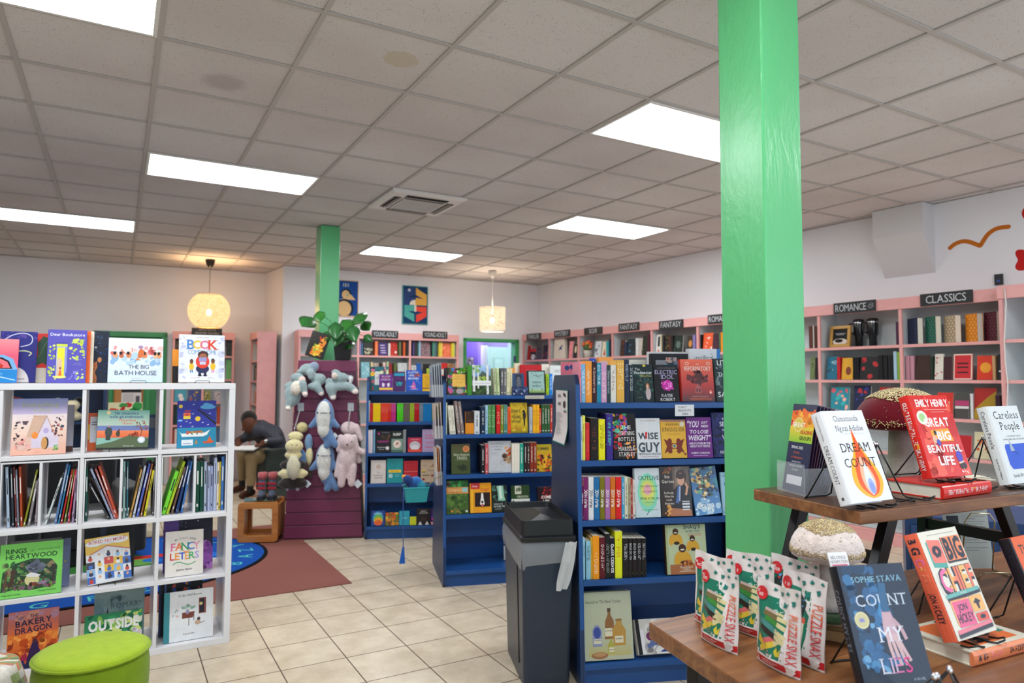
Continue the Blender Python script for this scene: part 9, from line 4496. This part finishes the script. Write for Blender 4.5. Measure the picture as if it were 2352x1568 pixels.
leaning('hardcover_book','white hardback with a bright blue panel at the right edge of the riser',PC,-3.4,14.8,.1547,.2289,.032,'#e2e6e6',A_care,[('t','Careless People',.5,.7,.34,'#22242a',dict(r=-90,sf=True,w=.5)),('r',.15,.36,.85,.42,'#2458d0'),('t','Sarah Wynn-Williams',.5,.2,.16,'#4a4e56',dict(r=-90,w=.26))])
est('black wire easel under the white and blue hardback',PC,-3.4,.06,ZU)
P3=onz(2270,1128,ZU);est('empty black wire easel left of the white and blue hardback',(P3.x,P3.y+.03),-12,0,ZU)
p=onz(2262,1108,ZU);t=thing('paper_stack','loose cream papers lying behind the empty easel on the riser','papers',T(p.x-.04,p.y+.03,ZU+.0005)@R(-8,'Z'))
for k in range(3):
 mb=MB();mb.M=R(-4+7*k,'Z')@T(0,0,.0035*k);mb.box((0,0,0),(.12,.085,.003),'#dcd4c0');mb.build('sheet','paper',t)
# brochures in a clear holder
hb=Fr(1.66,1.3392,-108.5,ZU)
t=thing('brochure_holder','clear acrylic brochure holder beside the big green post','brochure holder',hb.M(0,0,.0005))
Lr=R(-11,'X')
for nm,a,b in(('base',(-.006,-.005,0),(.118,.125,.003)),('front',(-.006,-.008,0),(.118,-.005,.085)),('side',(-.009,-.008,0),(-.006,.125,.075)),('side',(.118,-.008,0),(.121,.125,.075)),('back',(-.006,.125,0),(.118,.128,.10))):
 mb=MB();mb.box(a,b,'#ffffff');mb.build(nm,'acrylic',t)
A_bro1=[('r',0,0,1,1,'#232a4a'),('v',0,.56,1,.74,'#8cc43a','#e8c83a'),('v',0,.74,1,.92,'#ecb02c','#e2502a'),('n',0,.72,1,.92,22,['#f08a2c','#e86a24','#f4b03a','#d8402a'],.05,.12,611),('c',.35,.76,.2,'#e8d88a'),('c',.35,.76,.17,'#d8c04a'),('t','GREAT',.36,.76,.05,'#f2ecd8',dict(b=.03,w=.56)),('t','READING',.72,.68,.04,'#c83a24',dict(b=.03,w=.5)),('t','GROUPS',.70,.61,.04,'#4a5a24',
 dict(b=.03,
 w=.5)),
 ('t',
 'SPRING 2025',
 .42,
 .50,
 .03,
 '#e4e6ee',
 dict(b=.01,
 w=.5)),
 ('t',
 'FICTION',
 .42,
 .44,
 .02,
 '#d86a4a'),
 ('t',
 'AUTOBIOGRAPHY',
 .46,
 .385,
 .022,
 '#d86a4a',
 dict(w=.5)),
 ('t',
 'NONFICTION',
 .46,
 .335,
 .02,
 '#c8ccd8',
 dict(w=.4)),
 ('t',
 'HISTORICAL FICTION',
 .46,
 .29,
 .02,
 '#c8ccd8',
 dict(w=.56)),
 ('t',
 'MYSTERY',
 .46,
 .245,
 .02,
 '#c8ccd8'),
 ('r',
 .14,
 .08,
 .8,
 .18,
 '#dcdce4')]
for i in range(12):
 tb=thing('brochure','reading group brochure with rainbow band at the front of the clear holder' if i==0 else 'dark brochure fanned out behind the front one in the clear holder','brochure',hb.M(.003,.0005+.0060*i,.0045)@R(-10-1.25*i,'X'),'fanned brochures')
 mb=MB();mb.box((0,0,0),(.106,.0022,.246-.0008*i),'#2a2440' if i%3 else '#3a2038','#5a3038');
 if i==0:Art(mb,lambda x,y,l:(x*.106,-.0003-l*EPS,y*.246),.106,.246).run(A_bro1)
 else:
  for zz,cc in((.20,'#7a2028'),(.12,'#4a1c34')):mb.box((.1062,0,zz-.05),(.1066,.0022,zz+.03),cc)
 mb.build('sheets','gloss',tb)
# glittered felt mushrooms
def mushroom(label,P,zb,hh,cap_r,cap_h,r0,r1,capcol,stem,seed,cap='velvet'):
 t=thing('mushroom_ornament',label,'ornament',T(P[0],P[1],zb+.0005));rr=random.Random(seed);zc=hh-cap_h
 mb=MB();mb.lathe([(r0*1.12,0),(r0,hh*.1),((r0+r1)/2,zc*.5),(r1,zc+.012)],stem,28);mb.build('stem','fab',t)
 prof=[(r1*.9,zc+.006),(cap_r*.8,zc-.004),(cap_r*.97,zc+.004),(cap_r,zc+.016)]+[(cap_r*math.cos(a),zc+.016+(cap_h-.016)*math.sin(a))for a in[PI/2*k/9 for k in range(1,9)]]+[(.004,hh)]
 mb=MB();mb.lathe(prof,capcol,40);mb.build('cap',cap,t)
 mb=MB()
 def bead(th,a,r):
  x=cap_r*math.cos(a);z=zc+.016+(cap_h-.016)*math.sin(a);n_=Vector((math.cos(a)*math.cos(th)*cap_h,math.cos(a)*math.sin(th)*cap_h,math.sin(a)*cap_r)).normalized()
  p=Vector((x*math.cos(th),x*math.sin(th),z))+n_*r*.35
  mb.v+=[mb.M@(p+Vector(q)*r)for q in((1,0,0),(-1,0,0),(0,1,0),(0,-1,0),(0,0,1),(0,0,-1))];b=len(mb.v)-6
  for f_ in((0,2,4),(2,1,4),(1,3,4),(3,0,4),(2,0,5),(1,2,5),(3,1,5),(0,3,5)):mb.idx([b+i for i in f_],'#ffffff',True)
 for i in range(2600):
  th=rr.uniform(0,2*PI);lim=.62+.30*abs(((th*3.5/PI)%2)-1)
  a=math.asin(rr.uniform(math.sin(1.25-lim*.62),1));bead(th,a,rr.uniform(.0016,.0034)*cap_r/.1)
 for i in range(800):bead(rr.uniform(0,2*PI),rr.gauss(.02,.05),rr.uniform(.0012,.0026)*cap_r/.1)
 for i in range(40):bead(rr.uniform(0,2*PI),rr.uniform(.1,.8),.0016)
 tag(mb.build('glitter','glit',t),kind='stuff');return t
mushroom('dark red mushroom ornament with gold glitter at the back of the riser',(2.19,1.30),ZU,.287,.137,.125,.046,.036,'#6a1020','#b8ada4',3)
WM=(1.448,1.045)
# old books and moss below the white mushroom
for i,(dx,dy,yaw,lb)in enumerate(((0,0,-62,'worn tan book at the bottom of the small stack under the white mushroom'),(.006,.01,-50,'worn tan book on top of the small stack under the white mushroom'))):
 th=.026;t=thing('old_book',lb,'book',T(WM[0]-.02+dx,WM[1]+.04+dy,ZL+.0005+i*(th+.0008))@R(yaw,'Z'))
 mb=MB();mb.box((0,0,0),(.15,.002,th),'#b89468');mb.box((0,0,0),(.15,.105,.002),'#b08a5c');mb.box((0,0,th-.002),(.15,.105,th),'#b99266');mb.build('cover','paper',t)
 mb=MB();mb.box((.002,.002,.002),(.148,.102,th-.002),'#d8c6a0');mb.build('pages','paper',t)
zs_=ZL+.0545
t=thing('moss_base','dark green moss pad under the white mushroom','moss',T(WM[0],WM[1],zs_));rr=random.Random(9)
mb=MB();mb.lathe([(.052,0),(.056,.008),(.045,.018),(.01,.02)],'#1f3a1a',24)
for i in range(420):
 th,r_=rr.uniform(0,2*PI),.055*math.sqrt(rr.random());p=Vector((r_*math.cos(th),r_*math.sin(th),.012));q=p+Vector((rr.gauss(0,.006),rr.gauss(0,.006),rr.uniform(.006,.016)));s_=Vector((.0012,.0012,0))
 mb.face([p-s_,p+s_,q],rr.choice(['#2c5a24','#1f4a1c','#3a6a2c']))
mb.build('pad','fab',t)
mushroom('white mushroom ornament with gold glitter on the rustic table below the riser',WM,zs_+.0205,1.137-zs_-.02,.080,.085,.030,.025,'#d8c8c0','#cfc8c2',6,'plush')
# snack-size puzzle pouches
def pieces(pts,col):
 out=[]
 for x,y,s,r in pts:
  out+=[('p',[(x+s*math.cos(r+k*PI/2+PI/4),y+.7*s*math.sin(r+k*PI/2+PI/4))for k in range(4)],col)]
  for k in range(3):out.append(('c',x+s*.85*math.cos(r+k*PI/2),y+.6*s*math.sin(r+k*PI/2),s*.38,col))
 return out
GRN='#1c7860'
def pouch_art(kind):
 o_=[('r',.0,0,1,1,'#e6dedb'),('r',.06,.13,.74,.83,GRN),('p',[(.74,.83),(.74,.55),(.62,.62),(.66,.70),(.52,.74),(.48,.83)],'#e6dedb'),('p',[(.74,.13),(.62,.13),(.68,.3),(.70,.5),(.74,.6)],'#e6dedb'),('r',0,.025,1,.105,'#cf2a30')]
 if kind:
  o_+=[('p',[(.12,.52),(.56,.38),(.60,.45),(.20,.60)],'#24221f')]if False else[]
  for i,(c_,x,y,w_,h_,r_)in enumerate((('#e0c03a',.36,.25,.42,.07,.5),('#d86a6a',.36,.32,.40,.06,.45),('#2f2620',.36,.41,.42,.07,-.28),('#4a8a84',.36,.48,.44,.065,-.30),('#3f8a3a',.42,.55,.34,.065,-.22),('#7a6a44',.40,.615,.38,.06,-.12),('#c8b0a8',.38,.665,.3,.035,-.08))):
   ca,sa=math.cos(r_),math.sin(r_)
   def qd(x0,y0,w_,h_):return[(x+a*w_*ca-b*h_*sa*1.4,y+(a*w_*sa+b*h_*1.4*ca)*.70)for a,b in((x0,y0),(x0+1,y0),(x0+1,y0+1),(x0,y0+1))]
   o_.append(('p',qd(-.5,-.5,w_,h_),c_));o_.append(('p',[(.0+p_[0]+w_*.42*ca,p_[1]+w_*.42*sa*.7)for p_ in qd(-.18,-.42,w_*.55,h_*.84)],'#d8cc98'))
  o_+=[('p',[(.1,.27),(.34,.2),(.36,.24),(.12,.36)],'#e0b83a'),('n',.1,.16,.6,.2,10,['#d8d8d0','#e8a0a0'],.008,.016,621),('p',[(.52,.22),(.58,.28),(.60,.22),(.66,.27),(.64,.18),(.56,.17)],'#dcc83a'),('n',.42,.66,.6,.78,8,['#a8d0c0','#d8e8e0'],.01,.02,622)]
 else:
  o_+=[('e',.36,.66,.28,.12,'#23302e'),('p',[(.1,.66),(.64,.66),(.56,.5),(.14,.52)],'#23302e'),('r',.26,.62,.44,.73,'#dcdcd8'),('r',.28,.64,.34,.71,'#2a6a64'),('r',.36,.64,.42,.71,'#2a6a64'),('n',.12,.58,.62,.8,14,['#3a8ac0','#58a0d0','#c03a4a'],.012,.03,623),('r',.1,.46,.64,.52,'#d8604a'),('r',.12,.22,.62,.46,'#e0d4b8'),('r',.18,.26,.34,.42,'#2a6a64'),('r',.40,.22,.56,.42,'#c8503a'),
 ('n',
 .1,
 .14,
 .64,
 .22,
 14,
 ['#58a050',
 '#e0c03a',
 '#d06a8a',
 '#7a5aa0'],
 .015,
 .03,
 624)]
 o_+=pieces([(.40,.925,.035,.4),(.56,.90,.04,.9),(.72,.93,.035,.2),(.66,.78,.05,.5),(.86,.84,.045,1.1),(.93,.95,.03,0)],'#1f7a70')+[('c',.13,.84,.115,'#cf2a30'),('t','SNAX',.13,.86,.032,'#f0e8e4',dict(b=.02,w=.2)),('t','SIZE',.13,.82,.032,'#f0e8e4',dict(b=.02,w=.18)),('t','PUZZLE SNAX',.87,.42,.118,['#e2683a','#dc4a3a','#cf3038','#cf2a30'],dict(r=-90,w=.58,sx=.62,b=.006))]
 o_+=[('t','48',.12,.065,.045,'#f0e0dc',dict(w=.12)),('r',.24,.075,.62,.085,'#f0c8c4'),('r',.24,.05,.54,.06,'#f0c8c4')]+pieces([(.86,.065,.085,.78)],'#f0eae8')
 return o_
def pouch(label,x,y,yaw,kind,w_=.122,h_=.172,th=.036,lean=3,wob=0.0):
 t=thing('puzzle_pouch',label,'puzzle pouch',T(x,y,ZL+.0008)@R(yaw,'Z')@T(0,th*.5,0)@R(-lean,'X'),'snack size puzzle pouches')
 def bul(a,z):
  a=min(max(a,0),1);z=min(max(z,0),1);g=(1-max(0,(z-.05)/.80)**1.5)if z<.85 else 0;g*=min(1,.55+z*4)
  return th/2*g*(1-abs(2*a-1)**2.6)+.0004
 def ripple(a,z):return.0035*math.sin(a*7+wob+z*3)*(z**1.5)+.0012*math.sin(a*17+z*11+wob)*(z>.1)
 def front(a,z,l):return(a*w_,-bul(a,z)+ripple(a,z)-.0003-.00004*l,z*h_+.004*math.sin(a*6+wob)*(z>.9)*(z-.9)*8)
 mb=MB();nx,nz=14,18
 for sgn in(-1,1):
  ids=[[mb.add((i/nx*w_,sgn*bul(i/nx,j/nz)+ripple(i/nx,j/nz),j/nz*h_+.004*math.sin(i/nx*6+wob)*(j/nz>.9)*(j/nz-.9)*8))for i in range(nx+1)]for j in range(nz+1)]
  for j in range(nz):
   for i in range(nx):
    q=(ids[j][i],ids[j][i+1],ids[j+1][i+1],ids[j+1][i]);mb.idx(q if sgn<0 else q[::-1],'#e6dedb',True)
 bot=[(i/nx*w_,-bul(i/nx,0)+ripple(i/nx,0),0)for i in range(nx+1)]+[(i/nx*w_,bul(i/nx,0)+ripple(i/nx,0),0)for i in range(nx,-1,-1)]
 mb.face(bot[::-1],'#e6dedb');mb.build('bag','gloss',t)
 mb=MB();A=Art(mb,front,w_,h_,(14,18));A.run(pouch_art(kind));mb.build('printed_front','gloss',t)
pouch('book-stack puzzle pouch at the far left table corner, in front of another',1.192,1.214,-95,1,wob=.5)
pouch('book-stack puzzle pouch directly behind the leftmost one',1.262,1.300,-86,1,wob=1.6)
pouch('narrow looking book-stack puzzle pouch in the middle, below the green post',1.300,1.215,-84,1,w_=.115,wob=2.7)
pouch('bookshop-front puzzle pouch behind the middle book-stack pouch',1.345,1.275,-80,0,wob=3.3)
pouch('bookshop-front puzzle pouch farthest right, next to the white mushroom',1.376,1.160,-84,0,w_=.124,h_=.18,wob=.9)
pouch('book-stack puzzle pouch nearest the viewer',1.207,1.062,-97,1,wob=2.0)
pouch('bookshop-front puzzle pouch right behind the nearest pouch',1.285,1.064,-99,0,w_=.126,h_=.185,wob=4.1)
# leaning and lying books on the lower table
A_lies=[('r',0,0,1,1,'#1e2c40'),('n',.08,.2,.6,1,46,['#234668','#2a5a86','#1c3a58','#356c9c'],.05,.12,631),('n',.1,.15,.5,.6,20,['#4a86b4','#2f6494','#6aa0c8'],.03,.07,632),('p',[(.55,.80),(.58,.62),(.52,.52),(.44,.58)],'#3a86b8'),('t','SOPHIE STAVA',.54,.875,.048,'#8ac0d8',dict(sf=True,w=.76)),('t','COUNT',.54,.70,.095,'#c8d4e0',dict(sf=True,w=.84,b=-.004)),('p',spl([(.50,.62),
 (.60,
 .63),
 (.64,
 .56),
 (.66,
 .46),
 (.64,
 .38),
 (.50,
 .36),
 (.46,
 .44),
 (.48,
 .54),
 (.50,
 .62)],
 3)[:-1],
 '#c8a4ac')]+[('l',
 spl([(x0,
 .42),
 (x1,
 .31),
 (x2,
 y2)]),
 .048,
 '#d4b0b2')for x0,
 x1,
 x2,
 y2 in((.50,
 .50,
 .52,
 .22),
 (.545,
 .565,
 .60,
 .17),
 (.59,
 .63,
 .68,
 .17),
 (.63,
 .68,
 .745,
 .20))]+[('l',
 spl([(.63,
 .54),
 (.72,
 .46),
 (.76,
 .37)]),
 .052,
 '#c09ca4'),
 ('l',
 [(.56,
 .60),
 (.57,
 .72),
 (.60,
 .84)],
 .11,
 '#2f5f86'),
 ('t',
 'MY',
 .56,
 .42,
 .12,
 '#e4e6ee',
 dict(sf=True,
 w=.56,
 b=-.006)),
 ('c',
 .18,
 .545,
 .105,
 '#d8d0a0'),
 ('c',
 .18,
 .545,
 .085,
 '#c8c090'),
 ('p',
 [(.14,
 .53),
 (.22,
 .53),
 (.21,
 .56),
 (.15,
 .56)],
 '#8a8ac0'),
 ('t',
 'LIES',
 .52,
 .175,
 .12,
 ['#dcdce8',
 '#d8b8d0',
 '#e07ab0',
 '#e83a90'],
 dict(sf=True,
 w=.84,
 b=-.004)),
 ('t',
 'A NOVEL',
 .8,
 .06,
 .02,
 '#a8b4c0')]
PL=(1.2389,.8172,.8795)
leaning('hardcover_book','dark blue hardback with a reaching hand on the cover in front on the table',PL,-19,20.5,.150,.226,.026,'#1e2c40',A_lies,[('r',0,0,1,1,'#15171f'),('t','COUNT MY LIES',.5,.55,.4,'#7a8090',dict(r=-90,sf=True,w=.6))],spine='#15171f')
est('black wire easel under the dark blue hand hardback',PL,-19,.09,ZL)
t=thing('price_card','small white card sticking up behind the dark blue hand hardback','card',T(*PL)@R(-19,'Z')@R(-20.5,'X')@T(.006,.0275,.17));mb=MB();mb.box((0,0,0),(.044,.001,.085),'#e4e2e4');Art(mb,lambda x,y,l:(x*.044,-.0002-l*EPS,y*.085),.044,.085).run([('t','BELONGS',.5,.88,.07,'#8a8488',dict(w=.8)),('t','NONFICTION',.5,.78,.07,'#8a8488',dict(w=.9)),('r',.1,.69,.9,.715,'#d84a7a')]);mb.build('card',
 'paper',
 t)
BIGC=['#ee8a62','#2b2836']
A_chief=[('r',0,0,1,1,'#e2dccb'),('r',.2,.955,.9,.96,'#8a8478'),('p',[(.10,.90),(.10,.66),(.44,.63),(.44,.88)],'#4fa396'),('p',[(.14,.92),(.14,.70),(.46,.68),(.46,.90)],'#ec7a6a'),('e',.30,.80,.11,.055,'#2b2836'),('p',[(.24,.8),(.24,.74),(.28,.74),(.30,.77),(.36,.74),(.38,.8)],'#2b2836'),('p',[(.27,.80),(.30,.825),(.33,.80),(.30,.775)],'#ec7a6a'),('r',.48,.67,.98,.92,'#2b2836'),
 ('r',
 .50,
 .69,
 .98,
 .92,
 '#ef8a5a'),
 ('t',
 'BIG',
 .74,
 .805,
 .19,
 '#2b2836',
 dict(b=.045,
 w=.44)),
 ('r',
 .08,
 .41,
 .92,
 .60,
 '#e2dccb'),
 ('t',
 'CHIEF',
 .53,
 .51,
 .22,
 '#2b2836',
 dict(b=.06,
 w=.88)),
 ('t',
 'CHIEF',
 .55,
 .525,
 .20,
 ['#e86aa0',
 '#f0a860',
 '#ec7a5a',
 '#f0b468',
 '#ec7a5a'],
 dict(b=.03,
 w=.84)),
 ('p',
 [(.12,
 .37),
 (.12,
 .33),
 (.98,
 .36),
 (.98,
 .40)],
 '#2b2836'),
 ('p',
 [(.10,
 .40),
 (.10,
 .365),
 (.96,
 .385),
 (.96,
 .42)],
 '#6ab0a8'),
 ('t',
 'A NOVEL',
 .54,
 .393,
 .018,
 '#e2dccb',
 dict(w=.6)),
 ('r',
 .14,
 .12,
 .58,
 .345,
 '#f0a868'),
 ('r',
 .17,
 .10,
 .60,
 .33,
 '#e8608a'),
 ('t',
 'JON',
 .385,
 .27,
 .055,
 '#3a2a44',
 dict(b=.03,
 w=.3)),
 ('t',
 'HICKEY',
 .385,
 .175,
 .075,
 '#3a2a44',
 dict(b=.03,
 w=.40)),
 ('r',
 .62,
 .20,
 .94,
 .345,
 '#f0b468'),
 ('p',
 [(.68,
 .28),
 (.78,
 .32),
 (.88,
 .28),
 (.82,
 .27),
 (.80,
 .22),
 (.76,
 .22),
 (.74,
 .27)],
 '#2b2836'),
 ('r',
 .64,
 .11,
 .94,
 .185,
 '#e05a4a'),
 ('e',
 .79,
 .148,
 .07,
 .02,
 '#2b2836'),
 ('p',
 [(.06,
 .015),
 (.06,
 .055),
 (.95,
 .08),
 (.95,
 .04)],
 '#2b2836'),
 ('p',
 [(.07,
 .05),
 (.07,
 .085),
 (.96,
 .105),
 (.96,
 .075)],
 '#ec7a8a')]
SC_=[('v',0,.1,1,.7,'#e0405a','#ee6a3a'),('r',0,.78,1,1,'#f08a4a'),('r',0,.52,1,.78,'#2b2836'),('r',0,0,1,.1,'#3f8a78'),('t','BIG',.5,.88,.62,'#2b2836',dict(r=-90,b=.04,w=.16)),('t','CHIEF',.5,.65,.62,['#e86aa0','#f0a860','#ec7a5a'],dict(r=-90,b=.03,w=.22)),('t','JON HICKEY',.5,.30,.42,'#2b2836',dict(r=-90,b=.03,w=.28))]
a=onz(2232,1531,ZL)
lying('cream and orange block-lettered hardback lying flat on the rustic table',a,-4.5,.222,.156,.030,'#e2dccb',[('r',0,0,1,1,'#e2dccb'),('r',.1,.12,.92,.9,'#ee7a44'),('t','BIG',.40,.62,.2,'#2b2836',dict(b=.045,w=.5)),('t','CHIEF',.62,.42,.2,'#2b2836',dict(b=.045,w=.7)),('r',.3,.1,.8,.2,'#3f8a78')],[('v',0,0,1,.14,'#4fa396','#4fa396'),('v',0,.14,1,.46,'#e8608a','#e8608a'),('r',0,
 .46,
 1,
 .52,
 '#ee7a5a'),
 ('r',
 0,
 .52,
 1,
 .75,
 '#2b2836'),
 ('r',
 0,
 .75,
 1,
 1,
 '#ee8a5a'),
 ('t',
 'BIG',
 .5,
 .86,
 .55,
 '#2b2836',
 dict(r=-90,
 b=.04,
 w=.16)),
 ('t',
 'CHIEF',
 .5,
 .64,
 .55,
 '#ec7a8a',
 dict(r=-90,
 b=.03,
 w=.18)),
 ('t',
 'JON HICKEY',
 .5,
 .31,
 .45,
 '#2b2836',
 dict(r=-90,
 b=.03,
 w=.26))],
 ZL,
 '#ee8a5a')
PB=(1.5703,.8224,.909)
leaning('hardcover_book','cream hardback with orange and pink block letters standing on its lying copy',PB,-1.4,21.5,.150,.228,.034,'#e2dccb',A_chief,SC_,spine='#ee6a4a')
est('black wire easel holding the block-lettered hardback on top of the lying copy',PB,-1.4,.08,ZL+.0305)
A_tell=[('r',0,0,1,1,'#e8622c'),('t','THE TELL',.5,.87,.09,'#241c2a',dict(b=.01,w=.8)),('c',.42,.66,.22,'#e8e4dc'),('p',[(0,.0),(0,.3),(1,.2),(1,0)],'#3a1c4a')]
PT=(1.8498,.7648,.8795)
leaning('hardcover_book','orange and black hardback cut off at the right edge of the rustic table',PT,-1.8,21,.1534,.2265,.030,'#e8622c',A_tell,[('r',0,0,1,1,'#1c1822'),('r',0,.6,1,.93,'#e89a9a'),('r',0,.12,1,.55,'#ec7a6a'),('t','THE TELL',.5,.76,.5,'#241c2a',dict(r=-90,w=.28)),('t','AMY GRIFFIN',.5,.36,.4,'#241c2a',dict(r=-90,w=.36))],spine='#1c1822')
est('black wire easel under the orange and black hardback',PT,-1.8,.07,ZL)
for(u,v),lb,yw in(((2192,1530),'empty black wire easel with two shiny caps nearest the bottom edge',20),((2140,1556),'empty black wire easel with a shiny cap behind the hand hardback\'s lower corner',-8)):
 P=onz(u,v,ZL+.09);est(lb,(P.x,P.y-.07),yw,0,ZL,h=.09,back=.07)
# gold wire easel with a printed sheet at the back of the lower table
P=onz(2290,1347,ZL)+Vector((.10,.07,0))
t=thing('book_easel','pale gold wire easel at the back of the rustic table','book easel',T(P.x,P.y,ZL+.0005)@R(-28,'Z'))
G_='#c8bc94';mb=MB();mb.tube([(-.05,.05,.005),(-.048,.03,.16),(-.03,.028,.185),(.03,.028,.185),(.048,.03,.16),(.05,.05,.005)],.0022,G_,7);mb.build('back_frame','brass',t)
mb=MB();mb.tube([(-.05,.05,.004),(-.052,-.03,.003),(-.045,-.04,.02),(.045,-.04,.02),(.052,-.03,.003),(.05,.05,.004)],.0022,G_,7);mb.build('front_lip','brass',t)
t=thing('printed_sheet','pale grey printed sheet with small photos propped behind the gold wire easel','paper sheet',T(P.x,P.y,ZL+.003)@R(-28,'Z')@T(-.075,.075,0)@R(-8,'X'))
mb=MB();mb.box((0,0,0),(.15,.0015,.235),'#b8bcb4');Art(mb,lambda x,y,l:(x*.15,-.0003-l*EPS,y*.235),.15,.235).run([('r',.08,.78,.34,.94,'#5a4a4a'),('r',.08,.52,.34,.70,'#3a4048'),('r',.08,.26,.34,.44,'#4a4440')]+[('r',.42,.9-.035*i,.42+[.5,.44,.5,.3][i%4],.905-.035*i,'#6a6e6a')for i in range(20)if i%6!=5]);mb.build('sheet','paper',t)
# low navy cabinet behind the table
CB=Fr(2.80,1.66,-58)
t=thing('low_cabinet','low navy blue display cabinet behind the rustic table','cabinet',CB.M(0,0,0))
mb=MB();mb.box((0,0,.06),(1.0,.45,.92),'#1d3a66');mb.build('body','paint',t,bevel=.003)
for k in range(2):
 mb=MB();mb.box((.02+.49*k,-.014,.10),(.49+.49*k,-.0005,.88),'#1f3f6e');o=mb.build('door','paint',t,bevel=.002);mb=MB();mb.ellipsoid((.45+.11*k,-.022,.55),(.01,.01,.01),'#b8b8bc',10,6);o2=mb.build('knob','chrome',o)
mb=MB();mb.box((.03,.03,0),(.97,.42,.06),'#15294a');mb.build('plinth','paint',t)
